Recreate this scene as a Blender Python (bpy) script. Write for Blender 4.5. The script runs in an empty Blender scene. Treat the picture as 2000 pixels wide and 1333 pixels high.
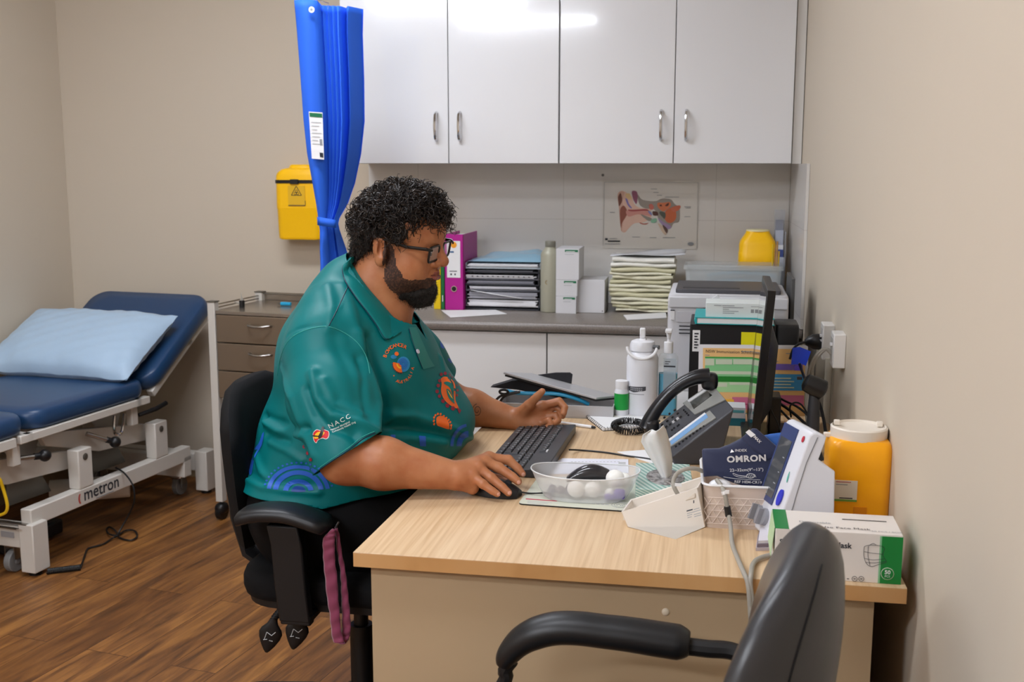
import bpy, bmesh, math, random
import numpy as np
from math import sin, cos, pi, radians as R
from mathutils import Vector, Matrix, Euler
from mathutils.bvhtree import BVHTree

SC = bpy.context.scene
COL = SC.collection
rnd = random.Random(7)

# ------------------------------------------------------------------ camera
F = 2150.0                       # focal length in pixels of the 2000 px frame
PITCH = math.atan((666.5 - 320) / F)
YAW = math.atan(400 / F * math.cos(PITCH))
CH = 1.42
cam_d = bpy.data.cameras.new('camera')
cam = bpy.data.objects.new('camera', cam_d); COL.objects.link(cam)
cam.location = (0, 0, CH)
cam.rotation_euler = (pi / 2 - PITCH, 0, YAW)
cam_d.sensor_width = 36; cam_d.lens = 36 * F / 2000
cam_d.clip_start = 0.05
cam_d.dof.use_dof = True; cam_d.dof.focus_distance = 2.45; cam_d.dof.aperture_fstop = 7.0
SC.camera = cam

# ------------------------------------------------------------------ world, view
w = bpy.data.worlds.new('world'); SC.world = w; w.use_nodes = True
w.node_tree.nodes['Background'].inputs[0].default_value = (0.9, 0.93, 1, 1)
w.node_tree.nodes['Background'].inputs[1].default_value = 0.05
SC.view_settings.view_transform = 'Standard'; SC.view_settings.look = 'None'
SC.view_settings.gamma = 1; SC.view_settings.use_curve_mapping = False
SC.view_settings.exposure = -0.05
LAMP_STRENGTH = 31.0
# ceiling panels (x, y, length along x, strength factor)
LAMPS = [(-1.05, 1.35, 1.2, .80, 'over the desk'), (-2.08, -0.4, 1.2, 1.75, 'nearest the examination couch side'),
         (-1.66, -1.6, 1.2, 2.2, 'nearest the rear wall'), (-1.5, 3.0, 1.2, 1.1, 'nearest the wall cupboards')]

# ------------------------------------------------------------------ pixel helpers (points of the place seen at a pixel)
def ray(px, py):
    a = (px - 1000) / F; b = -(py - 666.5) / F
    fw = cos(PITCH) + b * sin(PITCH); up = -sin(PITCH) + b * cos(PITCH)
    return Vector((a * cos(YAW) - fw * sin(YAW), fw * cos(YAW) + a * sin(YAW), up))
CAM = Vector((0, 0, CH))
def pz(px, py, z): r = ray(px, py); return CAM + r * ((z - CH) / r.z)
def pY(px, py, y): r = ray(px, py); return CAM + r * (y / r.y)
def pX(px, py, x): r = ray(px, py); return CAM + r * (x / r.x)
def pP(px, py, o, n):            # on the plane through o with normal n
    r = ray(px, py); o = Vector(o); n = Vector(n)
    return CAM + r * ((o - CAM).dot(n) / r.dot(n))

# ------------------------------------------------------------------ materials
def lin(c):
    if isinstance(c, str):
        c = c.lstrip('#'); c = [int(c[i:i + 2], 16) / 255 for i in (0, 2, 4)]
    return tuple((x / 12.92 if x <= 0.04045 else ((x + 0.055) / 1.055) ** 2.4) for x in c) + (1,)
_m = {}
def M(name, col='#808080', rough=0.5, metal=0.0, noise=None, bump=None, coat=0, trans=0, alpha=1, spec=0.5, ior=1.45, emit=0, sss=0, sheen=0, wave=None, coatr=0.05):
    if name in _m: return _m[name]
    m = bpy.data.materials.new(name); _m[name] = m; m.use_nodes = True
    nt = m.node_tree; b = nt.nodes['Principled BSDF']; I = b.inputs
    c = lin(col); I['Base Color'].default_value = c; I['Roughness'].default_value = rough
    I['Metallic'].default_value = metal; I['Specular IOR Level'].default_value = spec; I['IOR'].default_value = ior
    I['Coat Weight'].default_value = coat; I['Coat Roughness'].default_value = coatr
    I['Transmission Weight'].default_value = trans; I['Alpha'].default_value = alpha
    if sheen: I['Sheen Weight'].default_value = sheen
    if sss:
        I['Subsurface Weight'].default_value = sss; I['Subsurface Radius'].default_value = (1.0, .35, .2); I['Subsurface Scale'].default_value = .008
    if emit: I['Emission Color'].default_value = c; I['Emission Strength'].default_value = emit
    tc = None
    if noise or bump: tc = nt.nodes.new('ShaderNodeTexCoord')
    if noise:                    # (scale, colour2, lo, hi, stretch)
        sc_, c2, lo, hi = noise[:4]; st = noise[4] if len(noise) > 4 else (1, 1, 1)
        mp = nt.nodes.new('ShaderNodeMapping'); mp.inputs['Scale'].default_value = st
        n = nt.nodes.new('ShaderNodeTexNoise'); n.inputs['Scale'].default_value = sc_; n.inputs['Detail'].default_value = 5
        r = nt.nodes.new('ShaderNodeValToRGB'); r.color_ramp.elements[0].position = lo; r.color_ramp.elements[1].position = hi
        r.color_ramp.elements[0].color = c; r.color_ramp.elements[1].color = lin(c2)
        nt.links.new(tc.outputs['Object'], mp.inputs[0]); nt.links.new(mp.outputs[0], n.inputs['Vector'])
        nt.links.new(n.outputs['Fac'], r.inputs[0]); nt.links.new(r.outputs[0], I['Base Color'])
    if bump:                     # (scale, strength, distance)
        n = nt.nodes.new('ShaderNodeTexNoise'); n.inputs['Scale'].default_value = bump[0]; n.inputs['Detail'].default_value = 4
        bp = nt.nodes.new('ShaderNodeBump'); bp.inputs['Strength'].default_value = bump[1]; bp.inputs['Distance'].default_value = bump[2] if len(bump) > 2 else 0.002
        nt.links.new(tc.outputs['Object'], n.inputs['Vector']); nt.links.new(n.outputs['Fac'], bp.inputs['Height']); nt.links.new(bp.outputs[0], I['Normal'])
    return m

# ------------------------------------------------------------------ mesh builder
def fr(z):                       # frame with given z axis
    z = Vector(z).normalized(); a = Vector((0, 0, 1)) if abs(z.z) < .95 else Vector((1, 0, 0))
    x = a.cross(z).normalized(); return x, z.cross(x), z
def TR(loc=(0, 0, 0), rx=0, ry=0, rz=0, s=1):
    return Matrix.Translation(loc) @ Euler((R(rx), R(ry), R(rz))).to_matrix().to_4x4() @ Matrix.Scale(s, 4)
ROOTM = {}
class MB:
    def __init__(s, m=None): s.v = []; s.f = []; s.mi = []; s.mats = []; s.T = Matrix.Identity(4); s.m = m
    def _mat(s, m):
        m = m or s.m
        if m is None: m = M('plain')
        if m not in s.mats: s.mats.append(m)
        return s.mats.index(m)
    def add(s, vs, fs, m=None):
        k = len(s.v); i = s._mat(m)
        for v in vs: s.v.append(tuple(s.T @ Vector(v)))
        for f in fs: s.f.append([k + j for j in f]); s.mi.append(i)
        return s
    def box(s, c, d, m=None, rz=0, T=None):
        x, y, z = d[0] / 2, d[1] / 2, d[2] / 2
        vs = [Vector((a * x, b * y, g * z)) for a in (-1, 1) for b in (-1, 1) for g in (-1, 1)]
        A = T or TR(c, 0, 0, rz)
        return s.add([A @ v for v in vs], [(0, 1, 3, 2), (4, 6, 7, 5), (0, 4, 5, 1), (2, 3, 7, 6), (0, 2, 6, 4), (1, 5, 7, 3)], m)
    def b2(s, a, b, m=None):      # box from corner to corner
        return s.box([(a[i] + b[i]) / 2 for i in range(3)], [abs(b[i] - a[i]) for i in range(3)], m)
    def loft(s, rings, m=None, caps=True, closed=True):
        n = len(rings[0]); vs = [p for r in rings for p in r]; fs = []
        for i in range(len(rings) - 1):
            for j in range(n if closed else n - 1):
                a = i * n + j; b = i * n + (j + 1) % n; fs.append((a, b, b + n, a + n))
        if caps and closed:
            fs.append(tuple(range(n - 1, -1, -1))); fs.append(tuple((len(rings) - 1) * n + j for j in range(n)))
        return s.add(vs, fs, m)
    def cyl(s, p0, p1, r0, r1=None, n=16, m=None, caps=True):
        r1 = r0 if r1 is None else r1; p0 = Vector(p0); p1 = Vector(p1); x, y, z = fr(p1 - p0)
        return s.loft([[p + x * (r * cos(2 * pi * i / n)) + y * (r * sin(2 * pi * i / n)) for i in range(n)] for p, r in ((p0, r0), (p1, r1))], m, caps)
    def tube(s, pts, r, n=8, m=None, closed=False, flat=1.0, up=None):
        P = [Vector(p) for p in pts]; N = len(P); rr = r if hasattr(r, '__len__') else [r] * N; rings = []; x = None
        for i in range(N):
            t = (P[(i + 1) % N] - P[i - 1]) if closed else (P[min(i + 1, N - 1)] - P[max(i - 1, 0)])
            if t.length < 1e-9: t = Vector((0, 0, 1))
            t.normalize()
            if x is None: x = Vector(up).normalized() if up else fr(t)[0]
            x = (x - t * x.dot(t)).normalized() if not up else (Vector(up) - t * Vector(up).dot(t)).normalized()
            y = t.cross(x)
            rings.append([P[i] + x * (rr[i] * flat * cos(2 * pi * j / n)) + y * (rr[i] * sin(2 * pi * j / n)) for j in range(n)])
        if closed: rings.append(rings[0])
        return s.loft(rings, m, not closed)
    def lathe(s, prof, n=32, m=None, c=(0, 0, 0), sx=1, sy=1, caps=True):
        c = Vector(c); return s.loft([[c + Vector((r * sx * cos(2 * pi * j / n), r * sy * sin(2 * pi * j / n), z)) for j in range(n)] for r, z in prof], m, caps)
    def prism(s, poly, z0, z1, m=None, T=None):     # poly in local xy, extruded z0..z1
        T = T or Matrix.Identity(4)
        return s.loft([[T @ Vector((x, y, z)) for x, y in poly] for z in (z0, z1)], m)
    def sheet(s, G, m=None, closed=False):          # G[i][j] points
        n = len(G[0]); fs = []
        for i in range(len(G) - 1):
            for j in range(n - 1): a = i * n + j; fs.append((a, a + 1, a + n + 1, a + n))
        return s.add([p for r in G for p in r], fs, m)
    def sell(s, c, d, e1=.5, e2=.5, nu=24, nv=16, m=None, T=None):   # superellipsoid with half sizes d
        def sp(x, e): return math.copysign(abs(x) ** e, x)
        T = T or Matrix.Translation(c); rings = []
        for i in range(nv + 1):
            u = -pi / 2 + pi * i / nv; u = max(-pi / 2 + .02, min(pi / 2 - .02, u))
            rings.append([T @ Vector((d[0] * sp(cos(u), e1) * sp(cos(2 * pi * j / nu), e2), d[1] * sp(cos(u), e1) * sp(sin(2 * pi * j / nu), e2), d[2] * sp(sin(u), e1))) for j in range(nu)])
        return s.loft(rings, m)
    def poly(s, pts, m=None): return s.add(pts, [tuple(range(len(pts)))], m)
    def text(s, t, T, size, m=None, ext=0, align='CENTER', bold=0, spacing=1):
        cu = bpy.data.curves.new('txt', 'FONT'); cu.body = t; cu.size = size; cu.align_x = align; cu.align_y = 'CENTER'
        cu.extrude = ext; cu.offset = bold; cu.resolution_u = 3; cu.space_character = spacing
        o = bpy.data.objects.new('txt', cu); COL.objects.link(o)
        me = bpy.data.meshes.new_from_object(o.evaluated_get(bpy.context.evaluated_depsgraph_get()))
        bpy.data.objects.remove(o); bpy.data.curves.remove(cu)
        s.add([T @ v.co for v in me.vertices], [tuple(p.vertices) for p in me.polygons], m)
        bpy.data.meshes.remove(me); return s
    def build(s, name, parent=None, smooth=True, bevel=0, world=False, solid=0, sub=0, ang=35, seg=2, label=None, loc=None):
        me = bpy.data.meshes.new(name); V = s.v
        if world and parent is not None:
            Ti = ROOTM[parent.name].inverted(); V = [tuple(Ti @ Vector(v)) for v in V]
        if loc is not None: V = [(v[0] - loc[0], v[1] - loc[1], v[2] - loc[2]) for v in V]
        me.from_pydata(V, [], s.f)
        for m in s.mats: me.materials.append(m)
        me.polygons.foreach_set('material_index', s.mi)
        bm = bmesh.new(); bm.from_mesh(me); bmesh.ops.recalc_face_normals(bm, faces=bm.faces); bm.to_mesh(me); bm.free()
        if smooth:
            me.polygons.foreach_set('use_smooth', [True] * len(me.polygons)); me.set_sharp_from_angle(angle=R(ang))
        o = bpy.data.objects.new(name, me); COL.objects.link(o)
        if parent: o.parent = parent; ROOTM[o.name] = ROOTM.get(parent.name, Matrix.Identity(4))
        if loc is not None: o.location = loc; ROOTM[o.name] = Matrix.Translation(loc)
        if solid: q = o.modifiers.new('solid', 'SOLIDIFY'); q.thickness = solid; q.offset = 0
        if bevel: q = o.modifiers.new('bevel', 'BEVEL'); q.width = bevel; q.segments = seg; q.limit_method = 'ANGLE'; q.angle_limit = R(30); q.harden_normals = False
        if sub: q = o.modifiers.new('sub', 'SUBSURF'); q.levels = sub; q.render_levels = sub
        if label: o['label'] = label
        return o
def tag(o, label, cat, group=None, kind=None):
    o['label'] = label; o['category'] = cat
    if group: o['group'] = group
    if kind: o['kind'] = kind
    return o
def thing(name, label, cat, loc=(0, 0, 0), rz=0, group=None):
    o = bpy.data.objects.new(name, None); COL.objects.link(o); o.location = loc; o.rotation_euler = (0, 0, R(rz)); o.empty_display_size = .05
    ROOTM[o.name] = TR(loc, 0, 0, rz); return tag(o, label, cat, group)
def struct(name, mb, **k):
    o = mb.build(name, **k); o['kind'] = 'structure'; return o
def cp(o, parent=None):
    c = o.copy(); COL.objects.link(c); c.parent = parent
    ROOTM[c.name] = ROOTM.get(o.name, Matrix.Identity(4))
    for ch in [x for x in COL.objects if x.parent == o]: cp(ch, c)
    return c
def rrect(w, h, r, n=5):         # rounded rectangle outline, centred
    out = []
    for cx, cy, a0 in ((w / 2 - r, h / 2 - r, 0), (-w / 2 + r, h / 2 - r, 90), (-w / 2 + r, -h / 2 + r, 180), (w / 2 - r, -h / 2 + r, 270)):
        for i in range(n + 1): a = R(a0 + 90 * i / n); out.append((cx + r * cos(a), cy + r * sin(a)))
    return out
def spline(P, k=6):              # catmull-rom through points
    P = [Vector(p) for p in P]; out = []
    for i in range(len(P) - 1):
        a, b, c, d = P[max(i - 1, 0)], P[i], P[i + 1], P[min(i + 2, len(P) - 1)]
        for j in range(k):
            t = j / k; out.append(.5 * ((2 * b) + (c - a) * t + (2 * a - 5 * b + 4 * c - d) * t * t + (3 * b - a - 3 * c + d) * t ** 3))
    out.append(P[-1]); return out
def bezring(c, r, n=24): return [(c[0] + r * cos(2 * pi * i / n), c[1] + r * sin(2 * pi * i / n)) for i in range(n)]

# ------------------------------------------------------------------ common materials
WHITE = M('white_plastic', '#e4e4e6', .35)
BLACK = M('black_plastic', '#121214', .38)
DARK = M('dark_plastic', '#26272b', .45, bump=(300, .2, .0005))
CHROME = M('chrome', '#d8d8da', .15, 1.0)
STEEL = M('stainless', '#a9a6a2', .28, 1.0)
PAPER = M('paper', '#e9e9ea', .7)
YEL = M('sharps_yellow', '#ffc400', .38, sss=0)
INK = M('dark_ink', '#2a2c33', .7)
GREYINK = M('grey_ink', '#8d9093', .8)
LIGHTINK = M('light_ink', '#b9bbbd', .8)
GREEN = M('label_green', '#0e6a44', .6)
# ================================================================== ROOM
BW = 4.42                          # rear wall with the cupboards
def wxr(y): return .292 + (BW - y) * .0215   # right wall drifts slightly outwards towards the camera
WALL = M('wall_paint', '#cbbfad', .75, bump=(90, .08, .001))
CEIL = M('ceiling_paint', '#dcdad4', .85)
def plank_mat():
    m = bpy.data.materials.new('vinyl_planks'); m.use_nodes = True; nt = m.node_tree; b = nt.nodes['Principled BSDF']; L = nt.links.new
    tc = nt.nodes.new('ShaderNodeTexCoord'); mp = nt.nodes.new('ShaderNodeMapping'); mp.inputs['Rotation'].default_value = (0, 0, R(90 + 10))
    L(tc.outputs['Object'], mp.inputs[0])
    br = nt.nodes.new('ShaderNodeTexBrick'); L(mp.outputs[0], br.inputs['Vector'])
    for k, v in (('Scale', 1), ('Mortar Size', .0012), ('Brick Width', 1.22), ('Row Height', .15), ('Bias', 0)): br.inputs[k].default_value = v
    br.inputs['Color1'].default_value = (0, 0, 0, 1); br.inputs['Color2'].default_value = (1, 1, 1, 1); br.inputs['Mortar'].default_value = (.5, .5, .5, 1)
    br.offset = .37
    # grain: stretched noise, shifted per board
    ad = nt.nodes.new('ShaderNodeVectorMath'); ad.operation = 'MULTIPLY_ADD'; L(br.outputs['Color'], ad.inputs[0]); ad.inputs[1].default_value = (7, 3, 5); L(mp.outputs[0], ad.inputs[2])
    m2 = nt.nodes.new('ShaderNodeMapping'); m2.inputs['Scale'].default_value = (1.6, 16, 8); L(ad.outputs[0], m2.inputs[0])
    n1 = nt.nodes.new('ShaderNodeTexNoise'); n1.inputs['Scale'].default_value = 1.6; n1.inputs['Detail'].default_value = 7; n1.inputs['Roughness'].default_value = .62; n1.inputs['Distortion'].default_value = .7; L(m2.outputs[0], n1.inputs['Vector'])
    r1 = nt.nodes.new('ShaderNodeValToRGB'); L(n1.outputs['Fac'], r1.inputs[0])
    e = r1.color_ramp.elements; e[0].position = .28; e[0].color = lin('#462c17'); e[1].position = .72; e[1].color = lin('#b07a3f')
    x = r1.color_ramp.elements.new(.48); x.color = lin('#80532b')
    n2 = nt.nodes.new('ShaderNodeTexNoise'); n2.inputs['Scale'].default_value = .9; n2.inputs['Detail'].default_value = 2; L(ad.outputs[0], n2.inputs['Vector'])
    mx = nt.nodes.new('ShaderNodeMix'); mx.data_type = 'RGBA'; mx.blend_type = 'MULTIPLY'; mx.inputs[0].default_value = .55
    r2 = nt.nodes.new('ShaderNodeValToRGB'); L(br.outputs['Color'], r2.inputs[0]); r2.color_ramp.elements[0].color = lin('#b3a494'); r2.color_ramp.elements[1].color = (1, 1, 1, 1)
    L(r1.outputs[0], mx.inputs[6]); L(r2.outputs[0], mx.inputs[7])
    mx2 = nt.nodes.new('ShaderNodeMix'); mx2.data_type = 'RGBA'; mx2.blend_type = 'MULTIPLY'; L(br.outputs['Fac'], mx2.inputs[0]); L(mx.outputs[2], mx2.inputs[6]); mx2.inputs[7].default_value = (.25, .2, .16, 1)
    L(mx2.outputs[2], b.inputs['Base Color']); b.inputs['Roughness'].default_value = .42
    bp = nt.nodes.new('ShaderNodeBump'); bp.inputs['Strength'].default_value = .25; bp.inputs['Distance'].default_value = .001; L(n1.outputs['Fac'], bp.inputs['Height']); L(bp.outputs[0], b.inputs['Normal'])
    return m
LX = -2.875; FY = -3.0; HC = 2.7
struct('floor', MB(plank_mat()).b2((LX - 1, FY - .1, -.1), (.6, 4.66, 0)))
struct('ceiling', MB(CEIL).b2((LX - 1, FY - .1, HC), (.6, 4.66, HC + .1)))
BL = 4.56                          # the rear wall steps back beside the cupboards
struct('wall_back', MB(WALL).b2((-1.425, BW, 0), (.6, BL + .1, HC)).b2((LX - .1, BL, 0), (-1.425, BL + .1, HC)))
def wxl(y): return LX - (4.56 - y) * .10
struct('wall_left', MB(WALL).loft([[(wxl(BL), BL, z), (wxl(BL) - .2, BL, z), (wxl(FY) - .2, FY, z), (wxl(FY), FY, z)] for z in (0, HC)]), smooth=False)
struct('wall_front', MB(WALL).b2((LX - .9, FY - .1, 0), (.6, FY, HC)))
struct('wall_right', MB(WALL).loft([[(wxr(BW), BW, z), (wxr(BW) + .2, BW, z), (wxr(FY) + .2, FY, z), (wxr(FY), FY, z)] for z in (0, HC)]), smooth=False)
SK = M('skirting', '#a08c70', .5)
struct('baseboard_back', MB(SK).b2((LX, BL - .012, 0), (-1.426, BL, .09)))
struct('baseboard_left', MB(SK).loft([[(wxl(BL), BL - .012, z), (wxl(BL) + .012, BL - .012, z), (wxl(FY) + .012, FY, z), (wxl(FY), FY, z)] for z in (0, .09)]), smooth=False)
# glazed splashback tiles, back and returning on the right wall
def tile_mat(name='splash_tiles'):
    m = bpy.data.materials.new(name); m.use_nodes = True; nt = m.node_tree; b = nt.nodes['Principled BSDF']; L = nt.links.new
    tc = nt.nodes.new('ShaderNodeTexCoord'); mp = nt.nodes.new('ShaderNodeMapping'); mp.inputs['Rotation'].default_value = (R(90), 0, 0); L(tc.outputs['Object'], mp.inputs[0])
    br = nt.nodes.new('ShaderNodeTexBrick'); L(mp.outputs[0], br.inputs['Vector']); br.offset = 0
    for k, v in (('Scale', 1), ('Mortar Size', .001), ('Brick Width', .6), ('Row Height', .3)): br.inputs[k].default_value = v
    br.inputs['Color1'].default_value = br.inputs['Color2'].default_value = lin('#d9d6d2'); br.inputs['Mortar'].default_value = lin('#c3bfba')
    L(br.outputs['Color'], b.inputs['Base Color']); b.inputs['Roughness'].default_value = .22; return m
TL = tile_mat()
struct('trim_1', MB(TL).b2((-1.41, BW - .012, .865), (.28, BW, 1.42)))
x_ = wxr(3.81)
struct('trim_2', MB(TL).loft([[(wxr(BW) - .001, BW - .012, z), (wxr(BW) - .011, BW - .012, z), (x_ - .011, 3.81, z), (x_ - .001, 3.81, z)] for z in (.865, 1.42)]), smooth=False)
# vertical cable duct on the right wall
g_ = wxr(3.2)
struct('trim_3', MB(M('duct', '#c9c4b8', .5)).b2((g_ - .028, 3.16, .1), (g_ + .004, 3.24, .93)), bevel=.003)

# ------------------------------------------------------------------ ceiling lights
LM = M('lamp_diffuser', '#fff4e4', .5, emit=LAMP_STRENGTH)
for i, (x, y, l, k, wd) in enumerate(LAMPS):
    t = thing('ceiling_light', 'long white ceiling light ' + wd, 'ceiling light', (x, y, HC - .06), 0, 'ceiling lights')
    m = M('lamp_diffuser%d' % i, '#eff4fd', .5, emit=LAMP_STRENGTH * k)
    MB(m).b2((-l / 2 + .01, -.14, 0), (l / 2 - .01, .14, .012)).build('diffuser', t)
    MB(WHITE).b2((-l / 2, -.15, .012), (l / 2, .15, .06)).build('frame', t, bevel=.003)

# ------------------------------------------------------------------ wall cupboards
GLOSS = M('gloss_white', '#dfe0e3', .12, coat=.6, bump=(3.5, .05, .004))
CARC = M('carcass_white', '#d4d2cf', .4)
def bow_handle(parent, x, y, z0, z1, m=CHROME):
    pts = [(x, y, z0), (x, y - .012, z0 + .004)] + [(x, y - .014 - .014 * sin(pi * i / 10), z0 + (z1 - z0) * i / 10) for i in range(1, 10)] + [(x, y - .012, z1 - .004), (x, y, z1)]
    return MB(m).tube(pts, .006, 8, up=(1, 0, 0)).build('handle', parent)
YC = 4.09
for nm, x0, x1, lab in (('wall_cupboard', -1.41, -.576, 'white gloss double wall cupboard nearest the blue curtain'), ('wall_cupboard', -.574, .262, 'white gloss double wall cupboard nearest the right wall')):
    t = thing(nm, lab, 'cupboard', (x0, BW - .001, 1.42), 0, 'white wall cupboards'); W_ = x1 - x0
    MB(CARC).b2((0, -(BW - YC - .02), 0), (W_, 0, .75)).build('carcass', t)
    for k in (0, 1):
        a = k * W_ / 2 + .0015; b = (k + 1) * W_ / 2 - .0015
        d = MB(GLOSS).b2((a, -(BW - YC), .001), (b, -(BW - YC) + .018, .748)).build('door', t, bevel=.0015)
        hx = b - .045 if k == 0 else a + .042
        bow_handle(d, hx, -(BW - YC), .085, .19)
MB(CARC).b2((.2635, YC + .012, 1.42), (wxr(YC) - .003, BW - .001, 2.17)).build('filler_panel', loc=(.27, YC, 1.42))
tag(COL.objects['filler_panel'], 'thin white filler strip between the last wall cupboard and the right wall', 'panel')
# ------------------------------------------------------------------ base cupboards and worktop
sx = pY(1068, 720, 3.84).x
for x0, x1, lab, hid in ((-1.40, sx - .0015, 'white base cupboard behind the seated man, under the grey worktop', 0), (sx + .0015, .27, 'white base cupboard under the worktop, behind the white drink bottle', 1)):
    t = thing('base_cupboard', lab, 'cupboard', (x0, BW - .001, 0), 0, 'white base cupboards'); W_ = x1 - x0
    MB(CARC).b2((0, -.56, .1), (W_, 0, .829)).build('carcass', t)
    MB(M('kick', '#8c8a86', .5)).b2((0, -.52, 0), (W_, -.1, .1)).build('plinth', t)
    MB(M('matt_white', '#dddcda', .32)).b2((.001, -.58, .102), (W_ - .001, -.562, .822)).build('door', t, bevel=.001)
WT = M('worktop', '#77706a', .3, noise=(220, '#857d77', .4, .6), coat=.15)
MB(WT).loft([[(x, y, z) for y, z in ((BW - .002, .83), (3.82, .83), (3.812, .834), (3.808, .842), (3.808, .853), (3.812, .861), (3.82, .865), (BW - .002, .865))] for x in (-1.41, wxr(3.81) - .004)]).build('worktop', loc=(-.56, 4.1, .83))
tag(COL.objects['worktop'], 'grey laminate worktop with rounded edge on the white base cupboards', 'worktop')

# ------------------------------------------------------------------ desk
def wood_mat(name, c0, c1, c2, rz, sc=1):
    m = bpy.data.materials.new(name); m.use_nodes = True; nt = m.node_tree; b = nt.nodes['Principled BSDF']; L = nt.links.new
    tc = nt.nodes.new('ShaderNodeTexCoord'); mp = nt.nodes.new('ShaderNodeMapping'); mp.inputs['Scale'].default_value = (130 * sc, 3 * sc, 60 * sc); L(tc.outputs['Object'], mp.inputs[0])
    n = nt.nodes.new('ShaderNodeTexNoise'); n.inputs['Scale'].default_value = 1; n.inputs['Detail'].default_value = 4; n.inputs['Distortion'].default_value = .3; L(mp.outputs[0], n.inputs['Vector'])
    r = nt.nodes.new('ShaderNodeValToRGB'); L(n.outputs['Fac'], r.inputs[0]); e = r.color_ramp.elements
    e[0].position = .3; e[0].color = lin(c0); e[1].position = .7; e[1].color = lin(c2); q = e.new(.5); q.color = lin(c1)
    L(r.outputs[0], b.inputs['Base Color']); b.inputs['Roughness'].default_value = .38; return m
OAK = wood_mat('oak_laminate', '#c4a27a', '#d3b48d', '#dcc09b', -85)
OAKE = wood_mat('oak_edge', '#b58550', '#c4945e', '#c99c68', 0, .06)
PANEL = M('desk_panel', '#b39c7c', .55)
DZ = .73
desk = thing('desk', 'light oak laminate desk with beige panel ends against the right wall', 'desk', (-.15, 2.43, 0))
NL, NR, FR_, FL = (-.623, 1.81), (.328, 1.81), (.315, 3.07), (-.585, 3.07)
m_ = MB(OAK); m_.loft([[(x, y, z) for x, y in (NL, NR, FR_, FL)] for z in (DZ - .001, DZ)], OAK); m_.loft([[(x, y, z) for x, y in (NL, NR, FR_, FL)] for z in (DZ - .027, DZ - .001)], OAKE)
m_.build('desk_top', desk, world=True, smooth=False, bevel=.0012)
t_ = MB(PANEL).b2((-.598, 1.835, 0), (.281, 1.853, DZ - .027)).build('end_panel', desk, world=True)
p_ = pY(1300, 1196, 1.835)
MB(M('screw_cap', '#d8cbb4', .4)).sell(p_, (.007, .004, .007), 1, 1, 16, 8).build('screw_cap', t_, world=True)
MB(PANEL).b2((-.565, 3.03, 0), (.27, 3.048, DZ - .027)).build('end_panel', desk, world=True)
MB(PANEL).b2((.263, 1.853, .25), (.281, 3.03, DZ - .027)).build('modesty_panel', desk, world=True)

# ------------------------------------------------------------------ curtain on its rail
CURT = M('curtain_blue', '#2a66de', .65, spec=.3, bump=(500, .15, .0006))
CY = 3.6
cur = thing('privacy_curtain', 'bright blue pleated disposable privacy curtain tied in the middle', 'curtain', tuple(pY(632, 560, CY)))
G = []
outl = [(8, 575, 688), (60, 580, 687), (150, 587, 690), (235, 593, 691), (300, 600, 684), (360, 611, 672), (400, 618, 664), (428, 622, 656), (438, 623, 655), (450, 625, 656), (490, 625, 657), (520, 626, 662), (560, 624, 672), (620, 622, 682), (700, 620, 690), (860, 616, 700)]
nf = 64
for py, l, r_ in outl:
    row = []
    for j in range(nf + 1):
        u = j / nf; a = pY(l + (r_ - l) * u, py, CY)
        if u < .40: ph = .012 * sin(u / .40 * pi)
        elif u < .72: ph = -.012 - .010 * abs(((u - .40) / .32 * 4) % 1 - .5) * 2
        else: ph = -.010 - .045 * abs(((u - .72) / .28 * 1.0) % 1 - .45) * 2
        tight = 1 - .75 * math.exp(-((py - 438) / 40) ** 2)
        row.append((a.x, a.y - ph * 1.6 * tight + (.05 * (u - .3) if u > .36 else 0) * tight, a.z + (.012 if py == 8 and u < .4 else 0)))
    G.append(row)
GG = []
for i in range(len(G) - 1):
    for s_ in range(4): GG.append([Vector(G[i][j]).lerp(Vector(G[i + 1][j]), s_ / 4) for j in range(nf + 1)])
GG.append([Vector(v) for v in G[-1]])
MB(CURT).sheet(GG).build('curtain_fabric', cur, world=True, solid=.0012, ang=50)
tp = [pY(620 + (656 - 620) * i / 6, 432 + 6 * i / 6, CY - .035 - .012 * sin(pi * i / 6)) for i in range(7)]
MB(CURT).loft([[p + Vector((0, 0, .014)) for p in tp], [p - Vector((0, 0, .014)) for p in tp]], closed=False).build('tieback', cur, world=True, solid=.002)
lb = MB(PAPER)
def on(px, py, d=.02): return pY(px, py, CY - d)
lb.poly([on(603, 218, .032), on(630, 220, .032), on(633, 312, .032), on(609, 310, .032)], PAPER)
lb.poly([on(604, 220, .033), on(629, 222, .033), on(629.5, 230, .033), on(605, 228, .033)], GREEN)
for i in range(7):
    y = 238 + i * 7; lb.poly([on(608 + i * .4, y, .033), on(627 - (i % 3) * 4 + i * .4, y + 1, .033), on(627 - (i % 3) * 4 + i * .4, y + 2.5, .033), on(608 + i * .4, y + 1.5, .033)], LIGHTINK)
lb.poly([on(624, 298, .033), on(631, 299, .033), on(631.5, 308, .033), on(625, 307, .033)], INK)
lb.poly([on(624, 272, .033), on(629, 272, .033), on(630, 284, .033), on(625, 284, .033)], GREYINK)
lb.build('care_label', cur, world=True)
e_ = MB(PAPER); c_ = pY(609, 19, CY - .03); e_.cyl(c_, c_ + Vector((0, -.003, 0)), .010, m=PAPER); e_.cyl(c_, c_ + Vector((0, -.004, 0)), .0045, m=GREYINK); e_.build('eyelet', cur, world=True)
rail = MB(M('rail_alu', '#b9b9ba', .35, .9)); rail.b2((-1.48, 1.2, 2.0), (-1.45, 3.62, 2.03))
for y in (1.5, 3.0): rail.cyl((-1.465, y, 2.03), (-1.465, y, HC), .006)
rail.build('curtain_rail', loc=(-1.465, 2.4, 2.0)); tag(COL.objects['curtain_rail'], 'aluminium curtain rail hung from the ceiling above the blue curtain', 'rail')
h_ = MB(CHROME)
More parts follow.
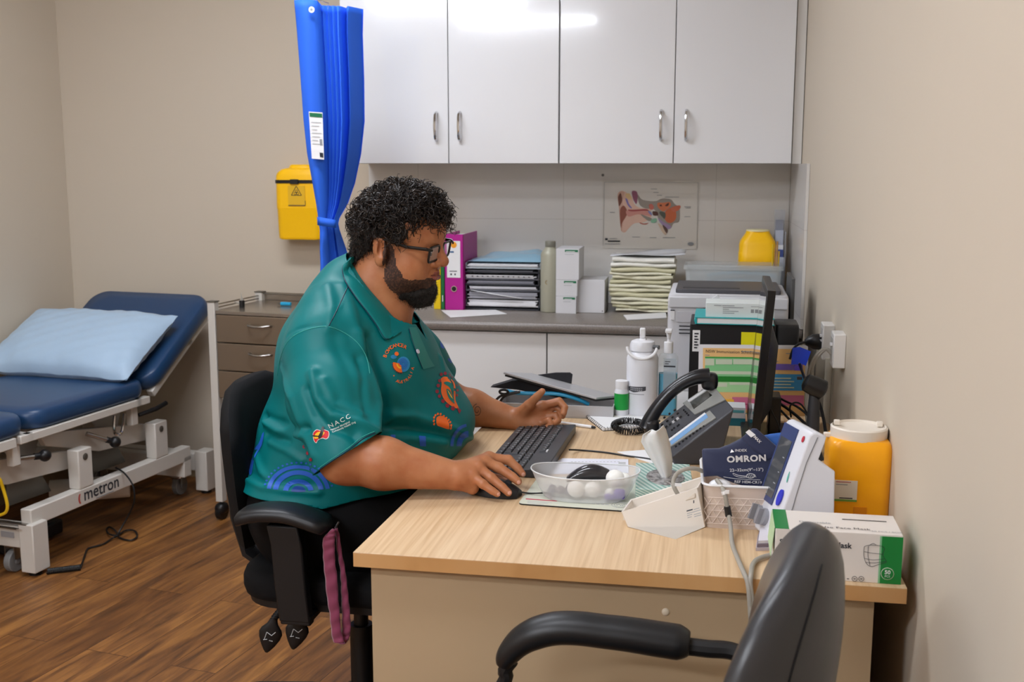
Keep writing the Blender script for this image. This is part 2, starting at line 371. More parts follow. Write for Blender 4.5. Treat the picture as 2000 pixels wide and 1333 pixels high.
for px in (612, 640): p = pY(px, 12, CY); h_.tube([p + Vector((0, 0, -.01)), p + Vector((.003, .004, .01)), Vector((-1.465, CY, 2.002))], .0016, 6)
h_.build('hook', cur, world=True)

# ------------------------------------------------------------------ wall mounted sharps bin
wb = thing('sharps_container', 'yellow sharps container strapped to the rear wall beside the blue curtain', 'sharps container', (pY(592, 400, BL - .065).x, BL - .001, pY(592, 468, BL - .1).z))
def rr3(cx, cy, z, w, d, r, n=5): return [(cx + a, cy + b, z) for a, b in rrect(w, d, r, n)]
b = MB(YEL)
W0 = .21
b.loft([rr3(0, -.065, z, W0 * k, .11 * kk, .03) for z, k, kk in ((0, .90, .9), (.004, .94, .95), (.012, .955, .97), (.128, .985, 1), (.132, 1.0, 1.02), (.136, 1.0, 1.02), (.24, 1.0, 1.03), (.268, .99, 1.03), (.28, .95, .98), (.295, .8, .85), (.302, .52, .6), (.312, .48, .55), (.315, .44, .5))])
b.build('container', wb)
MB(BLACK).loft([rr3(0, -.065, z, W0 * 1.025, .12, .03) for z in (.237, .251)]).box((-.012, -.128, .244), (.035, .008, .02)).build('strap', wb, bevel=.001)
l = MB(M('yellow_label', '#e3b21a', .5)); l.box((-.005, -.1235, .185), (.075, .002, .085))
l.T = TR((-.005, -.1248, .2), 90)
for q in range(3):
    a0 = R(90 + 120 * q); a1 = R(90 + 120 * (q + 1)); p0 = Vector((.026 * cos(a0), .026 * sin(a0))); p1 = Vector((.026 * cos(a1), .026 * sin(a1)))
    l.tube([(*p0, 0), (*p1, 0)], .0014, 4, INK)
    a = R(90 + 120 * q); l.tube([(.0065 * cos(a) + .005 * cos(t), -.002 + .0065 * sin(a) + .005 * sin(t), 0) for t in [i * pi / 5 for i in range(10)]], .0011, 4, INK, closed=True)
l.T = Matrix.Identity(4); l.box((-.005, -.1248, .145), (.075, .0008, .003), INK); l.box((.033, -.1248, .155), (.002, .0008, .02), INK)
l.build('biohazard_label', wb)
MB(M('bracket', '#c9a400', .5)).b2((-.07, -.014, .02), (.07, -.001, .22)).build('bracket', wb)
# ================================================================== EXAMINATION COUCH (local: +y along the couch, -x towards the left wall)
CW = M('couch_enamel', '#cfcac2', .35)
VIN = M('couch_vinyl', '#1d3f66', .36, coat=.1, bump=(60, .12, .001), coatr=.3)
DG = M('dark_steel', '#6b675f', .4, .6)
bed = thing('examination_couch', 'navy blue examination couch on a white lifting frame by the left wall', 'examination couch', (-2.30, 3.28, 0), -8.3)
BWD = .60
def pad(name, y0, y1, z0, z1, ang=0, piv=None):
    T = Matrix.Identity(4)
    L_ = y1 - y0; th = z1 - z0
    if piv: T = Matrix.Translation((0, piv[0], piv[1])) @ Matrix.Rotation(R(ang), 4, 'X') @ Matrix.Translation((0, -piv[0], -piv[1]))
    b = MB(VIN); b.T = T; out = rrect(BWD, L_, .075, 8); rings = []
    for k, zz in ((.90, 0), (.955, .004), (.985, .014), (1.0, .028), (1.0, th - .03), (.99, th - .018), (.965, th - .007), (.93, th - .001), (.6, th + .002), (.2, th + .003)):
        rings.append([(-BWD / 2 + x * (1 - (1 - k) * .55), (y0 + y1) / 2 + y * (1 - (1 - k) * .5), z0 + zz) for x, y in out])
    b.loft(rings); return b.build(name, bed, ang=60)
pad('foot_cushion', -.62, .052, .505, .575)
pad('seat_cushion', .062, .70, .505, .575)
pad('back_cushion', .70, 1.245, .505, .575, 33, (.71, .56))
b = MB(CW); b.b2((-.03, .0, .475), (0, .70, .504)); b.b2((-.57, .0, .475), (-.54, .70, .504)); b.b2((-.57, .03, .475), (0, .06, .504)); b.b2((-.57, .62, .475), (0, .65, .504))
b.b2((-.03, -.60, .47), (0, -.02, .504)); b.b2((-.57, -.60, .47), (-.54, -.02, .504))
b.build('upper_frame', bed, bevel=.003)
b = MB(CW); b.T = Matrix.Translation((0, .71, .56)) @ Matrix.Rotation(R(33), 4, 'X'); b.b2((-.05, 0, -.085), (-.02, .5, -.056)); b.b2((-.55, 0, -.085), (-.52, .5, -.056)); b.b2((-.55, .3, -.085), (-.02, .33, -.056)); b.build('back_frame', bed, bevel=.003)
b = MB(CW); b.b2((-.045, .02, .175), (0, .95, .238)); b.b2((-.6, .02, .175), (-.555, .95, .238)); b.b2((-.6, .90, .11), (0, .95, .20)); b.build('base_rail', bed, bevel=.004)
# badge lettering on the rail
lg = MB(INK); T = Matrix.Translation((.0012, .385, .212)) @ Matrix.Rotation(R(90), 4, 'Z') @ Matrix.Rotation(R(90), 4, 'X')
lg.text('metron', T, .066, INK, bold=.0008); lg.box((.0012, .40, .183), (.0006, .10, .003), GREYINK)
RD = M('badge_red', '#b5473f', .5); lg.T = Matrix.Translation((.0012, .268, .206)) @ Matrix.Rotation(R(90), 4, 'Z') @ Matrix.Rotation(R(90), 4, 'X')
lg.prism([(.012 * cos(a) * 1 - 0, .020 * sin(a)) for a in [R(100 + 16 * i) for i in range(11)]] + [(.006 * cos(a) + .002, .016 * sin(a)) for a in [R(260 - 16 * i) for i in range(11)]], 0, .0006, RD)
lg.build('badge', bed, label='black lettering badge with a small red crescent')
# posts with pivot bolts
for k, (y0, y1, zt) in enumerate(((.27, .345, .385), (.72, .80, .385))):
    for x0 in (-.05, -.60):
        p = MB(CW).b2((x0, y0, .238), (x0 + .05, y1, zt)).build('post', bed, bevel=.004)
        if x0 > -.1: MB(DG).cyl((x0 + .05, (y0 + y1) / 2, zt - .03), (x0 + .054, (y0 + y1) / 2, zt - .03), .009, n=6).cyl((x0 + .05, (y0 + y1) / 2, zt - .03), (x0 + .0515, (y0 + y1) / 2, zt - .03), .013).build('bolt', p)
# scissor arms
for (y0, y1) in ((-.30, .31), (.20, .76)):
    for x in (-.09, -.52):
        b = MB(CW); ya, za, yb, zb = y0, .45, y1, .34
        b.loft([[(xx, ya - .03, za + .02), (xx, yb + .0, zb + .03), (xx, yb, zb - .04), (xx, (ya + yb) / 2, (za + zb) / 2 - .07), (xx, ya, za - .035)] for xx in (x - .012, x + .012)]); b.build('scissor_arm', bed, bevel=.003)
# curved gusset plates
def plate(y0, mat, x):
    b = MB(mat); pts = [(y0, .24), (y0 + .03, .40)] + [(y0 + .03 + .18 * (i / 10), .40 - .155 * (i / 10) ** 2.2) for i in range(1, 11)] + [(y0 + .215, .235)]
    b.loft([[(xx, y, z) for y, z in pts] for xx in (x, x - .008)]); return b.build('gusset_plate', bed, smooth=False)
plate(.02, DG, -.10); plate(.44, DG, -.10); plate(.02, DG, -.5)
for y in (.10, .56):
    b = MB(CW); b.loft([[(xx, y - .02, .43), (xx, y + .16, .44), (xx, y + .13, .36), (xx, y + .115, .24), (xx, y + .075, .24), (xx, y + .05, .34)] for xx in (-.16, -.168)]); b.build('swing_plate', bed, smooth=False)
for y in (-.02, .61):
    for x in (-.05, -.57): MB(CW).b2((x, y, .40), (x + .03, y + .035, .48)).build('hanger_bracket', bed, bevel=.003)
for y, tilt in ((.08, -5), (.47, -38)):
    b = MB(STEEL); p0 = Vector((-.05, y - .09, .42)); p1 = Vector((.005, y + .02 * (tilt > -20), .42 + .08 * sin(R(tilt)) - .0)); b.cyl(p0, p1, .009); h = b.build('release_lever', bed)
    MB(BLACK).sell(p1, (.022, .022, .022), 1, 1, 16, 10).cyl(p1 + (p0 - p1) * .3, p1, .012).build('lever_knob', h)
b = MB(CHROME); b.tube(spline([(-.03, .52, .46), (-.02, .50, .40), (-.02, .54, .39), (-.02, .565, .46)], 5), .006, 8); b.build('hook_bar', bed)
MB(BLACK).tube([(-.02, .65, .435), (.01, .72, .448), (.015, .78, .46)], [.008, .01, .01], 8).build('grip', bed)
# end assemblies: cross bar, corner posts, casters, feet
def caster(y, x, par):
    MB(STEEL).cyl((x, y, .10), (x, y, .15), .012).b2((x - .022, y - .02, .05), (x - .018, y + .02, .105)).b2((x + .018, y - .02, .05), (x + .022, y + .02, .105)).b2((x - .022, y - .02, .10), (x + .022, y + .02, .106)).build('caster_fork', par)
    MB(M('caster_grey', '#7c7c7c', .4)).cyl((x - .013, y, .04), (x + .013, y, .04), .04, n=28).cyl((x - .018, y, .04), (x + .018, y, .04), .012).build('caster_wheel', par, bevel=.003)
for y, s_ in ((.0, 1), (1.03, 1)):
    b = MB(CW).b2((-.60, y + .006, .10), (0, y + .06, .178))
    cb = b.build('cross_bar', bed, bevel=.004)
    for x0 in (-.04, -.62):
        lg_ = MB(CW).b2((x0, y, .015), (x0 + .06, y + .075, .19)).build('corner_post', bed, bevel=.004)
        MB(BLACK).cyl((x0 + .03, y + .035, 0), (x0 + .03, y + .035, .006), .022).cyl((x0 + .03, y + .035, .005), (x0 + .03, y + .035, .02), .01).build('levelling_foot', lg_)
    for x in (-.10, -.52): caster(y + (.035 if y < .5 else -.03), x, bed)
MB(M('label_grey', '#9fa0a4', .5)).b2((-.12, .003, .135), (-.065, .0065, .155)).build('rating_label', bed)
# caster pedal bars
MB(CHROME).tube(spline([(-.16, .96, .19), (-.05, .95, .195), (-.03, .94, .18), (-.03, .93, .12), (-.05, .92, .10), (-.12, .93, .105)], 5), .007, 8).build('pedal_bar', bed)
MB(STEEL).b2((-.14, .0, .187), (-.005, .016, .191)).b2((-.16, -.03, .180), (-.02, -.018, .184)).build('pedal', bed)
MB(CW).cyl((-.30, .45, .15), (-.06, .62, .15), .045, n=24).cyl((-.05, .45, .175), (-.05, .62, .175), .001).build('lift_motor', bed)
b = MB(BLACK); b.b2((-.35, .12, .012), (-.16, .26, .05)); b.b2((-.33, .30, .012), (-.20, .40, .07)); b.build('foot_switch', bed, bevel=.01)
# power cable with loop and coil
Tb = ROOTM[bed.name]
pts = [pz(226, 914, .25), pz(243, 925, .24), pz(260, 950, .20), pz(262, 980, .14), pz(252, 1005, .08), pz(238, 1030, .03), pz(231, 1044, .008), pz(236, 1052, .006), pz(255, 1056, .006), pz(268, 1048, .008), pz(262, 1037, .010), pz(245, 1037, .008), pz(228, 1046, .012), pz(214, 1044, .012), pz(208, 1036, .008), pz(213, 1030, .006), pz(224, 1036, .014), pz(229, 1046, .018), pz(220, 1052, .008), pz(200, 1064, .006), pz(178, 1070, .006), pz(170, 1074, .006), pz(165, 1088, .006), pz(159, 1105, .006), pz(156, 1108, .008)]
b = MB(M('cable_black', '#141414', .5)); b.tube(spline(pts, 6), .0035, 6)
A = pz(158, 1109, .010); Bp = pz(92, 1117, .010); d = (Bp - A); x, y, z = fr(d)
b.tube([A + d * (i / 240) + x * (.009 * cos(i * 2 * pi / 10)) + y * (.009 * sin(i * 2 * pi / 10)) for i in range(241)], .0028, 5)
o = b.build('power_cable', bed, world=True)
# pillow
PILM = M('pillow_cover', '#a9c3dc', .55, sheen=.15, bump=(26, .35, .004))
G = []; nu, nv = 44, 34
def pil(u, v, s_):
    x = .34 * u; y = .20 * v
    e = (1 - abs(u) ** 3.2) * (1 - abs(v) ** 3.0); h = .078 * max(e, 0) ** .5
    pin = 1 + .04 * (abs(u) * abs(v)) ** 2 - .02 * (1 - abs(u)) * (abs(v) ** 6)
    wr = .003 * sin(23 * u - 9 * v) * sin(11 * v + 4 * u) + .004 * sin(9 * u + 5 * v * v + 2 * sin(7 * v)) * abs(v) ** 1.5 + .004 * sin(17 * u + 3 * v) * abs(u) ** 3
    return (x * pin, y * pin, s_ * h + wr * (1 if h > .01 else .5))
b = MB(PILM)
for s_ in (1, -1): b.sheet([[pil(-1 + 2 * i / nu, -1 + 2 * j / nv, s_) for i in range(nu + 1)] for j in range(nv + 1)])
pl = b.build('pillow', None, ang=80)
pl.matrix_world = ROOTM[bed.name] @ TR((-.36, .735, .692), 29, 0, 2)
tag(pl, 'pale blue pillow in a creased disposable cover on the navy couch', 'pillow')
# yellow cable at the couch's foot, left edge of view
b = MB(M('cable_yellow', '#d9b016', .45)); yc = pz(6, 1010, .19)
P = [pY(-20, 930, 3.2), pY(-2, 935, 3.21), pY(6, 955, 3.22), pY(14, 985, 3.22), pY(12, 1000, 3.22), pY(2, 1006, 3.22), pY(-14, 1009, 3.22), pY(-30, 1012, 3.24)]
b.tube(spline(P, 5), .0055, 8); o = b.build('yellow_cable', loc=tuple(P[4])); tag(o, 'yellow cable looped over the near end of the examination couch', 'cable')

# ================================================================== TREATMENT TROLLEY
tr = thing('instrument_trolley', 'stainless steel drawer trolley with white posts beside the examination couch', 'trolley', (-1.945, 4.0, 0), -8)
TW, TD = .46, .37
DRW = M('drawer_steel', '#857461', .34, .55)
WP = M('post_white', '#c9c5bd', .35)
tops = MB(M('tray_steel', '#a0968a', .25, .8)).b2((.02, -.005, .838), (TW - .02, TD, .852)); tops.b2((.02, TD - .006, .852), (TW - .02, TD, .885)); tops.build('tray', tr, bevel=.002)
for x in (0, TW - .032):
    for y in (-.01, TD - .03):
        p = MB(WP).b2((x, y, .075), (x + .032, y + .032, .885)).build('post', tr, bevel=.002)
        MB(DG).b2((x - .002, y - .002, .885), (x + .034, y + .034, .889)).build('post_cap', p)
        c = MB(BLACK).cyl((x + .004, y + .016, .032), (x + .028, y + .016, .032), .032, n=24).sell((x + .016, y + .016, .045), (.024, .03, .024), .8, .8).cyl((x + .016, y + .016, .05), (x + .016, y + .016, .08), .008); c.build('caster', tr)
for k in range(3):
    z1 = .836 - k * .112
    d = MB(DRW).b2((.034, -.006, z1 - .108), (TW - .034, TD - .05, z1)).build('drawer', tr, bevel=.003)
    cx = .232; pts = [(cx - .047, -.006, z1 - .034), (cx - .046, -.02, z1 - .032)] + [(cx - .044 + .088 * i / 8, -.024 - .012 * sin(pi * i / 8), z1 - .032 - .004 * sin(pi * i / 8)) for i in range(1, 8)] + [(cx + .046, -.02, z1 - .032), (cx + .047, -.006, z1 - .034)]
    MB(STEEL).tube(pts, .0048, 8).build('handle', d)
MB(WP).b2((.03, .01, .24), (TW - .03, TD - .01, .25)).build('lower_shelf', tr, bevel=.002)
b = MB(STEEL)
for z in (.872, .860): b.tube([(.016, .02, z), (.016, TD - .02, z)], .003, 6)
b.tube([(.03, TD - .014, .88), (TW - .03, TD - .014, .88)], .003, 6); b.build('guard_rail', tr)
Tt = ROOTM[tr.name]
def onT(x, y, z=.852): return tuple(Tt @ Vector((x, y, z)))
# bottle and penlight on the trolley
v = thing('small_bottle', 'small dark bottle with clear spout on the left of the trolley top', 'bottle', onT(.075, .12), 15)
MB(BLACK).cyl((0, 0, 0), (0, 0, .028), .011).build('body', v, bevel=.002)
MB(M('clear_plastic', '#d6d2c8', .2, trans=.6)).cyl((0, 0, .028), (0, 0, .034), .008).cyl((0, 0, .033), (-.001, 0, .058), .0035, .001).tube([(-.006, 0, .014), (-.02, -.004, .02), (-.03, -.01, .024)], [.005, .005, .001], 8).build('spout', v)
v = thing('penlight', 'short bright blue torch lying on the trolley top', 'torch', onT(.235, .21, .8525), -6)
MB(M('cyan', '#1d9fcf', .4)).cyl((-.035, 0, .008), (.01, 0, .008), .008, n=12).build('barrel', v, bevel=.002)
MB(DG).cyl((-.05, 0, .008), (-.035, 0, .008), .004, n=10).build('tip', v)
# ================================================================== THINGS ON THE WORKTOP
WZ = .865
def bb(y, px0, px1): return pY(px0, 500, y).x, pY(px1, 500, y).x
# lever arch file and two thin folders
MAG = M('file_magenta', '#b0128a', .4)
yf = pz(890, 606, WZ).y
x0, x1 = bb(yf, 868, 905)
t = thing('lever_arch_file', 'magenta lever arch file standing on the grey worktop', 'file', ((x0 + x1) / 2, yf, WZ), 0)
wd = x1 - x0; hh = .29
MB(MAG).b2((-wd / 2, 0, 0), (-wd / 2 + .003, .25, hh)).b2((wd / 2 - .003, 0, 0), (wd / 2, .25, hh)).b2((-wd / 2, 0, 0), (wd / 2, .003, hh)).build('cover', t, bevel=.001)
MB(PAPER).b2((-wd / 2 + .006, .01, .006), (wd / 2 - .015, .235, hh - .012)).build('pages', t)
sp = MB(PAPER).b2((-wd / 2 + .010, -.0012, .125), (wd / 2 - .012, 0, .265)).cyl((0, -.0016, .25), (0, -.001, .25), .012, n=20, m=M('orange', '#f0a020', .5)).b2((-.015, -.0016, .22), (.0, -.001, .226), M('blueink', '#2a5a8a', .6)).b2((-.018, -.0016, .148), (.012, -.001, .151), INK).b2((-.014, -.0016, .134), (-.008, -.001, .141), INK).b2((.002, -.0016, .134), (.007, -.001, .141), INK)
sp.build('spine_label', t)
MB(CHROME).lathe([(.0115, -.001), (.0115, .002), (.009, .002), (.009, -.001)], 20).build('finger_ring', t)
r = COL.objects['finger_ring']; r.location = (0, -.001, .082); r.rotation_euler = (R(90), 0, 0)
MB(BLACK).cyl((0, -.0011, .082), (0, -.0005, .082), .0092).build('finger_hole', t)
for nm, c, a, b_, h_ in (('green', '#0d6a35', 860.5, 867.5, .255), ('yellow', '#ecc800', 846, 860, .25)):
    x0, x1 = bb(yf + .01, a, b_); t = thing('folder', 'thin %s folder standing %s' % (nm, 'against the magenta file' if nm == 'green' else 'left of the green folder, partly behind the beard'), 'folder', ((x0 + x1) / 2, yf + .01, WZ), 0)
    MB(M('folder_' + nm, c, .45)).b2((-(x1 - x0) / 2, 0, 0), ((x1 - x0) / 2, .22, h_)).build('cover', t, bevel=.002)
    if nm == 'green': MB(PAPER).b2((-.002, -.0006, .03), (.001, 0, .055)).build('spine_tag', t)
# stack of document trays
y0 = pz(960, 606, WZ).y; x0, x1 = bb(y0, 907, 1055)
GRY = M('tray_grey', '#55565e', .35); SMOKE = M('tray_dark', '#2b2c33', .35); CLR = M('clear_tray', '#b9c4cc', .15, alpha=.55)
zz = WZ
for k, (h_, m_, pm, kind) in enumerate(((.012, SMOKE, None, 0), (.030, GRY, '#e6e6ea', 1), (.030, SMOKE, '#9a9aa2', 2), (.022, GRY, '#c6c6cc', 3), (.022, SMOKE, '#7d7e88', 3), (.026, GRY, '#cfcfd2', 4), (.016, SMOKE, '#55565c', 3), (.024, CLR, '#d8dade', 5))):
    words = ['bottom dark letter tray under the magenta file side stack', 'letter tray with a thick white paper pile, second from the bottom', 'dark letter tray with a crooked white sheet sticking out', 'grey letter tray of files, fourth from the bottom', 'dark letter tray of files in the middle of the stack', 'grey letter tray holding punched plastic sleeves', 'thin dark letter tray just under the clear tray', 'clear letter tray topmost of the stack under the blue bag'][k]
    dx = rnd.uniform(-.004, .004); t = thing('letter_tray', words, 'letter tray', ((x0 + x1) / 2 + dx, y0 + .001, zz + .0003), rnd.uniform(-1, 1), 'letter trays stacked on the worktop')
    W_ = x1 - x0 - .004; b = MB(m_); b.b2((-W_ / 2, 0, 0), (W_ / 2, .30, .0025)); b.b2((-W_ / 2, 0, .0025), (-W_ / 2 + .003, .30, h_ - .001)); b.b2((W_ / 2 - .003, 0, .0025), (W_ / 2, .30, h_ - .001)); b.b2((-W_ / 2, 0, .0025), (W_ / 2, .0025, .007)); b.build('tray', t, bevel=.001)
    if pm:
        b = MB(M('stack%d' % k, pm, .55)); n = max(2, int((h_ - .006) / .004))
        for q in range(n):
            a = rnd.uniform(0, .012); b.b2((-W_ / 2 + .006 + a, -.004 + rnd.uniform(0, .01), .0028 + q * .004), (W_ / 2 - .006 - rnd.uniform(0, .02), .27, .0064 + q * .004))
        if kind == 4:
            for q in range(12): b.b2((-W_ / 2 + .03 + q * .02, -.0052, .012), (-W_ / 2 + .036 + q * .02, -.0035, .015), SMOKE)
        b.build('papers', t)
    if kind == 2:
        b = MB(PAPER); G = [[(-W_ / 2 + .02 + .2 * u, -.012 - .01 * sin(3 * u) + .15 * v, .03 - .028 * u - .004 * v + .004) for v in (0, .3, .6, 1)] for u in [i / 8 for i in range(9)]]; b.sheet(G); b.build('loose_sheet', t, solid=.0004)
    zz += h_
ztop = zz
# blue plastic bag on the trays
BAG = M('blue_bag', '#8fb6cc', .3, coat=.3, alpha=.93, bump=(40, .4, .004)); b = MB(BAG); G = []
for i in range(31):
    u = i / 30; row = []
    for j in range(21):
        v = j / 20; e = (4 * v * (1 - v)) ** .5 * (min(1, u * 5)) ** .5 * (min(1, (1 - u) * 6)) ** .5
        z = ztop + .003 + e * (.006 + .042 * u ** .7 * (1 - .25 * u)) + .003 * sin(13 * u + 6 * v) * e + .003 * sin(31 * u * v + 3) * e
        row.append((x0 + .005 + (x1 - x0 + .01) * u + .004 * sin(9 * v), y0 + .02 + .25 * v, z))
    G.append(row)
b.sheet(G); b.sheet([[(p[0], p[1], ztop + .0015) for p in r_] for r_ in G]); o = b.build('plastic_bag', loc=(x0 + .1, y0 + .1, ztop)); tag(o, 'crumpled pale blue plastic bag lying on top of the letter trays', 'bag')
# loose paper on the worktop
pts = [pz(862, 607, WZ + .001), pz(968, 606, WZ + .001), pz(990, 614, WZ + .001), pz(880, 621, WZ + .001)]
b = MB(PAPER); b.loft([[p + Vector((0, 0, k)) for p in pts] for k in (0, .0015)]); o = b.build('paper_sheet', loc=tuple(pts[3]), smooth=False); tag(o, 'white papers lying on the worktop in front of the magenta file', 'paper')
# sage drink bottle
p = pz(1072, 611, WZ); SAGE = M('sage_steel', '#a5a391', .4, .1)
t = thing('drink_bottle', 'sage green metal drink bottle on the grey worktop', 'bottle', (p.x, p.y + .03, WZ))
r_ = .0365; MB(SAGE).lathe([(r_ - .004, 0), (r_ - .001, .002), (r_, .006), (r_, .215), (r_ - .003, .226), (r_ - .012, .236), (.020, .243), (.018, .246)], 40).build('body', t)
MB(M('sage_cap', '#77766b', .45)).lathe([(.0195, .246), (.02, .247), (.02, .266), (.0185, .2685), (.0, .269)], 32).build('cap', t)
MB(M('gold', '#a98a45', .4, .5)).tube([(-.006 + .007 * cos(a), -r_ - .0004, .115 + .007 * sin(a)) for a in [i * pi / 8 for i in range(4, 13)]], .0008, 4).build('logo', t)
# boxes with green labels
yb = 4.06
def pbox(name, lab, cat, px0, px1, py0, py1, y, dep, m, group=None, z0=None, sm=.0):
    a = pY(px0, py1, y); c = pY(px1, py0, y); z0 = a.z if z0 is None else z0
    t = thing(name, lab, cat, ((a.x + c.x) / 2, y, z0), 0, group); w_ = c.x - a.x; h = c.z - z0
    MB(m).b2((-w_ / 2, 0, 0), (w_ / 2, dep, h)).build('carton', t, bevel=.001); return t, w_, h
GL = M('carton_white', '#d3d3d6', .5)
z_ = WZ
for i, (py0, py1, px1, lab) in enumerate(((579, 610, 1126, 'white carton with a green label, lowest beside the sage bottle'), (547, 579, 1128, 'white carton with a green label, middle one beside the sage bottle'), (486, 547, 1131, 'tall white carton with a green label on top of the stack beside the sage bottle'))):
    h = (pY(1100, py0, yb).z - pY(1100, py1, yb).z)
    t, w_, h = pbox('medicine_carton', lab, 'carton', 1086, px1, py0, py1, yb, .16, GL, 'cartons with green labels', z0=z_) if False else (None, 0, 0)
    a = pY(1086, 500, yb).x; c = pY(px1, 500, yb).x; zt = pY(1100, py0, yb).z if i else pY(1100, 579, yb).z
    if i == 2: zt = pY(1100, 486, yb).z
    if i == 1: zt = pY(1100, 547, yb).z
    t = thing('medicine_carton', lab, 'carton', ((a + c) / 2, yb, z_), 0, 'cartons with green labels'); w_ = c - a; h = zt - z_
    MB(GL).b2((-w_ / 2, 0, 0), (w_ / 2, .16, h - .0005)).build('carton', t, bevel=.001)
    MB(GREEN).b2((-.01, -.0008, h - .012), (w_ / 2 - .004, 0, h - .004)).b2((-.006, -.0012, h - .011), (w_ / 2 - .016, -.0006, h - .009), PAPER).b2((-.01, -.0006, h - .022), (w_ / 2 - .02, 0, h - .019), LIGHTINK).build('label', t)
    z_ += h
yw = 3.93; a = pz(1125, 611, WZ)
yw = a.y; x0, x1 = bb(yw, 1126, 1182); zt = pY(1150, 547, yw).z
t = thing('white_box', 'plain white box between the green labelled cartons and the towels', 'box', ((x0 + x1) / 2, yw, WZ)); MB(GL).b2((-(x1 - x0) / 2, 0, 0), ((x1 - x0) / 2, .15, zt - WZ)).build('carton', t, bevel=.002)
MB(INK).cyl(((x1 - x0) / 2 - .008, -.0006, .008), ((x1 - x0) / 2 - .008, 0, .008), .002).build('mark', t)
# wall telephone bracket shape above the cartons
t = thing('sleeve_holder', 'clear upright sleeve leaning on the tiles above the white box', 'holder', (pY(1134, 500, 4.36).x, 4.30, z_ - .0)); 
MB(M('clear_pvc', '#c4c4c2', .2, alpha=.6)).b2((-.004, .0, -.01), (.012, .1, .04)).build('sleeve', t)
bpy.data.objects.remove(COL.objects['sleeve']); bpy.data.objects.remove(t)
# cream paper bags, folded and stacked
CREAM = [M('paper_cream%d' % i, c, .75, bump=(70, .3, .002)) for i, c in enumerate(('#dbd7bd', '#e4e1cc', '#cfcbab', '#e9e8e0'))]
yb = pz(1250, 612, WZ).y - .0; xa, xb = bb(yb, 1190, 1322)
z_ = WZ + .003; nb = 13; hs = [.009 + .006 * rnd.random() for _ in range(nb)]; tot = pY(1250, 505, yb).z - z_; kf = tot / sum(hs)
where = ['lowest', 'second', 'third', 'fourth', 'fifth', 'sixth', 'seventh', 'eighth', 'ninth', 'tenth', 'eleventh', 'twelfth', 'topmost']
for i, h in enumerate(hs):
    h *= kf; f_ = i / nb
    lx = xa + .022 - .018 * sin(f_ * 3) + rnd.uniform(-.006, .008); rx = xb - .018 + .01 * f_ + rnd.uniform(-.01, .008); sg = rnd.uniform(-.004, .004)
    G = []; N = 26
    for k in range(N + 1):                     # folded cross-section around the front fold
        u = k / N; row = []
        for j in range(18):
            a = pi * j / 17; rz_ = h / 2 * .96
            yy = .018 - .018 * sin(a) if True else 0
            row.append((lx + (rx - lx) * u, yb + yy + .006 * sin(5 * u + i) + .003 * sin(17 * u + 2 * i), z_ + h / 2 + rz_ * cos(a) + .0018 * sin(7 * u + i * 1.7) + sg * (u - .5)))
        row = [(row[0][0] + .003 * sin(i), yb + .2, row[0][2])] + row + [(row[-1][0] + .003 * sin(i), yb + .2, row[-1][2])]
        G.append(row)
    b = MB(CREAM[(i * 7 + 1) % 3 if i < nb - 2 else 3]); b.loft(G)
    o = b.build('paper_bag', loc=(lx + .08, yb + .1, z_), ang=60); tag(o, 'folded cream paper bag, %s from the bottom of the tall stack' % where[i] if i < nb - 1 else 'white folded paper bag topmost of the tall cream stack', 'paper bag', 'cream paper bags stacked on the worktop')
    z_ += h
G = []
for i in range(13):
    u = i / 12; G.append([(xa + .0 + (xb - xa + .03) * u, yb + .03 + .17 * v, z_ + .004 + .012 * u * (1 - v * .3) + .004 * sin(6 * u + 4 * v) + .01 * (v > .6) * u) for v in (0, .2, .4, .6, .8, 1)])
b = MB(M('film_white', '#dfe3ea', .25, alpha=.9, coat=.4)); b.sheet(G); o = b.build('plastic_sheet', loc=(xa + .1, yb + .1, z_), solid=.001); tag(o, 'clear and white plastic wrap lying over the paper bag stack', 'wrap')
pts = [pz(1218, 617, WZ + .001), pz(1300, 612, WZ + .001), pz(1302, 622, WZ + .001), pz(1225, 626, WZ + .001)]
b = MB(PAPER); b.loft([[p + Vector((0, 0, k)) for p in pts] for k in (0, .003)]); o = b.build('paper_bundle', loc=tuple(pts[0]), smooth=False); tag(o, 'small bundle of white paper under the front of the cream bags', 'paper')
# clear tub of blue masks
yt = 4.02; xa, xb = bb(yt, 1338, 1530); zt = pY(1400, 521, yt).z
t = thing('clear_tub', 'clear plastic tub of blue face masks behind the printer', 'tub', ((xa + xb) / 2, yt, WZ)); w_ = xb - xa; h = zt - WZ
TUBM = M('tub_clear', '#d2d8da', .18, alpha=.42, coat=.3)
b = MB(TUBM); b.loft([rr3(0, .09, z, w_ * k, .18 * k, .02) for z, k in ((0, .92), (.003, .93), (h - .012, .99), (h - .012, 1.03), (h - .006, 1.03), (h - .006, .985), (.006, .915))], caps=False); b.poly([(x, y, .003) for x, y, z in rr3(0, .09, 0, w_ * .93, .16, .02)]); b.build('tub_body', t)
MB(TUBM).loft([rr3(0, .09, z, w_ * k, .18 * k, .02) for z, k in ((h - .006, 1.02), (h + .002, 1.02), (h + .004, .99))]).build('lid', t)
BM = M('mask_blue', '#5fb3cf', .6)
for i in range(7):
    zc = .012 + i * (h - .03) / 7; cx = w_ * (.10 + .02 * sin(i * 2)); o_ = MB(BM); G = []
    for k in range(15):
        u = k / 14 * 2 - 1; G.append([(cx + u * w_ * .36, .09 + v * .06, zc + .010 * (1 - u * u) + .005 * sin(5 * v + i) + .0) for v in (-1, -.6, -.2, .2, .6, 1)])
    o_.sheet(G); o = o_.build('face_mask', solid=.003); o.matrix_world = ROOTM[t.name]; tag(o, 'blue pleated face mask in the clear tub, %s' % ('lowest', 'second up', 'third up', 'middle of the pile', 'fifth up', 'sixth up', 'topmost')[i], 'face mask', 'blue face masks in the clear tub')
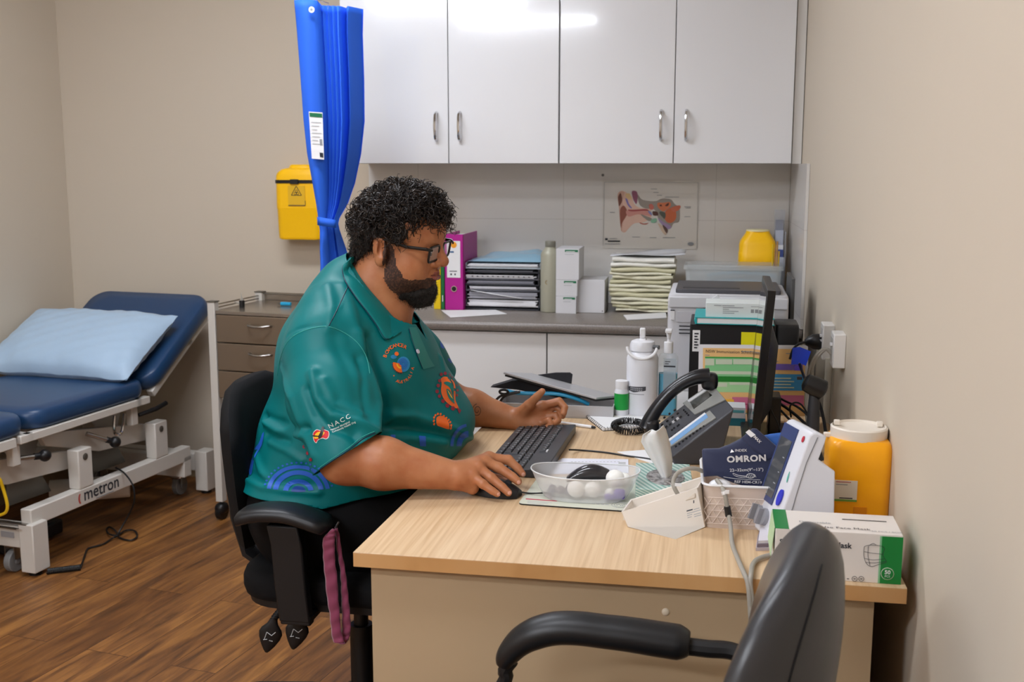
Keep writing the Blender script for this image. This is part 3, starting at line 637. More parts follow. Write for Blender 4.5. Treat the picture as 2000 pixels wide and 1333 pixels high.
# small vial beside the tub
p = pz(1338, 590, WZ); t = thing('vial', 'small clear vial with black cap between the cream bags and the clear tub', 'vial', (pY(1339, 560, 3.99).x - .012, 3.99, WZ))
MB(M('vial_glass', '#9aa08c', .15, alpha=.7)).lathe([(.009, 0), (.01, .002), (.01, .075), (.005, .083)], 20).build('body', t); MB(BLACK).cyl((0, 0, .083), (0, 0, .095), .006).build('cap', t)
# second sharps container
p = pY(1478, 517, 4.28); t = thing('sharps_container', 'yellow sharps container on the worktop behind the clear tub', 'sharps container', (p.x, 4.28, WZ)); h = pY(1478, 449, 4.28).z - WZ
b = MB(YEL); b.loft([rr3(0, 0, z, .138 * k, .12 * k, .03) for z, k in ((0, .93), (.006, .97), (h * .55, .99), (h * .56, 1.01), (h * .72, 1.01), (h * .73, .985), (h * .82, .985), (h * .87, .92), (h * .96, .66), (h * .985, .62))]); b.build('container', t)
MB(M('lid_cream', '#e9dfae', .4)).lathe([(.042, h * .98), (.044, h * .985), (.044, h), (.04, h + .002), (0, h + .002)], 28).build('lid', t)
# pamphlet holder at the right end
yp = 4.2; xa, xb = bb(yp, 1513, 1534); t = thing('brochure_holder', 'clear brochure holder of white and blue leaflets in the corner by the right wall', 'brochure holder', ((xa + xb) / 2, yp, WZ)); h = pY(1520, 412, yp).z - WZ; w_ = xb - xa
CP = M('acrylic', '#c7ccd6', .1, alpha=.35, coat=.5)
MB(CP).b2((-w_ / 2, 0, .002), (w_ / 2, .003, h * .55)).b2((-w_ / 2, .12, .002), (w_ / 2, .123, h)).b2((-w_ / 2, 0, 0), (w_ / 2, .123, .003)).b2((w_ / 2 - .003, 0, 0), (w_ / 2, .12, h * .8)).build('stand', t)
for i, (c, hh_) in enumerate((('#c9d2e0', .55), ('#3a4b86', .62), ('#e4e6ea', .66), ('#aeb4c4', .8), ('#8f93a0', .9))):
    lf = MB(M('leaf%d' % i, c, .5)).b2((-w_ / 2 + .004, .010 + i * .022, .004), (w_ / 2 - .006, .018 + i * .022, h * hh_)).build('leaflet'); lf.matrix_world = ROOTM[t.name]
    tag(lf, ['pale blue leaflet at the front of the corner brochure holder', 'dark blue leaflet second in the corner brochure holder', 'white leaflet in the middle of the corner brochure holder', 'lilac grey leaflet fourth in the corner brochure holder', 'tall grey leaflet at the back of the corner brochure holder'][i], 'leaflet', 'leaflets in the brochure holder')
x_, _ = bb(4.1, 1512, 1520)
t = thing('spatula_jar', 'jar of yellow strips and wooden sticks beside the worktop sharps container', 'jar', (pY(1514, 520, 4.13).x, 4.13, WZ))
MB(CP).lathe([(.016, 0), (.016, .16), (.014, .16), (.014, .003)], 20, caps=False).build('jar', t)
for i in range(4):
    a = i * 1.7; MB(M('stick', '#b98a4a', .6) if i % 2 else M('strip_yellow', '#e0b820', .5)).tube([(.006 * cos(a), .006 * sin(a), .004), (.012 * cos(a), .012 * sin(a), .24 + .012 * i)], .003, 5).build('stick', t)
# poster of the ear
PO = lambda x, y: (1160 + x / 8.886, 340 + y / 8.886)
yp = BW - .014
def pp(x, y, d=0): q = PO(x, y); return pY(q[0], q[1], yp - d)
po = thing('anatomy_poster', 'laminated poster with a coloured cross-section drawing of an ear on the tiles', 'poster', tuple(pp(950, 1290, .001)))
b = MB(M('laminate', '#d4d0c9', .25, coat=.4)); q = [pp(150, 110, 0), pp(1835, 120, 0), pp(1785, 1310, 0), pp(150, 1290, 0)]; b.loft([[p + Vector((0, k, 0)) for p in q] for k in (0, -.0015)]); b.build('sheet', po, world=True, smooth=False)
d = .0018
def mk(cols):
    global d
    for nm, c, pts in cols:
        d += .00012; MB(M('pr_' + nm, c, .55)).poly([pp(x, y, d) for x, y in pts]).build(nm, po, world=True, smooth=False)
def blob_(pts, k=4):
    P = [Vector((x, y, 0)) for x, y in pts]; n = len(P); out = []
    for i in range(n):
        a, b_, c, e = P[i - 1], P[i], P[(i + 1) % n], P[(i + 2) % n]
        for j in range(k): t = j / k; v = .5 * ((2 * b_) + (c - a) * t + (2 * a - 5 * b_ + 4 * c - e) * t * t + (3 * b_ - a - 3 * c + e) * t ** 3); out.append((v.x, v.y))
    return out
mk([('ear_canal_tissue', '#d8b3a0', blob_([(410, 380), (470, 295), (540, 310), (600, 350), (660, 400), (700, 520), (800, 590), (960, 600), (1000, 700), (980, 770), (860, 840), (700, 860), (600, 950), (540, 1015), (480, 990), (455, 850), (440, 640)])),
    ('outer_ear', '#c9a08d', blob_([(410, 380), (440, 310), (500, 300), (530, 330), (510, 400), (500, 520), (560, 620), (520, 760), (490, 960), (470, 980), (450, 800), (430, 560)])),
    ('concha', '#6d4031', blob_([(420, 400), (460, 330), (480, 380), (490, 470), (440, 560), (425, 500)])),
    ('canal_mouth', '#8e5140', blob_([(455, 620), (510, 550), (560, 600), (580, 680), (545, 760), (490, 850), (470, 940), (455, 800)])),
    ('canal', '#c98c80', blob_([(560, 640), (700, 640), (940, 650), (1000, 730), (900, 720), (760, 700), (600, 740)])),
    ('yellow_fat', '#d8b988', blob_([(550, 350), (620, 340), (650, 430), (600, 440), (560, 400)])),
    ('muscle', '#8e5468', blob_([(660, 300), (740, 305), (760, 400), (740, 520), (700, 480), (670, 400)])),
    ('vein', '#7d70a8', blob_([(545, 430), (580, 440), (610, 520), (660, 590), (630, 590), (580, 530)])),
    ('bone', '#938a80', blob_([(760, 360), (830, 440), (960, 470), (1080, 470), (1180, 430), (1330, 440), (1400, 520), (1485, 600), (1480, 820), (1380, 860), (1340, 940), (1280, 940), (1180, 850), (1120, 780), (1050, 620), (900, 600), (790, 530)])),
    ('bone_lower', '#8d867c', blob_([(810, 700), (900, 730), (1010, 780), (960, 820), (880, 770)])),
    ('red_line', '#a34848', blob_([(590, 620), (700, 620), (900, 610), (950, 640), (840, 640), (700, 650), (620, 645)])),
    ('malleus', '#c46a5c', blob_([(955, 540), (1000, 520), (1040, 570), (1020, 620), (970, 610)])),
    ('labyrinth', '#c9724a', blob_([(1110, 500), (1200, 500), (1320, 490), (1330, 560), (1260, 620), (1200, 650), (1130, 600), (1100, 550)])),
    ('cochlea', '#c2643b', blob_([(1250, 640), (1340, 590), (1420, 650), (1420, 780), (1340, 850), (1260, 830), (1220, 740)])),
    ('nerve', '#c3684c', blob_([(1330, 600), (1400, 560), (1500, 550), (1480, 620), (1390, 660)])),
    ('drum', '#7f84b4', blob_([(940, 640), (990, 660), (1010, 720), (960, 690)])),
    ('middle_ear', '#57342c', blob_([(1020, 650), (1100, 660), (1110, 720), (1030, 720)])),
    ('dark_window', '#4e5348', blob_([(1150, 650), (1240, 680), (1230, 780), (1180, 740), (1140, 690)])),
    ('dark_loop', '#5f3326', blob_([(1240, 540), (1300, 500), (1290, 550), (1250, 560)])),
    ('dark_loop_small', '#5f3326', blob_([(1140, 540), (1170, 530), (1180, 560), (1150, 560)])),
    ('tube_green', '#86b89a', blob_([(1000, 790), (1080, 770), (1090, 820), (1050, 850), (990, 840)])),
    ('tube_lilac', '#9c86a8', blob_([(1110, 760), (1200, 830), (1340, 910), (1290, 960), (1200, 900), (1140, 830)])),
    ('tube_pale', '#cbb49c', blob_([(1110, 860), (1180, 900), (1260, 1000), (1240, 1060), (1180, 1000)])),
    ('tube_dark', '#5a4138', blob_([(1190, 880), (1280, 960), (1265, 1030), (1220, 970)])),
    ('red_low', '#b0685c', blob_([(790, 840), (870, 860), (950, 850), (900, 880), (820, 870)]))])
d += .0003; b = MB(GREYINK)
def bar(x0, y0, x1, y1, m=GREYINK): b.poly([pp(x0, y0, d), pp(x1, y0, d), pp(x1, y1, d), pp(x0, y1, d)], m)
for x0_, x1_, y_ in ((985, 1095, 262), (1030, 1125, 320), (1095, 1180, 372), (1235, 1480, 402), (280, 360, 668), (1570, 1685, 570), (1590, 1680, 592), (1570, 1675, 742), (665, 800, 1095), (970, 1085, 1105), (1195, 1410, 1105), (190, 450, 1215)): bar(x0_, y_ - 5, x1_, y_ + 5)
bar(240, 1155, 455, 1180, INK); bar(195, 1115, 240, 1150, INK); bar(270, 1118, 400, 1126)
b.poly([pp(1680 + 55 * cos(a), 1215 + 32 * sin(a), d) for a in [i * pi / 8 for i in range(16)]])
b.poly([pp(180, 140, d), pp(1810, 148, d), pp(1810, 153, d), pp(180, 145, d)]); b.poly([pp(178, 140, d), pp(183, 140, d), pp(163, 1245, d), pp(158, 1245, d)]); b.poly([pp(1806, 148, d), pp(1811, 148, d), pp(1785, 1290, d), pp(1780, 1290, d)])
b.build('caption', po, world=True, smooth=False)
p = pp(155, 20, 0); MB(M('magnet', '#6f6b68', .5)).cyl(p, p + Vector((0, -.005, 0)), .0052, n=16).build('adhesive_dot', loc=tuple(p)); tag(COL.objects['adhesive_dot'], 'small grey dot stuck on the tiles above the poster corner', 'dot')

# ================================================================== PRINTER ON ITS STAND
st = thing('printer_stand', 'low white cabinet behind the desk carrying the printer', 'cabinet', (.06, 3.42, 0))
MB(CARC).b2((-.24, -.33, .02), (.215, .36, .729)).build('carcass', st, bevel=.002)
YP = 3.36; pxa = pY(1304, 600, YP).x; pxb = pY(1541, 600, YP).x; pw = pxb - pxa; zt = pY(1400, 577, YP).z
PM = M('printer_grey', '#c9c9cd', .4); PD = M('printer_dark', '#46464b', .4)
pr = thing('printer', 'grey white laser printer with dark output tray behind the black document box', 'printer', ((pxa + pxb) / 2, YP, .73)); hz = zt - .73
b = MB(PM); b.loft([rr3(0, .17, z, pw * k, .34, .02) for z, k in ((0, .98), (.01, 1), (hz - .012, 1), (hz - .002, .985), (hz, .97))]); b.build('body', pr, ang=50)
b = MB(PD); b.loft([rr3(0, .17, z, pw * .88, .27, .012) for z in (hz + .0002, hz + .012)]); tr_ = b.build('output_tray', pr, bevel=.002)
MB(M('printer_slot', '#38383c', .4)).b2((-pw * .38, .08, hz + .012), (pw * .1, .12, hz + .0135)).build('tray_slot', tr_)
b = MB(PM); b.b2((-pw * .5 + .003, -.006, hz - .04), (-pw * .16, .001, hz - .006)); b.b2((-pw * .08, -.006, hz - .04), (pw * .5 - .003, .001, hz - .006)); b.build('front_trim', pr, bevel=.003)
b = MB(WHITE); b.loft([[(-pw * .16, y, hz - .03), (-pw * .06, y, hz - .03), (-pw * .06, y, hz - .012), (-pw * .09, y, hz + .002), (-pw * .155, y, hz - .016)] for y in (-.012, .002)]); b.build('notch_lever', pr)
b = MB(M('printer_panel', '#c0bfc4', .35)).b2((-pw * .42, -.003, hz - .085), (-pw * .225, .001, hz - .052)); b.build('paper_door', pr, bevel=.001)
b = MB(INK)
for k in range(3): b.b2((-pw * .40, -.002, hz - .098 - k * .011), (-pw * .22, .001, hz - .095 - k * .011))
b.build('vent_slot', pr); MB(WHITE).b2((-pw * .475, -.003, hz - .078), (-pw * .44, .0, hz - .05)).b2((-pw * .475, -.0036, hz - .05), (-pw * .44, -.001, hz - .047), INK).build('control_panel', pr)
t = thing('dark_folder', 'dark grey folder wedged upright between the printer and the right wall', 'folder', (pY(1546, 600, 3.45).x + .002, 3.45, .73)); MB(M('folder_dk', '#4c4c4c', .5)).b2((-.006, 0, 0), (.006, .22, pY(1545, 545, 3.45).z - .73)).build('cover', t, bevel=.002)

# ================================================================== BLACK DOCUMENT BOX, NOTEBOOK, CARTON, SHEET
YB = 3.11; bx0 = pY(1346, 700, YB).x; bx1 = pY(1513, 700, YB).x; bzt = pY(1430, 634, YB).z
t = thing('document_box', 'black upright document box behind the phone, in front of the printer', 'document box', ((bx0 + bx1) / 2, YB, .73)); bw = bx1 - bx0
MB(M('box_black', '#15151a', .4)).b2((-bw / 2, 0, 0), (bw / 2, .2, bzt - .73)).build('box_body', t, bevel=.003)
q0 = pY(1353, 645, YB); q1 = pY(1366.5, 687, YB); lb = MB(PAPER).b2((q0.x, YB - .001, q0.z), (q1.x, YB, q1.z))
for i in range(6): lb.b2((q0.x + .005, YB - .0016, q0.z - .008 - .008 * i), (q1.x - .004 - .003 * (i % 2), YB - .0005, q0.z - .012 - .008 * i), INK)
lb.build('spine_label', t, world=True)
sx0 = pY(1512, 700, YB).x; sx1 = pY(1560, 700, YB).x
t = thing('desk_speaker', 'black rounded box beside the document box against the right wall', 'speaker', ((sx0 + sx1) / 2, YB + .02, .73)); sw = sx1 - sx0
MB(DARK).loft([rr3(0, .06, z, sw * k, .13 * k, .012) for z, k in ((0, .98), (.004, 1), (bzt - .73 - .01, 1), (bzt - .73 - .002, .96), (bzt - .73, .9))]).build('housing', t, ang=60)
TEAL = M('teal_cover', '#1ba3a6', .4)
a = pY(1357, 632, YB); c = pY(1512, 632, YB); t = thing('notebook', 'teal notebook lying on top of the black document box', 'notebook', ((a.x + c.x) / 2, YB - .012, bzt + .0005)); w_ = c.x - a.x
MB(TEAL).b2((-w_ / 2, 0, 0), (w_ / 2, .19, .002)).b2((-w_ / 2, 0, .017), (w_ / 2, .19, .019)).loft([[(-w_ / 2 + .004 - .006 * sin(pi * i / 8), y, .001 + .017 * i / 8) for i in range(9)] + [(-w_ / 2 + .006, y, .018), (-w_ / 2 + .006, y, .001)] for y in (0, .19)]).build('cover', t)
MB(PAPER).b2((-w_ / 2 + .004, .003, .0022), (w_ / 2 - .003, .187, .0168)).build('pages', t)
zc = bzt + .0195; a = pY(1378, 620, YB); c = pY(1512, 620, YB); t = thing('medical_carton', 'long white printed carton on top of the teal notebook', 'carton', ((a.x + c.x) / 2, YB + .0, zc)); w_ = c.x - a.x; h = pY(1400, 592, YB).z - zc
MB(M('carton_mint', '#d9e0df', .5)).b2((-w_ / 2, 0, 0), (w_ / 2, .10, h)).build('carton', t, bevel=.001)
b = MB(GREYINK)
for i, (u0, u1) in enumerate(((.12, .23), (.24, .42), (.25, .55), (.25, .34), (.25, .48), (.25, .42))): zz = h * (.80 - .13 * max(0, i - 1)); b.b2((-w_ / 2 + w_ * u0, -.0006, zz), (-w_ / 2 + w_ * u1, 0, zz + .0018))
for u in (.66, .72): b.b2((-w_ / 2 + w_ * u, -.0006, h * .35), (-w_ / 2 + w_ * (u + .045), 0, h * .6))
b.b2((-w_ / 2 + w_ * .66, -.0006, h * .78), (-w_ / 2 + w_ * .9, 0, h * .81)); b.build('print', t)
a = pY(1448, 649, YB - .001); c = pY(1506, 676, YB - .001); t = thing('sticky_note', 'yellow sticky note on the front of the black document box', 'note', ((a.x + c.x) / 2, YB - .001, c.z)); MB(M('note_yellow', '#e8e000', .6)).b2((-(c.x - a.x) / 2, -.0008, 0), ((c.x - a.x) / 2, 0, a.z - c.z)).build('note', t)
# immunisation sheet leaning on the box
ys0 = YB - .035; 
def sh(px, py, k=0): return pP(px, py, (0, YB - .006 - k, bzt - .05), (0, 1, -.12))
S = thing('schedule_sheet', 'laminated schedule with orange, green, blue and pink bands leaning on the black box', 'sheet', tuple(sh(1470, 835)))
b = MB(M('sheet_white', '#dfdde0', .4)); q = [sh(1365, 673), sh(1578, 675), sh(1580, 840), sh(1362, 838)]; b.loft([[p + Vector((0, k, 0)) for p in q] for k in (0, -.0012)]); b.build('sheet', S, world=True, smooth=False)
def band(nm, c, x0, y0, x1, y1, k=.0018): MB(M('bd_' + nm, c, .45)).poly([sh(x0, y0, k), sh(x1, y0 + (x1 - x0) * .012, k), sh(x1, y1 + (x1 - x0) * .012, k), sh(x0, y1, k)]).build(nm, S, world=True, smooth=False)
band('orange_field', '#e5b878', 1373, 680, 1572, 836)
band('green_table', '#7fc486', 1377, 698, 1490, 735, .0021); band('green_line', '#2f9a3a', 1377, 697, 1490, 699.5, .0024); band('green_header', '#107a1e', 1377, 735, 1490, 746, .0022); band('green_lower', '#9fd096', 1377, 746, 1490, 766, .0022)
for i, (x0_, x1_, y0_, y1_) in enumerate(((1377, 1395, 701, 714), (1398, 1430, 702, 712), (1432, 1480, 702, 712), (1377, 1470, 725, 731), (1395, 1420, 748, 756), (1425, 1480, 747, 752))): band('table_cell', '#c3cdb4', x0_, y0_, x1_, y1_, .0026)
band('pink_table', '#cc6f92', 1430, 776, 1490, 800, .0022); band('pink_line', '#9a2f55', 1430, 789, 1490, 791, .0025); band('teal_strip', '#4a9aa2', 1377, 806, 1490, 814, .0022)
band('purple_table', '#7a62b8', 1508, 711, 1568, 723, .0022); band('blue_table', '#3d93c8', 1506, 731, 1570, 763, .0022); band('pink_table', '#c87496', 1504, 772, 1570, 792, .0022)
for i in range(4): band('table_cell', '#79b6d8', 1510, 738 + i * 6, 1545 + 6 * (i % 2), 740.5 + i * 6, .0026)
b = MB(INK); T_ = Matrix(); 
def shtext(s_, px, py, size, m, al='LEFT'):
    p = sh(px, py, .0028); T = Matrix.Translation(p) @ Matrix.Rotation(R(90 - 6.8), 4, 'X'); MB_.text(s_, T, size, m, align=al)
MB_ = MB(INK); shtext('NSW Immunisation Schedule', 1378, 686.5, .0118, INK)
for x0_, x1_, y_ in ((1448, 1480, 687), (1377, 1386, 694), (1535, 1560, 691), (1508, 1520, 706), (1509, 1520, 770)):
    MB_.poly([sh(x0_, y_ - .7, .0028), sh(x1_, y_ - .3, .0028), sh(x1_, y_ + 1, .0028), sh(x0_, y_ + .7, .0028)], GREYINK)
MB_.build('print', S, world=True, smooth=False)
# ================================================================== THINGS ON THE DESK
def wloc(p): return tuple(p)
# --- white insulated bottle
p = pY(1253, 806, 3.0); t = thing('water_bottle', 'tall white insulated bottle with straw lid at the far edge of the desk', 'bottle', (p.x, 3.0, DZ)); S_ = 3.05 * .97 / F
W1 = M('bottle_white', '#dcdde2', .3); r_ = .0435; hb = pY(1253, 690, 3.0).z - DZ
MB(W1).lathe([(r_ - .003, 0), (r_, .003), (r_, hb * .74), (r_, hb * .93), (r_ - .004, hb * .985), (r_ - .010, hb * 1.03), (r_ - .014, hb * 1.05), (r_ - .014, hb * 1.07)], 44).build('body', t)
lid = MB(W1).lathe([(r_ - .010, hb * 1.045), (r_ - .008, hb * 1.05), (r_ - .008, hb * 1.13), (r_ - .012, hb * 1.19), (r_ - .022, hb * 1.215), (0, hb * 1.215)], 40).build('lid', t)
MB(WHITE).b2((-.009, -.012, hb * 1.2), (.009, .010, hb * 1.24)).b2((-.0085, -.010, hb * 1.24), (.007, .006, hb * 1.40)).build('spout', lid, bevel=.003)
MB(WHITE).tube([(.040 * cos(a), -.03 - .012 * abs(sin(a)) - .0, hb * 1.12 - .030 * sin(a)) for a in [pi * i / 14 for i in range(15)]], .0045, 8).build('carry_loop', lid)
MB(M('pin', '#4a4a4c', .4)).cyl((.030, -.025, hb * 1.125), (.046, -.030, hb * 1.125), .006).build('loop_pin', lid)
b = MB(M('logo_dark', '#4a4b50', .5)); q = [(-.6, -.1), (-.52, .12), (-.3, .15), (.1, .17), (.62, .2), (.45, .08), (.5, -.02), (.3, -.05), (.15, -.17), (-.3, -.13), (-.55, -.16)]
def onb(u, v, rr): return (rr * sin(u), -rr * cos(u), hb * .46 + v * .045)
vt = []
for i in range(25):
    u = -.6 + 1.2 * i / 24; hi = .15 + .06 * (u + .6) / 1.2 - .05 * (i == 0); lo = -.15 + .14 * max(0, (u - .1)) * 2 + .03 * sin(9 * u)
    vt += [onb(-.30 + u * 1.0, lo, r_ + .0006), onb(-.30 + u * 1.0, hi, r_ + .0006)]
b.add(vt, [(2 * i, 2 * i + 2, 2 * i + 3, 2 * i + 1) for i in range(24)])
for k in range(7):
    for w_, z_k in ((.05, .05), (.045, -.06)):
        u0 = -.42 + k * .12; b.add([onb(-.30 + u0, z_k, r_ + .001), onb(-.30 + u0 + w_ * 1.6, z_k, r_ + .001), onb(-.30 + u0 + w_ * 1.6, z_k + .06, r_ + .001), onb(-.30 + u0, z_k + .06, r_ + .001)], [(0, 1, 2, 3)], M('logo_light', '#a9aab0', .5))
b.build('logo', t)
b = MB(GREYINK); b.add([onb(-.9 + .1 * i, v, r_ + .0006) for i in range(12) for v in (-.31, -.27)], [(2 * i, 2 * i + 2, 2 * i + 3, 2 * i + 1) for i in range(11)]); b.build('print_line', t)
# --- hand sanitiser
p = pY(1303, 806, 3.02); t = thing('sanitiser_bottle', 'clear pump bottle of blue hand gel behind the phone handset', 'pump bottle', (p.x, 3.02, DZ)); hb = pY(1303, 690, 3.02).z - DZ
zl = pY(1303, 729, 3.02).z - DZ; ww, dd = .054, .034
MB(M('gel_blue', '#1a9cc2', .2)).loft([rr3(0, 0, z, ww - .003, dd - .003, .012) for z in (.002, zl)]).build('gel', t)
MB(M('clear_bottle', '#c9dbe2', .08, alpha=.16, coat=.5)).loft([rr3(0, 0, z, ww * k, dd * k, .012 * k) for z, k in ((0, .94), (.004, 1), (hb - .012, 1), (hb - .003, .86), (hb, .5))]).build('bottle', t)
pm = MB(WHITE).cyl((0, 0, hb), (0, 0, hb + .032), .0125).cyl((0, 0, hb + .03), (0, 0, hb + .066), .004).cyl((0, 0, hb + .040), (0, 0, hb + .066), .0045, .0095).b2((-.009, -.03, hb + .06), (.009, .006, hb + .068)).build('pump', t, bevel=.0015)
b = MB(M('label_clear', '#b7c4cc', .5, alpha=.45)); b.b2((-.012, -dd / 2 - .0008, .05), (.022, -dd / 2, hb - .012)); b.b2((-.011, -dd / 2 - .0014, hb - .036), (.020, -dd / 2 - .0006, hb - .032), INK).b2((-.008, -dd / 2 - .0014, hb - .022), (.006, -dd / 2 - .0006, hb - .02), INK).b2((-.008, -dd / 2 - .0014, hb - .028), (.002, -dd / 2 - .0006, hb - .026), INK)
b.build('label', t)
MB(M('hazard_red', '#b01c45', .5)).box((0, 0, 0), (.013, .0012, .013), T=Matrix.Translation((-.002, -dd / 2 - .0012, .045)) @ Matrix.Rotation(R(45), 4, 'Y')).build('hazard_diamond', t)
# --- tablet bottle
p = pY(1212, 803, 2.97); t = thing('tablet_bottle', 'small white tablet bottle with green label beside the tall white bottle', 'bottle', (p.x + .002, 2.97, DZ)); hb = pY(1212, 743, 2.97).z - DZ
MB(W1).lathe([(.018, 0), (.0195, .002), (.0195, hb * .68), (.017, hb * .76), (.0165, hb * .78)], 30).build('body', t)
MB(WHITE).lathe([(.0165, hb * .78), (.017, hb * .79), (.017, hb * .99), (.0155, hb), (0, hb)], 30).build('cap', t)
MB(M('tab_green', '#15983c', .45)).lathe([(.0198, hb * .22), (.0198, hb * .66)], 30, caps=False).build('label', t)
# --- low tray with clutter
tx0 = pY(962, 800, 2.96).x + .02; tx1 = pY(1200, 806, 2.96).x; TY = 2.93
GT = M('tray_grey_white', '#b9b7b8', .45)
t = thing('storage_tray', 'low light grey tray of medical clutter at the far edge of the desk', 'tray', ((tx0 + tx1) / 2, TY, DZ)); tw = tx1 - tx0; th = .036; td = .12
b = MB(GT); b.b2((-tw / 2, 0, 0), (tw / 2, td, .003)); b.b2((-tw / 2, 0, .003), (tw / 2, .003, th)); b.b2((-tw / 2, td - .003, .003), (tw / 2, td, th)); b.b2((-tw / 2, .003, .003), (-tw / 2 + .003, td - .003, th)); b.b2((tw / 2 - .003, .003, .003), (tw / 2, td - .003, th)); b.build('tray', t, bevel=.001)
yb = TY + .04
def qp(px, py, y): return pY(px, py, y)
# silver laptop-like lid lying aslant
A = qp(984, 727, yb - .02); B_ = qp(1165, 777, TY + .006); C_ = qp(1205, 773, TY + .09); D_ = qp(1038, 729, TY + .12)
b = MB(M('lid_silver', '#bfc0c4', .35, .3)); nrm = (B_ - A).cross(D_ - A).normalized(); nrm = nrm if nrm.z > 0 else -nrm
b.loft([[p - nrm * k for p in (A, B_, C_, D_)] for k in (0, .006)]); o = b.build('tablet_computer', loc=tuple(B_), smooth=False, bevel=.001); tag(o, 'flat silver tablet lying aslant on top of the grey tray', 'tablet')
b = MB(BLACK); b.loft([[p - nrm * k for p in (A + (B_ - A) * .02, B_, C_, D_)] for k in (.0062, .011)]); o = b.build('tablet_case', loc=tuple(B_), smooth=False); tag(o, 'black folio under the silver tablet in the grey tray', 'case')
CL = M('black_cloth', '#232328', .7)
def flap(name, pts, y, lab, dy=.03):
    P = [qp(px, py, y) for px, py in pts]; b = MB(CL); b.loft([[p + Vector((0, k, 0)) for p in P] for k in (0, dy)]); o = b.build(name, loc=tuple(P[0]), smooth=False, bevel=.001); tag(o, lab, 'pouch')
flap('black_pouch', [(957, 757), (1000, 744), (1040, 742), (1090, 758), (1150, 776), (1100, 779), (1010, 762)], TY + .05, 'black fabric pouch poking out left under the silver tablet', .04)
flap('black_flap', [(1050, 733), (1085, 728.5), (1113, 728.5), (1118, 732), (1116, 750)], TY + .1, 'black triangular flap standing behind the silver tablet', .006)
b = MB(M('tube_blue', '#2f9fd0', .35)); b.tube(spline([qp(990, 764, TY + .02), qp(1010, 768, TY + .02), qp(1050, 769, TY + .02), qp(1090, 770, TY + .02), qp(1125, 779, TY + .02), qp(1150, 790, TY + .03)], 6), .0055, 10); o = b.build('stethoscope', loc=tuple(qp(1050, 769, TY + .02))); tag(o, 'bright blue stethoscope tubing lying in the grey tray', 'stethoscope')
b = MB(BLACK)
for k in (0, 1): b.tube(spline([qp(1010 + 6 * k, 766, TY - .004), qp(992, 770 + 2 * k, TY - .01), qp(975 + 6 * k, 776 + 3 * k, TY - .01), qp(962 + 10 * k, 792 + 3 * k, TY - .01), (qp(956 + 12 * k, 800, TY - .01).x, TY - .01, DZ + .004)], 6), .0035, 8)
b.tube([qp(984, 766, TY - .012) + Vector((.012 * cos(a), 0, .006 * sin(a))) for a in [i * pi / 8 for i in range(16)]], .0035, 8, closed=True)
o = b.build('black_tubing', loc=tuple(qp(985, 776, TY))); tag(o, 'two loops of black tubing hanging over the left end of the grey tray', 'tubing')
MB(WHITE).b2(qp(1056, 755, TY + .012), qp(1072, 764, TY + .004)).build('x')
o = COL.objects['x']; bpy.data.objects.remove(o)
# --- spiral notebook and pen
q = [pz(1144, 810, DZ + .008), pz(1262, 808, DZ + .008), pz(1290, 830, DZ + .008), pz(1178, 837, DZ + .008)]
t = thing('spiral_notebook', 'open white spiral notebook under the coiled phone cord', 'notebook', (q[3].x, q[3].y, DZ))
MB(PAPER).loft([[Vector((p.x, p.y, DZ + k)) for p in q] for k in (.0015, .008)]).build('pages', t, world=True, smooth=False)
MB(BLACK).loft([[Vector((p.x, p.y, DZ + k)) + (p - (q[0] + q[2]) / 2) * .03 * Vector((1, 1, 0)).length * 0 for p in q] for k in (0.0002, .0014)]).build('cover', t, world=True, smooth=False)
b = MB(BLACK)
for (a_, c_, n) in ((q[3], q[2], 20), (q[0], q[3], 12)):
    for i in range(n):
        p = a_.lerp(c_, (i + .5) / n); p.z = DZ + .0055; dd_ = (c_ - a_).normalized(); sd = dd_.cross(Vector((0, 0, 1)))
        b.tube([p + sd * (.0045 * cos(a)) + Vector((0, 0, .0050 * sin(a))) for a in [k * pi / 5 for k in range(10)]], .0006, 4, closed=True)
b.build('spiral_wire', t, world=True)
a = pz(1088, 825, DZ + .005); c = pz(1156, 834.5, DZ + .005); t = thing('pen', 'white pen with black tip lying between the keyboard and the notebook', 'pen', (c.x, c.y, DZ))
MB(WHITE).cyl(a, c, .0042, n=12).build('barrel', t, world=True); MB(BLACK).cyl(c, c + (c - a) * .10, .0042, .003, n=12).build('cap', t, world=True)
# --- keyboard
KX0, KX1, KY0, KY1 = -.498, -.345, 2.335, 2.765
KR = -1.5
kb = thing('keyboard', 'black computer keyboard between the man\'s hands', 'keyboard', ((KX0 + KX1) / 2, (KY0 + KY1) / 2, DZ), KR)
kw = KX1 - KX0; kl = KY1 - KY0
KM = M('keyboard_black', '#35363a', .42, bump=(400, .15, .0003)); KK = M('key_black', '#242529', .4)
def kz(x): return .010 + .014 * (x + kw / 2) / kw
MB(KM).loft([[(-kw / 2, y, 0.001), (kw / 2, y, .001), (kw / 2, y, kz(kw / 2)), (-kw / 2, y, kz(-kw / 2))] for y in (-kl / 2, kl / 2)]).build('case', kb, bevel=.002)
MB(M('kb_led', '#c8c8ca', .4)).b2((kw / 2 - .028, -kl / 2 + .145, kz(kw / 2 - .024)), (kw / 2 - .024, -kl / 2 + .163, kz(kw / 2) + .0004)).build('badge', kb)
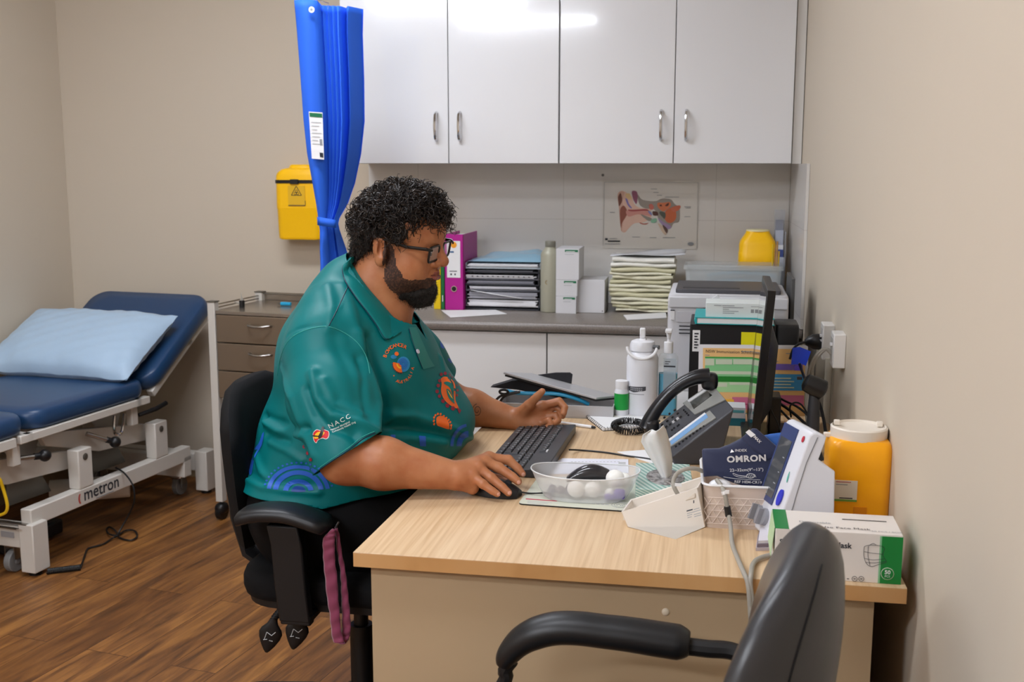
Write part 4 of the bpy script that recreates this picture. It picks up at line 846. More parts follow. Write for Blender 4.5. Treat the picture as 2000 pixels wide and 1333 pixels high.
# keys: rows run along y (left of the typist is the far end); local y=+ is the typist's left
kmesh = {}
LEG = M('key_legend', '#d6d6d8', .5)
def key(ly, row, wdt, leg=False):
    x = -kw / 2 + .014 + row * .0192 + (.006 if row == 5 else 0)
    kk = (round(wdt, 2), leg)
    if kk not in kmesh:
        b = MB(KK); w_ = .019 * wdt - .0025; b.loft([[(sx * (.0082 - i), sy * (w_ / 2 - i), z) for sx, sy in ((-1, -1), (1, -1), (1, 1), (-1, 1))] for i, z in ((0, 0), (0.0012, .0042), (.002, .0046))])
        b.box((.003, w_ / 2 - .005, .0047), (.004, .0016, .0002), LEG)
        o = b.build('key', kb, smooth=False); kmesh[kk] = o
    else: o = kmesh[kk].copy(); COL.objects.link(o); o.parent = kb
    o.location = (x, kl / 2 - .012 - ly - .019 * wdt / 2, kz(x) - .0005); o.rotation_euler = (0, -math.atan(.014 / kw), 0)
rows = {0: [1.25, 1.25, 1.25, 5.75, 1.25, 1.25, 1.5, 1.5], 1: [2.25] + [1] * 10 + [2.75 - .99], 2: [1.75] + [1] * 11 + [2.25], 3: [1.5] + [1] * 12 + [1.5], 4: [1] * 13 + [2]}
for r_, ws in rows.items():
    y = 0
    for w_ in ws: key(y, r_, w_); y += .019 * w_
for k in range(13): key(.019 * (k + (k > 0) * .8 + (k > 4) * .35 + (k > 8) * .35) * .98, 5, .9)
for k in range(3): key(.019 * (15.2 + k), 0, 1); key(.019 * (15.2 + k), 3, 1); key(.019 * (15.2 + k), 4, 1)
key(.019 * 16.2, 1, 1)
for r_ in range(5):
    for k in range(4):
        if r_ == 0 and k == 1: continue
        key(.019 * (18.4 + k), r_, 1)
# --- mouse
ms = thing('computer_mouse', 'black computer mouse under the man\'s right hand', 'mouse', (-.437, 2.200, DZ), -12)
b = MB(M('mouse_black', '#17171a', .4)); rings = []
for i in range(15):
    u = i / 14; x = -.052 + .104 * u; wv = .031 * (sin(pi * (.06 + .88 * u)) ** .45); h = .008 + .028 * (sin(pi * (.08 + .84 * u)) ** .8) * (1 - .22 * u)
    rings.append([(x, wv * cos(a) * (1 if sin(a) < 0 else 1), .001 + max(0, h * (sin(a) ** .75 if sin(a) > 0 else 0))) for a in [pi * j / 14 for j in range(15)]] )
b.loft(rings); b.build('body', ms)
MB(DARK).cyl((.026, -.0025, .0285), (.026, .0025, .0285), .007, n=16).build('scroll_wheel', ms)
b = MB(M('cable_blk', '#131315', .45)); b.tube(spline([pz(1020, 962, DZ + .012), pz(1032, 964, DZ + .005), pz(1050, 964, DZ + .009), pz(1090, 962, DZ + .009)], 6), .0018, 6); b.build('cable', ms, world=True)
b = MB(M('cable_blk')); b.tube(spline([pz(1112, 879, DZ + .012), pz(1135, 880, DZ + .003), pz(1180, 884, DZ + .0025), pz(1225, 891, DZ + .0025), pz(1262, 896, DZ + .0025), pz(1300, 903, DZ + .0025), pz(1350, 900, DZ + .0025)], 6), .0022, 6); b.build('cable', kb, world=True)
# --- mouse mat, papers, bowl
MX = [pz(1012, 984, DZ + .003), pz(1232, 999, DZ + .003), pz(1262, 935, DZ + .003), pz(1052, 931, DZ + .003)]
mt = thing('mouse_mat', 'pale printed mouse mat under the frosted bowl', 'mouse mat', (MX[0].x, MX[0].y, DZ))
c0 = sum(MX, Vector()) / 4
def rq(P, r, z): # rounded quad
    out = []
    for i in range(4):
        a, b_, c = P[i - 1], P[i], P[(i + 1) % 4]; u = (a - b_).normalized() * r; v = (c - b_).normalized() * r
        for k in range(6): t_ = k / 5; out.append((b_ + u * (1 - t_) ** 2 + v * t_ ** 2))
    return [Vector((p.x, p.y, z)) for p in out]
MB(BLACK).loft([rq(MX, .012, DZ + .0002), rq(MX, .012, DZ + .0028)]).build('rubber_base', mt, world=True, smooth=False)
MB(M('mat_print', '#d9dccb', .4)).loft([rq(MX, .012, DZ + .0029), rq(MX, .012, DZ + .0032)]).build('printed_face', mt, world=True, smooth=False)
b = MB(M('mat_red', '#c43a55', .5)); zc = DZ + .0034
b.poly([pz(1027, 974, zc), pz(1088, 978.5, zc), pz(1088, 980, zc), pz(1027, 976, zc)])
for k in range(3): b.poly([pz(1030, 980 + 2.0 * k - 1, zc), pz(1078 - 8 * k, 983 + 2 * k - 1, zc), pz(1078 - 8 * k, 983.7 + 2 * k - 1, zc), pz(1030, 980.7 + 2 * k - 1, zc)], LIGHTINK)
for k in range(9): b.poly([pz(1110 + k * 9, 981 + .55 * k, zc), pz(1117 + k * 9, 981.4 + .55 * k, zc), pz(1117 + k * 9, 982.6 + .55 * k, zc), pz(1110 + k * 9, 982 + .55 * k, zc)], LIGHTINK)
cc = pz(1212, 987, zc)
for r_, m_ in ((.018, GREYINK), (.013, GREYINK)): b.tube([cc + Vector((r_ * cos(a), r_ * sin(a), 0)) for a in [i * pi / 14 for i in range(28)]], .0004, 4, m_, closed=True)
for k in range(5): b.box(cc + Vector((-.007 + k * .0035, .003 * sin(k * 2), 0)), (.0018, .005, .0002), GREYINK)
b.build('print', mt, world=True, smooth=False)
q = [pz(1023, 937, DZ + .001), pz(1228, 925, DZ + .001), pz(1226, 899, DZ + .001), pz(1100, 897, DZ + .001)]
b = MB(M('form_paper', '#dfe0ea', .6)); b.loft([[Vector((p.x, p.y, z)) for p in (pz(1040, 928, DZ), pz(1228, 925, DZ), pz(1227, 899, DZ), pz(1098, 897, DZ))] for z in (DZ + .0002, DZ + .0018)])
zc = DZ + .002
for k in range(14): b.poly([pz(1115 + k * 7, 902, zc), pz(1119 + k * 7, 902, zc), pz(1119 + k * 7, 903, zc), pz(1115 + k * 7, 903, zc)], LIGHTINK)
b.poly([pz(1208, 903, zc), pz(1222, 903, zc), pz(1222, 911, zc), pz(1208, 911, zc)], LIGHTINK)
o = b.build('paper_form', loc=(q[0].x, q[0].y, DZ), smooth=False); tag(o, 'white printed form behind the frosted bowl', 'paper')
BC = Vector((-.250, 2.205, DZ + .0036)); bo = thing('bowl', 'frosted oval plastic bowl of cotton balls and clips on the mouse mat', 'bowl', tuple(BC), 3)
FRO = M('frosted', '#dfe1e5', .5, alpha=.5, coat=.1)
def bring(k, z, g=0): return [((.113 * k - g) * math.copysign(abs(cos(a)) ** .85, cos(a)), (.064 * k - g) * math.copysign(abs(sin(a)) ** .85, sin(a)), z + .006 * (abs(cos(a)) ** 2) * (z / .055)) for a in [i * pi / 28 for i in range(56)]]
b = MB(FRO); b.loft([bring(.70, 0), bring(.76, .003), bring(.86, .02), bring(.95, .042), bring(1.0, .055)], caps=False); b.poly(bring(.70, .0005)); b.build('bowl_body', bo)
b = MB(M('frosted_rim', '#e6e8ea', .3, alpha=.85)); b.tube(bring(1.0, .055), .0014, 6, closed=True); b.build('rim', bo)
CT = M('cotton', '#eeeee9', .9, sheen=.3, bump=(120, .3, .002)); Tb_ = ROOTM[bo.name]
for i, (x, y, r_) in enumerate(((-.018, -.018, .0185), (.016, -.014, .0175), (.062, .004, .020), (.052, -.012, .011), (.078, .012, .016))):
    b = MB(CT); b.sell((0, 0, 0), (r_, r_, r_ * .92), 1, 1, 20, 14); o = b.build('cotton_ball'); o.matrix_world = Tb_ @ TR((x, y, .003 + r_ + (.018 if i in (2, 4) else 0)), 0, 20, 30 * i); tag(o, ['left of the two large cotton balls at the front of the bowl', 'right of the two large cotton balls at the front of the bowl', 'largest cotton ball in the right half of the bowl', 'smallest cotton ball low between the big pair and the purple clips', 'cotton ball nearest the right end of the bowl'][i], 'cotton ball', 'cotton balls in the bowl')
PU = M('purple_clip', '#7a68b8', .5)
for i, (x, y, w_) in enumerate(((.072, -.020, .012), (.048, -.026, .007), (.058, -.024, .005))):
    b = MB(PU); b.sell((0, 0, 0), (w_, w_ * .8, w_ * .9), .6, .6, 16, 10); o = b.build('purple_cap'); o.matrix_world = Tb_ @ TR((x, y, .003 + w_), 0, 0, 20 * i); tag(o, ['largest purple cap at the right end of the bowl', 'middle sized purple cap, furthest left in the bowl', 'smallest purple cap between the other two in the bowl'][i], 'cap', 'purple caps in the bowl')
DK = M('dark_blue_clip', '#454d63', .5)
for i in range(6):
    x, y = -.070 + .018 * (i % 3), -.012 + .018 * (i // 3); b = MB(DK); b.sell((0, 0, 0), (.009, .007, .006), .5, .5, 12, 8); o = b.build('dark_clip'); o.matrix_world = Tb_ @ TR((x, y, .011 + .004 * (i % 2)), 10 * i, 12 * i, 35 * i); tag(o, ['dark blue clip nearest the left front of the bowl', 'dark blue clip second along the bowl front', 'dark blue clip third along, next to the cotton balls', 'dark blue clip at the left back of the bowl', 'dark blue clip second along the bowl back', 'dark blue clip third along the bowl back'][i], 'clip', 'dark blue clips in the bowl')
b = MB(M('glossy_black', '#2b2b2e', .2, coat=.4)); rings = []
for i in range(13):
    u = i / 12; h = .005 + .030 * sin(pi * (.04 + .80 * u)) ** .9; rings.append([(-.045 + .09 * u, .016 * cos(a), h * .5 + h * .5 * sin(a) * 1) for a in [k * pi / 8 for k in range(16)]])
b.loft(rings); o = b.build('black_case'); o.matrix_world = Tb_ @ TR((.005, .020, .030), 0, -4, 2); tag(o, 'glossy black curved case resting in the frosted bowl', 'case')

# --- tissue box
TC = pz(1241, 988, DZ); tb = thing('tissue_box', 'green and white striped tissue box with a tissue pulled up', 'tissue box', (TC.x, TC.y, DZ), 4)
def stripe_mat():
    m = bpy.data.materials.new('tissue_stripes'); m.use_nodes = True; nt = m.node_tree; b = nt.nodes['Principled BSDF']; L = nt.links.new
    tc = nt.nodes.new('ShaderNodeTexCoord'); w_ = nt.nodes.new('ShaderNodeTexWave'); w_.wave_type = 'BANDS'; w_.bands_direction = 'DIAGONAL'; w_.inputs['Scale'].default_value = 68; w_.inputs['Distortion'].default_value = 1.2; w_.inputs['Detail Scale'].default_value = .3; w_.inputs['Detail'].default_value = 0
    mp = nt.nodes.new('ShaderNodeMapping'); mp.inputs['Scale'].default_value = (.75, .35, 1.7); L(tc.outputs['Object'], mp.inputs[0]); L(mp.outputs[0], w_.inputs['Vector'])
    r = nt.nodes.new('ShaderNodeValToRGB'); L(w_.outputs['Fac'], r.inputs[0]); e = r.color_ramp.elements; e[0].position = .42; e[0].color = lin('#7fa79d'); e[1].position = .55; e[1].color = lin('#c3d2cb'); L(r.outputs[0], b.inputs['Base Color']); b.inputs['Roughness'].default_value = .5; return m
bxw, bxd, bxh = .118, .20, pY(1241, 955, TC.y).z - DZ
MB(stripe_mat()).b2((0, 0, 0), (bxw, bxd, bxh)).build('carton', tb, bevel=.0015)
MB(M('film', '#a9a7a6', .25, coat=.5, bump=(160, .8, .003), noise=(120, '#5f5c5c', .45, .6))).prism([(.062 + .040 * cos(a), .09 + .06 * sin(a)) for a in [i * pi / 16 for i in range(32)]], bxh + .0002, bxh + .0012).build('opening_film', tb)
TS = M('tissue', '#d8d8d6', .85, sss=.1); b = MB(TS); G = []
lft = [(1303, 948), (1290, 930), (1275, 905), (1262, 885), (1252, 865), (1255, 852), (1268, 844)]; rgt = [(1308, 949), (1311, 930), (1312, 905), (1309, 885), (1304, 862), (1299, 846), (1294, 838)]
yt_ = TC.y + .085
for i, (l, r_) in enumerate(zip(lft, rgt)):
    row = []
    for j in range(13):
        u = j / 12; p = pY(l[0] + (r_[0] - l[0]) * u, l[1] + (r_[1] - l[1]) * u, yt_); row.append((p.x, yt_ + .012 * cos(pi * 2 * (u - .15)) * (i / 6 + .3) + .010 * (u > .4) * (u - .4) * 4, p.z))
    G.append(row)
GG = []
for i in range(len(G) - 1):
    for s_ in range(4): GG.append([Vector(G[i][j]).lerp(Vector(G[i + 1][j]), s_ / 4) for j in range(13)])
GG.append([Vector(v) for v in G[-1]])
b.sheet(GG); b.build('tissue', tb, world=True, solid=.0012, ang=70)

# --- wedge shaped cradle
WG = M('wedge_white', '#ded6cc', .4); yw = 2.02
A, B_, C_, D_, E_ = pY(1213, 1001, 2.045), pY(1363, 953, 2.035), pz(1378, 1031, DZ), pz(1320, 1055, DZ), pz(1226, 1031, DZ)
wd_ = thing('wedge_holder', 'white wedge shaped holder for the blood pressure hose in front of the tissue box', 'holder', (D_.x, D_.y, DZ))
b = MB(WG); bk = Vector((.012, .085, 0))
top = [A, B_, B_ + bk + Vector((.0, .0, .0)), A + bk + Vector((0, 0, .0))]
bot = [E_, D_, C_ + Vector((0, .01, 0)), C_ + bk * .8, E_ + bk]
# outer skin
vs = [A, B_, C_, D_, E_, A + bk, B_ + bk, C_ + bk * .75, E_ + bk]
b.add(vs, [(0, 4, 3, 2, 1), (1, 2, 7, 6), (0, 5, 8, 4), (5, 6, 7, 8), (4, 8, 7, 2, 3)])
ctr = (A + B_ + bk) / 2 + bk / 2
inn = [p.lerp((A + B_) / 2 + bk / 2, .05) for p in top]; low = [p + Vector((0, 0, -.02)) for p in inn]
b.add(top + inn + low, [(0, 1, 5, 4), (1, 2, 6, 5), (2, 3, 7, 6), (3, 0, 4, 7), (4, 5, 9, 8), (5, 6, 10, 9), (6, 7, 11, 10), (7, 4, 8, 11), (8, 9, 10, 11)])
b.build('holder_body', wd_, world=True, bevel=.002, ang=30)
def wf(px, py, k=.0006): return pP(px, py, A - Vector((0, k, 0)), (B_ - A).cross(D_ - A))
b = MB(INK); 
for i, (x0_, x1_, y_, m_) in enumerate(((1341, 1353, 999, INK), (1355, 1366, 996, GREYINK), (1342, 1369, 1004, GREYINK), (1342, 1352, 1008, GREYINK), (1355, 1369, 1006, GREYINK), (1343, 1351, 1012, GREYINK), (1356, 1370, 1010, GREYINK))):
    hh_ = 1.3 if i == 0 else .7; b.poly([wf(x0_, y_ - hh_), wf(x1_, y_ - hh_ - (x1_ - x0_) * .28), wf(x1_, y_ + hh_ - (x1_ - x0_) * .28), wf(x0_, y_ + hh_)], m_)
b.poly([wf(1354, 978), wf(1356, 977.5), wf(1356, 983), wf(1354, 984)], INK)
b.build('print', wd_, world=True, smooth=False)

# --- lattice basket
BK = M('basket_taupe', '#cdbdb2', .5); bx0 = pz(1368, 1033, DZ).x; by0 = pz(1378, 1033, DZ).y; bw_ = .155; bd_ = .20; bh = .088
bk_ = thing('storage_basket', 'pinkish white lattice basket holding the navy arm cuff', 'basket', (bx0 + bw_ / 2 + .002, by0 + .001, DZ), 2)
b = MB(BK)
def bskr(z, g=0): k = .93 + .07 * z / bh; return rr3(0, bd_ / 2, z, bw_ * k - g, bd_ * k - g, .018)
b.loft([bskr(0), bskr(bh * .35), bskr(bh * .7), bskr(bh - .004)], caps=False); b.loft([bskr(bh - .004, .005), bskr(.002, .005)], caps=False); b.poly(bskr(.001)); b.build('shell', bk_)
MB(WHITE).tube(bskr(bh - .002), .0028, 6, closed=True).build('rim', bk_)
b = MB(M('lattice', '#e2d4ca', .5))
for i in range(9):
    for s_ in (-1, 1):
        for zlo, zhi in ((.010, .036), (.036, .062)):
            x = -.066 + i * .0165; b.tube([(x - s_ * .008, .0055 - .0035 * zlo / bh - .0005, zlo), (x + s_ * .008, .0055 - .0035 * zhi / bh - .0005, zhi)], .0008, 4)
for z in (.010, .023, .036, .049, .062): b.tube([(-.068, .0045 - .0035 * z / bh, z), (.068, .0045 - .0035 * z / bh, z)], .0007, 4)
b.build('lattice', bk_)
# --- navy arm cuff
NV = M('cuff_navy', '#1b2446', .6, sheen=.25, bump=(700, .2, .0005)); LB_ = M('cuff_blue', '#2d5fae', .55)
cuff = thing('arm_cuff', 'navy blue blood pressure cuff folded in the basket', 'blood pressure cuff', (bx0 + .09, by0 + .07, DZ + .02))
cy_ = by0 + .045
def cu(px, py, k=0): return pP(px, py, (0, cy_ - k, DZ + .09), (0, 1, -.22))
outc = [(1371, 880), (1374, 877), (1404, 876), (1425, 868), (1445, 858), (1452, 853), (1490, 872), (1530, 880), (1545, 905), (1530, 950), (1490, 956), (1455, 951), (1430, 943), (1400, 930), (1374, 932), (1372, 905)]
def puff(mat, outl, name, k0, th, lab=None):
    P = [cu(x, y, k0) for x, y in outl]; c = sum(P, Vector()) / len(P); n = Vector((0, 1, -.22)).normalized(); b = MB(mat)
    b.loft([[c + (p - c) * s_ + n * o_ for p in P] for s_, o_ in ((.6, -th * .5), (.90, -th * .48), (.975, -th * .35), (1, -th * .1), (1, th * .3), (.97, th * .5))]); return b.build(name, cuff, world=True, ang=50, label=lab)
puff(NV, outc, 'cuff_body', 0, .016)
puff(NV, [(1448, 856), (1470, 837), (1478, 838), (1512, 868), (1532, 885), (1500, 900), (1470, 880)], 'cuff_end', .006, .010)
puff(LB_, [(1488, 852), (1505, 848), (1530, 845), (1560, 860), (1545, 905), (1500, 885)], 'cuff_lining', -.03, .010, 'bright blue inner face of the cuff')
b = MB(WHITE)
def ctext(s_, px, py, size, bold=0, rot=-8, k=.0095, sp=1): 
    p = cu(px, py, k); T = Matrix.Translation(p) @ Matrix.Rotation(R(-rot * .0), 4, 'Y') @ Matrix.Rotation(R(90 + 12.4), 4, 'X') @ Matrix.Rotation(R(rot), 4, 'Z'); b.text(s_, T, size, WHITE, bold=bold, spacing=sp)
ctext('OMRON', 1458, 897, .0185, .0007, 6, .0135, 1.1)
ctext('INDEX', 1447, 880.5, .0075, .0001, 4, .0135)
ctext('22~32cm(9"~13")', 1458, 918.5, .0088, .0001, 5, .0135)
ctext('REF HEM-CR19', 1461, 942.5, .0080, .0001, 1, .0135)
b.poly([cu(1426, 885, .0135), cu(1434, 883.5, .0135), cu(1429, 878, .0105)])
b.tube([cu(1466 + 8 * cos(a), 930 + 4.5 * sin(a), .0105) for a in [i * pi / 8 for i in range(16)]], .0005, 4, closed=True)
b.tube(spline([cu(1458, 931, .0135), cu(1442, 929, .0105), cu(1432, 925, .0135), cu(1434, 929, .0105), cu(1446, 933, .0105), cu(1460, 933, .0105)], 5), .0005, 4)
b.tube(spline([cu(1413, 932, .0105), cu(1440, 936, .0105), cu(1485, 938, .0105)], 5), .0004, 4)
for k in range(5): b.tube([cu(1460 + 3.4 * k, 927, .0107), cu(1463 + 3.4 * k, 933, .0107)], .0004, 4)
b.build('lettering', cuff, world=True)
b = MB(WHITE); k_ = .0145
b.poly([cu(1456, 845, k_), cu(1463, 839.5, k_), cu(1476, 850, k_), cu(1467, 855, k_)])
b.build('marker_patch', cuff, world=True)
b = MB(WHITE); p = cu(1479, 859, k_); b.text('MAX', Matrix.Translation(p) @ Matrix.Rotation(R(102.4), 4, 'X') @ Matrix.Rotation(R(-46), 4, 'Z'), .008, WHITE, bold=.0003); b.build('max_mark', cuff, world=True)
p = cu(1388, 940, -.02); b = MB(WHITE); b.sell((bx0 + .035, by0 + .03, DZ + .072), (.024, .018, .018), .9, .9, 20, 12); o = b.build('white_bulb', loc=(bx0 + .035, by0 + .03, DZ + .06)); tag(o, 'round white plastic cap lying in the basket under the cuff', 'cap')
# --- grey hose
HM = M('hose_grey', '#9a958b', .5)
def hose(name, pts, r, lab):
    b = MB(HM); b.tube(spline(pts, 8), r, 12); o = b.build(name, loc=tuple(pts[len(pts) // 2])); return tag(o, lab, 'hose')
P1 = [pY(1372, 921, by0 + .05), pY(1358, 916, by0 + .04), pY(1338, 917, by0 + .03), pY(1322, 926, by0 + .03), pY(1315, 940, 2.08), pY(1317, 953, 2.07), pY(1324, 966, 2.07)]
hose('cuff_hose', P1, .0042, 'short grey hose arching from the wedge holder into the cuff')
yf_ = 2.025
P2 = [pY(1400, 938, by0 + .02), pY(1409, 950, by0 + .002), pY(1416, 968, by0 - .014), pY(1422, 1000, by0 - .018), pY(1427, 1030, 2.02), pz(1430, 1062, DZ + .006), pz(1440, 1090, DZ + .006), pY(1452, 1118, 1.82), pY(1461, 1142, 1.798), pY(1466, 1200, 1.79), pY(1471, 1290, 1.79), pY(1492, 1290, 1.77), pY(1474, 1200, 1.79), pY(1466, 1146, 1.798), pY(1467, 1122, 1.81), pz(1471, 1102, DZ + .006), pz(1486, 1090, DZ + .006), pz(1520, 1082, DZ + .006), pz(1560, 1078, DZ + .006)]
o = hose('monitor_hose', P2, .0042, 'long grey hose hanging over the front edge of the desk')
MB(BLACK).tube([pY(1420, 990, by0 - .018), pY(1423.5, 1009, by0 - .018)], .0065, 14).build('connector', o, world=True)
MB(WHITE).tube([pY(1414, 960, by0 - .012), pY(1416, 966, by0 - .013)], .0058, 14).b2(pY(1416, 958, by0 - .02), pY(1424, 965, by0 - .018)).build('tie', o, world=True)
MB(WHITE).tube([pY(1316, 946, 2.078), pY(1316, 950, 2.075)], .0058, 14).b2(pY(1318, 944, 2.068), pY(1331, 951, 2.066)).build('tie', COL.objects['cuff_hose'], world=True)

# --- blood pressure monitor
BPW = M('monitor_white', '#d3d4db', .35); BPS = M('monitor_side', '#c6c6ca', .4)
YN = 1.985
def n_(px, py): return pY(px, py, YN)
F0 = pz(1506, 1071, DZ); F0.y = YN; 
prof = [n_(1512, 1069), n_(1508, 1058), n_(1524, 1012), n_(1582, 852), n_(1588, 846), n_(1597, 845), n_(1615, 853), n_(1612, 864), n_(1599, 898), n_(1632, 922), n_(1630, 1020), n_(1618, 1068)]
sh_ = pz(1534, 825, prof[3].z) - prof[3]; sh_ = sh_ * 1.0; print('shift', sh_)
for p in prof: p.z = max(p.z, DZ + .004)
prof[0].z = DZ + .002; prof[-1].z = DZ + .002; prof[-2].z = max(prof[-2].z, DZ + .02)
bp = thing('blood_pressure_monitor', 'white desktop blood pressure monitor with a dark tilted screen', 'blood pressure monitor', (prof[0].x + .03, YN + .07, DZ))
b = MB(BPW); cpf = sum(prof, Vector()) / len(prof)
b.loft([[cpf + (p - cpf) * s_ + sh_ * o_ for p in prof] for s_, o_ in ((.975, 0), (1, .03), (1, .97), (.975, 1))]); b.build('housing', bp, world=True, bevel=.003, ang=40)
Q0, Q1 = n_(1524, 1012), n_(1582, 852)      # near edge of the tilted face
Qb = n_(1508, 1058)
fn = (Q1 - Q0).cross(sh_).normalized(); fn = fn if fn.x < 0 else -fn
def fc(u, v, k=.0): return Q0 + (Q1 - Q0) * v + sh_ * u + fn * k       # u 0 near .. 1 far, v up
def fq(m, u0, v0, u1, v1, k, nm, par=bp): return MB(m).loft([[fc(u0, v0, q), fc(u1, v0, q), fc(u1, v1, q), fc(u0, v1, q)] for q in (0, k)]).build(nm, par, world=True, smooth=False)
sc_ = fq(M('bp_bezel', '#3a4672', .3), .42, .06, .99, 1.0, .002, 'screen_bezel')
fq(M('bp_screen', '#474a4e', .12, coat=.5), .48, .13, .93, .84, .0026, 'screen', sc_)
b = MB(M('lcd_mark', '#9a9da2', .5))
for (u, v, s_) in ((.54, .30, .05), (.54, .44, .03), (.54, .62, .04), (.66, .22, .05)): b.loft([[fc(u, v, q), fc(u + s_ * 1.6, v, q), fc(u + s_ * 1.6, v + .012, q), fc(u, v + .012, q)] for q in (.0026, .003)])
b.loft([[fc(.72, .145, q), fc(.82, .145, q), fc(.82, .19, q), fc(.72, .19, q)] for q in (.0026, .003)]); b.build('screen_mark', sc_, world=True, smooth=False)
c = fc(.22, .20, .001); MB(M('start_blue', '#2b34c0', .35)).loft([[c + (Q1 - Q0).normalized() * (.016 * cos(a)) + sh_.normalized() * (.0085 * sin(a)) + fn * k for a in [i * pi / 12 for i in range(24)]] for k in (0, .003)]).build('start_button', bp, world=True)
c = fc(.18, .47, .001); MB(M('memory_teal', '#5fb9a8', .4)).loft([[c + (Q1 - Q0).normalized() * (.012 * cos(a)) + sh_.normalized() * (.005 * sin(a)) + fn * k for a in [i * pi / 4 + pi / 4 for i in range(4)]] for k in (0, .0012)]).build('deflate_button', bp, world=True)
c = fc(.16, .93, .001); MB(M('heart_red', '#c03040', .4)).loft([[c + (Q1 - Q0).normalized() * (.006 * cos(a)) + sh_.normalized() * (.004 * sin(a)) + fn * k for a in [i * pi / 6 for i in range(12)]] for k in (0, .0012)]).build('heart_mark', bp, world=True)
# lower facet with two knobs
g0 = Q0; g1 = Qb; kn = (g0 - g1).cross(sh_).normalized(); kn = kn if kn.x < 0 else -kn
for u in (.52, .80):
    c = g1.lerp(g0, .62) + sh_ * u; x, y, z = fr(kn)
    MB(M('knob_grey', '#8f9096', .45)).cyl(c, c + kn * .008, .0165, .016, n=28).loft([[c + kn * k + sh_.normalized() * (.0035 * a_) + (g0 - g1).normalized() * (.0155 * b_) for a_, b_ in ((-1, -1), (1, -1), (1, 1), (-1, 1))] for k in (.008, .018)]).build('knob', bp, world=True)
b = MB(M('seam', '#76777c', .5)); b.tube([pY(x_, y_, YN - .0008) for x_, y_ in ((1541, 1012), (1549, 990), (1556, 965), (1575, 905), (1594, 862), (1597, 855))], .0007, 4); b.build('seam', bp, world=True)
c = pY(1508, 1030, YN + .0) ; MB(GREYINK).tube([c + Vector((.001 * 0, -.001, 0)) + Vector((.005 * cos(a), 0, .009 * sin(a))) for a in [i * pi / 8 for i in range(16)]], .0008, 4, closed=True).build('side_mark', bp, world=True)
# booklet under the monitor
q = [pz(1476, 1077, DZ), pz(1505, 1076, DZ), pz(1520, 1050, DZ), pz(1480, 1050, DZ)]
for k in range(3):
    b = MB(M('booklet%d' % k, ('#b9aeb4', '#7c6f7a', '#d6d2d8')[k], .5)); b.loft([[Vector((p.x + .002 * k, p.y + .003 * k, DZ + .0002 + z)) for p in q] for z in (k * .006, k * .006 + .0055)]); o = b.build('booklet', loc=(q[0].x, q[0].y, DZ), smooth=False); tag(o, ['pale mauve booklet lowest of the three under the front of the blood pressure monitor', 'dark mauve booklet in the middle of the three under the monitor', 'white booklet on top of the small pile under the monitor'][k], 'booklet', 'booklets under the monitor')
# --- large yellow sharps container
SX = pY(1674, 900, 2.17).x; sc2 = thing('sharps_container', 'large yellow sharps container with white lid on the desk by the right wall', 'sharps container', (SX, 2.165, DZ)); sw_ = pY(1737, 900, 2.12).x - pY(1612, 900, 2.12).x; hz = pY(1674, 862, 2.12).z - DZ
YO = M('sharps_orange', '#ffae0a', .32, sss=0)
b = MB(YO); b.loft([rr3(0, 0, z, sw_ * k, .115 * k2, .02) for z, k, k2 in ((0, .95, .95), (.005, .985, .985), (hz * .60, 1, 1), (hz * .62, 1.01, 1.01), (hz * .9, 1.01, 1.0), (hz * .965, .95, .95), (hz, .86, .9))]); b.build('container', sc2, ang=50)
LDM = M('lid_white', '#e2d9cc', .35)
b = MB(LDM); b.lathe([(.047, hz - .004), (.0525, hz - .002), (.0535, hz + .003), (.0535, hz + .018), (.0505, hz + .0205), (.0495, hz + .016), (.030, hz + .013), (0, hz + .013)], 44, sy=1.0); ld = b.build('lid', sc2)
MB(LDM).b2((-.004, -.01, 0), (.004, .0, .006)).build('q'); bpy.data.objects.remove(COL.objects['q'])
for a_, c_ in (((-.046, .01, hz + .016), (-.034, .022, hz + .026)), ((.034, .01, hz + .016), (.046, .022, hz + .026)), ((-.066, -.004, hz - .006), (-.050, .006, hz + .004))): MB(LDM).b2(a_, c_).build('lid_tab', ld, bevel=.002)
yF = 2.165 - .0580
a = pY(1630, 938, yF); c = pY(1673, 981, yF); MB(M('label_cream', '#d8cfbf', .6)).b2((a.x, yF - .0008, c.z), (c.x, yF + .001, a.z)).b2((a.x, yF - .0012, c.z), (c.x, yF - .0004, c.z + .004), M('green_strip', '#6f9a3a', .6)).b2((a.x + .003, yF - .0012, a.z - .004), (c.x - .012, yF - .0004, a.z - .002), M('pinkink', '#b8736a', .6)).b2((a.x + .003, yF - .0012, a.z - .009), (c.x - .018, yF - .0004, a.z - .0075), GREYINK).b2((a.x + .01, yF - .0012, c.z + .0055), (c.x - .008, yF - .0004, c.z + .0075), INK).build('label', sc2, world=True)
a = pY(1667, 991, yF); c = pY(1692, 1012, yF); MB(M('panel_orange', '#d98404', .4)).b2((a.x, yF - .0005, c.z), (c.x, yF + .001, a.z)).build('moulded_panel', sc2, world=True)
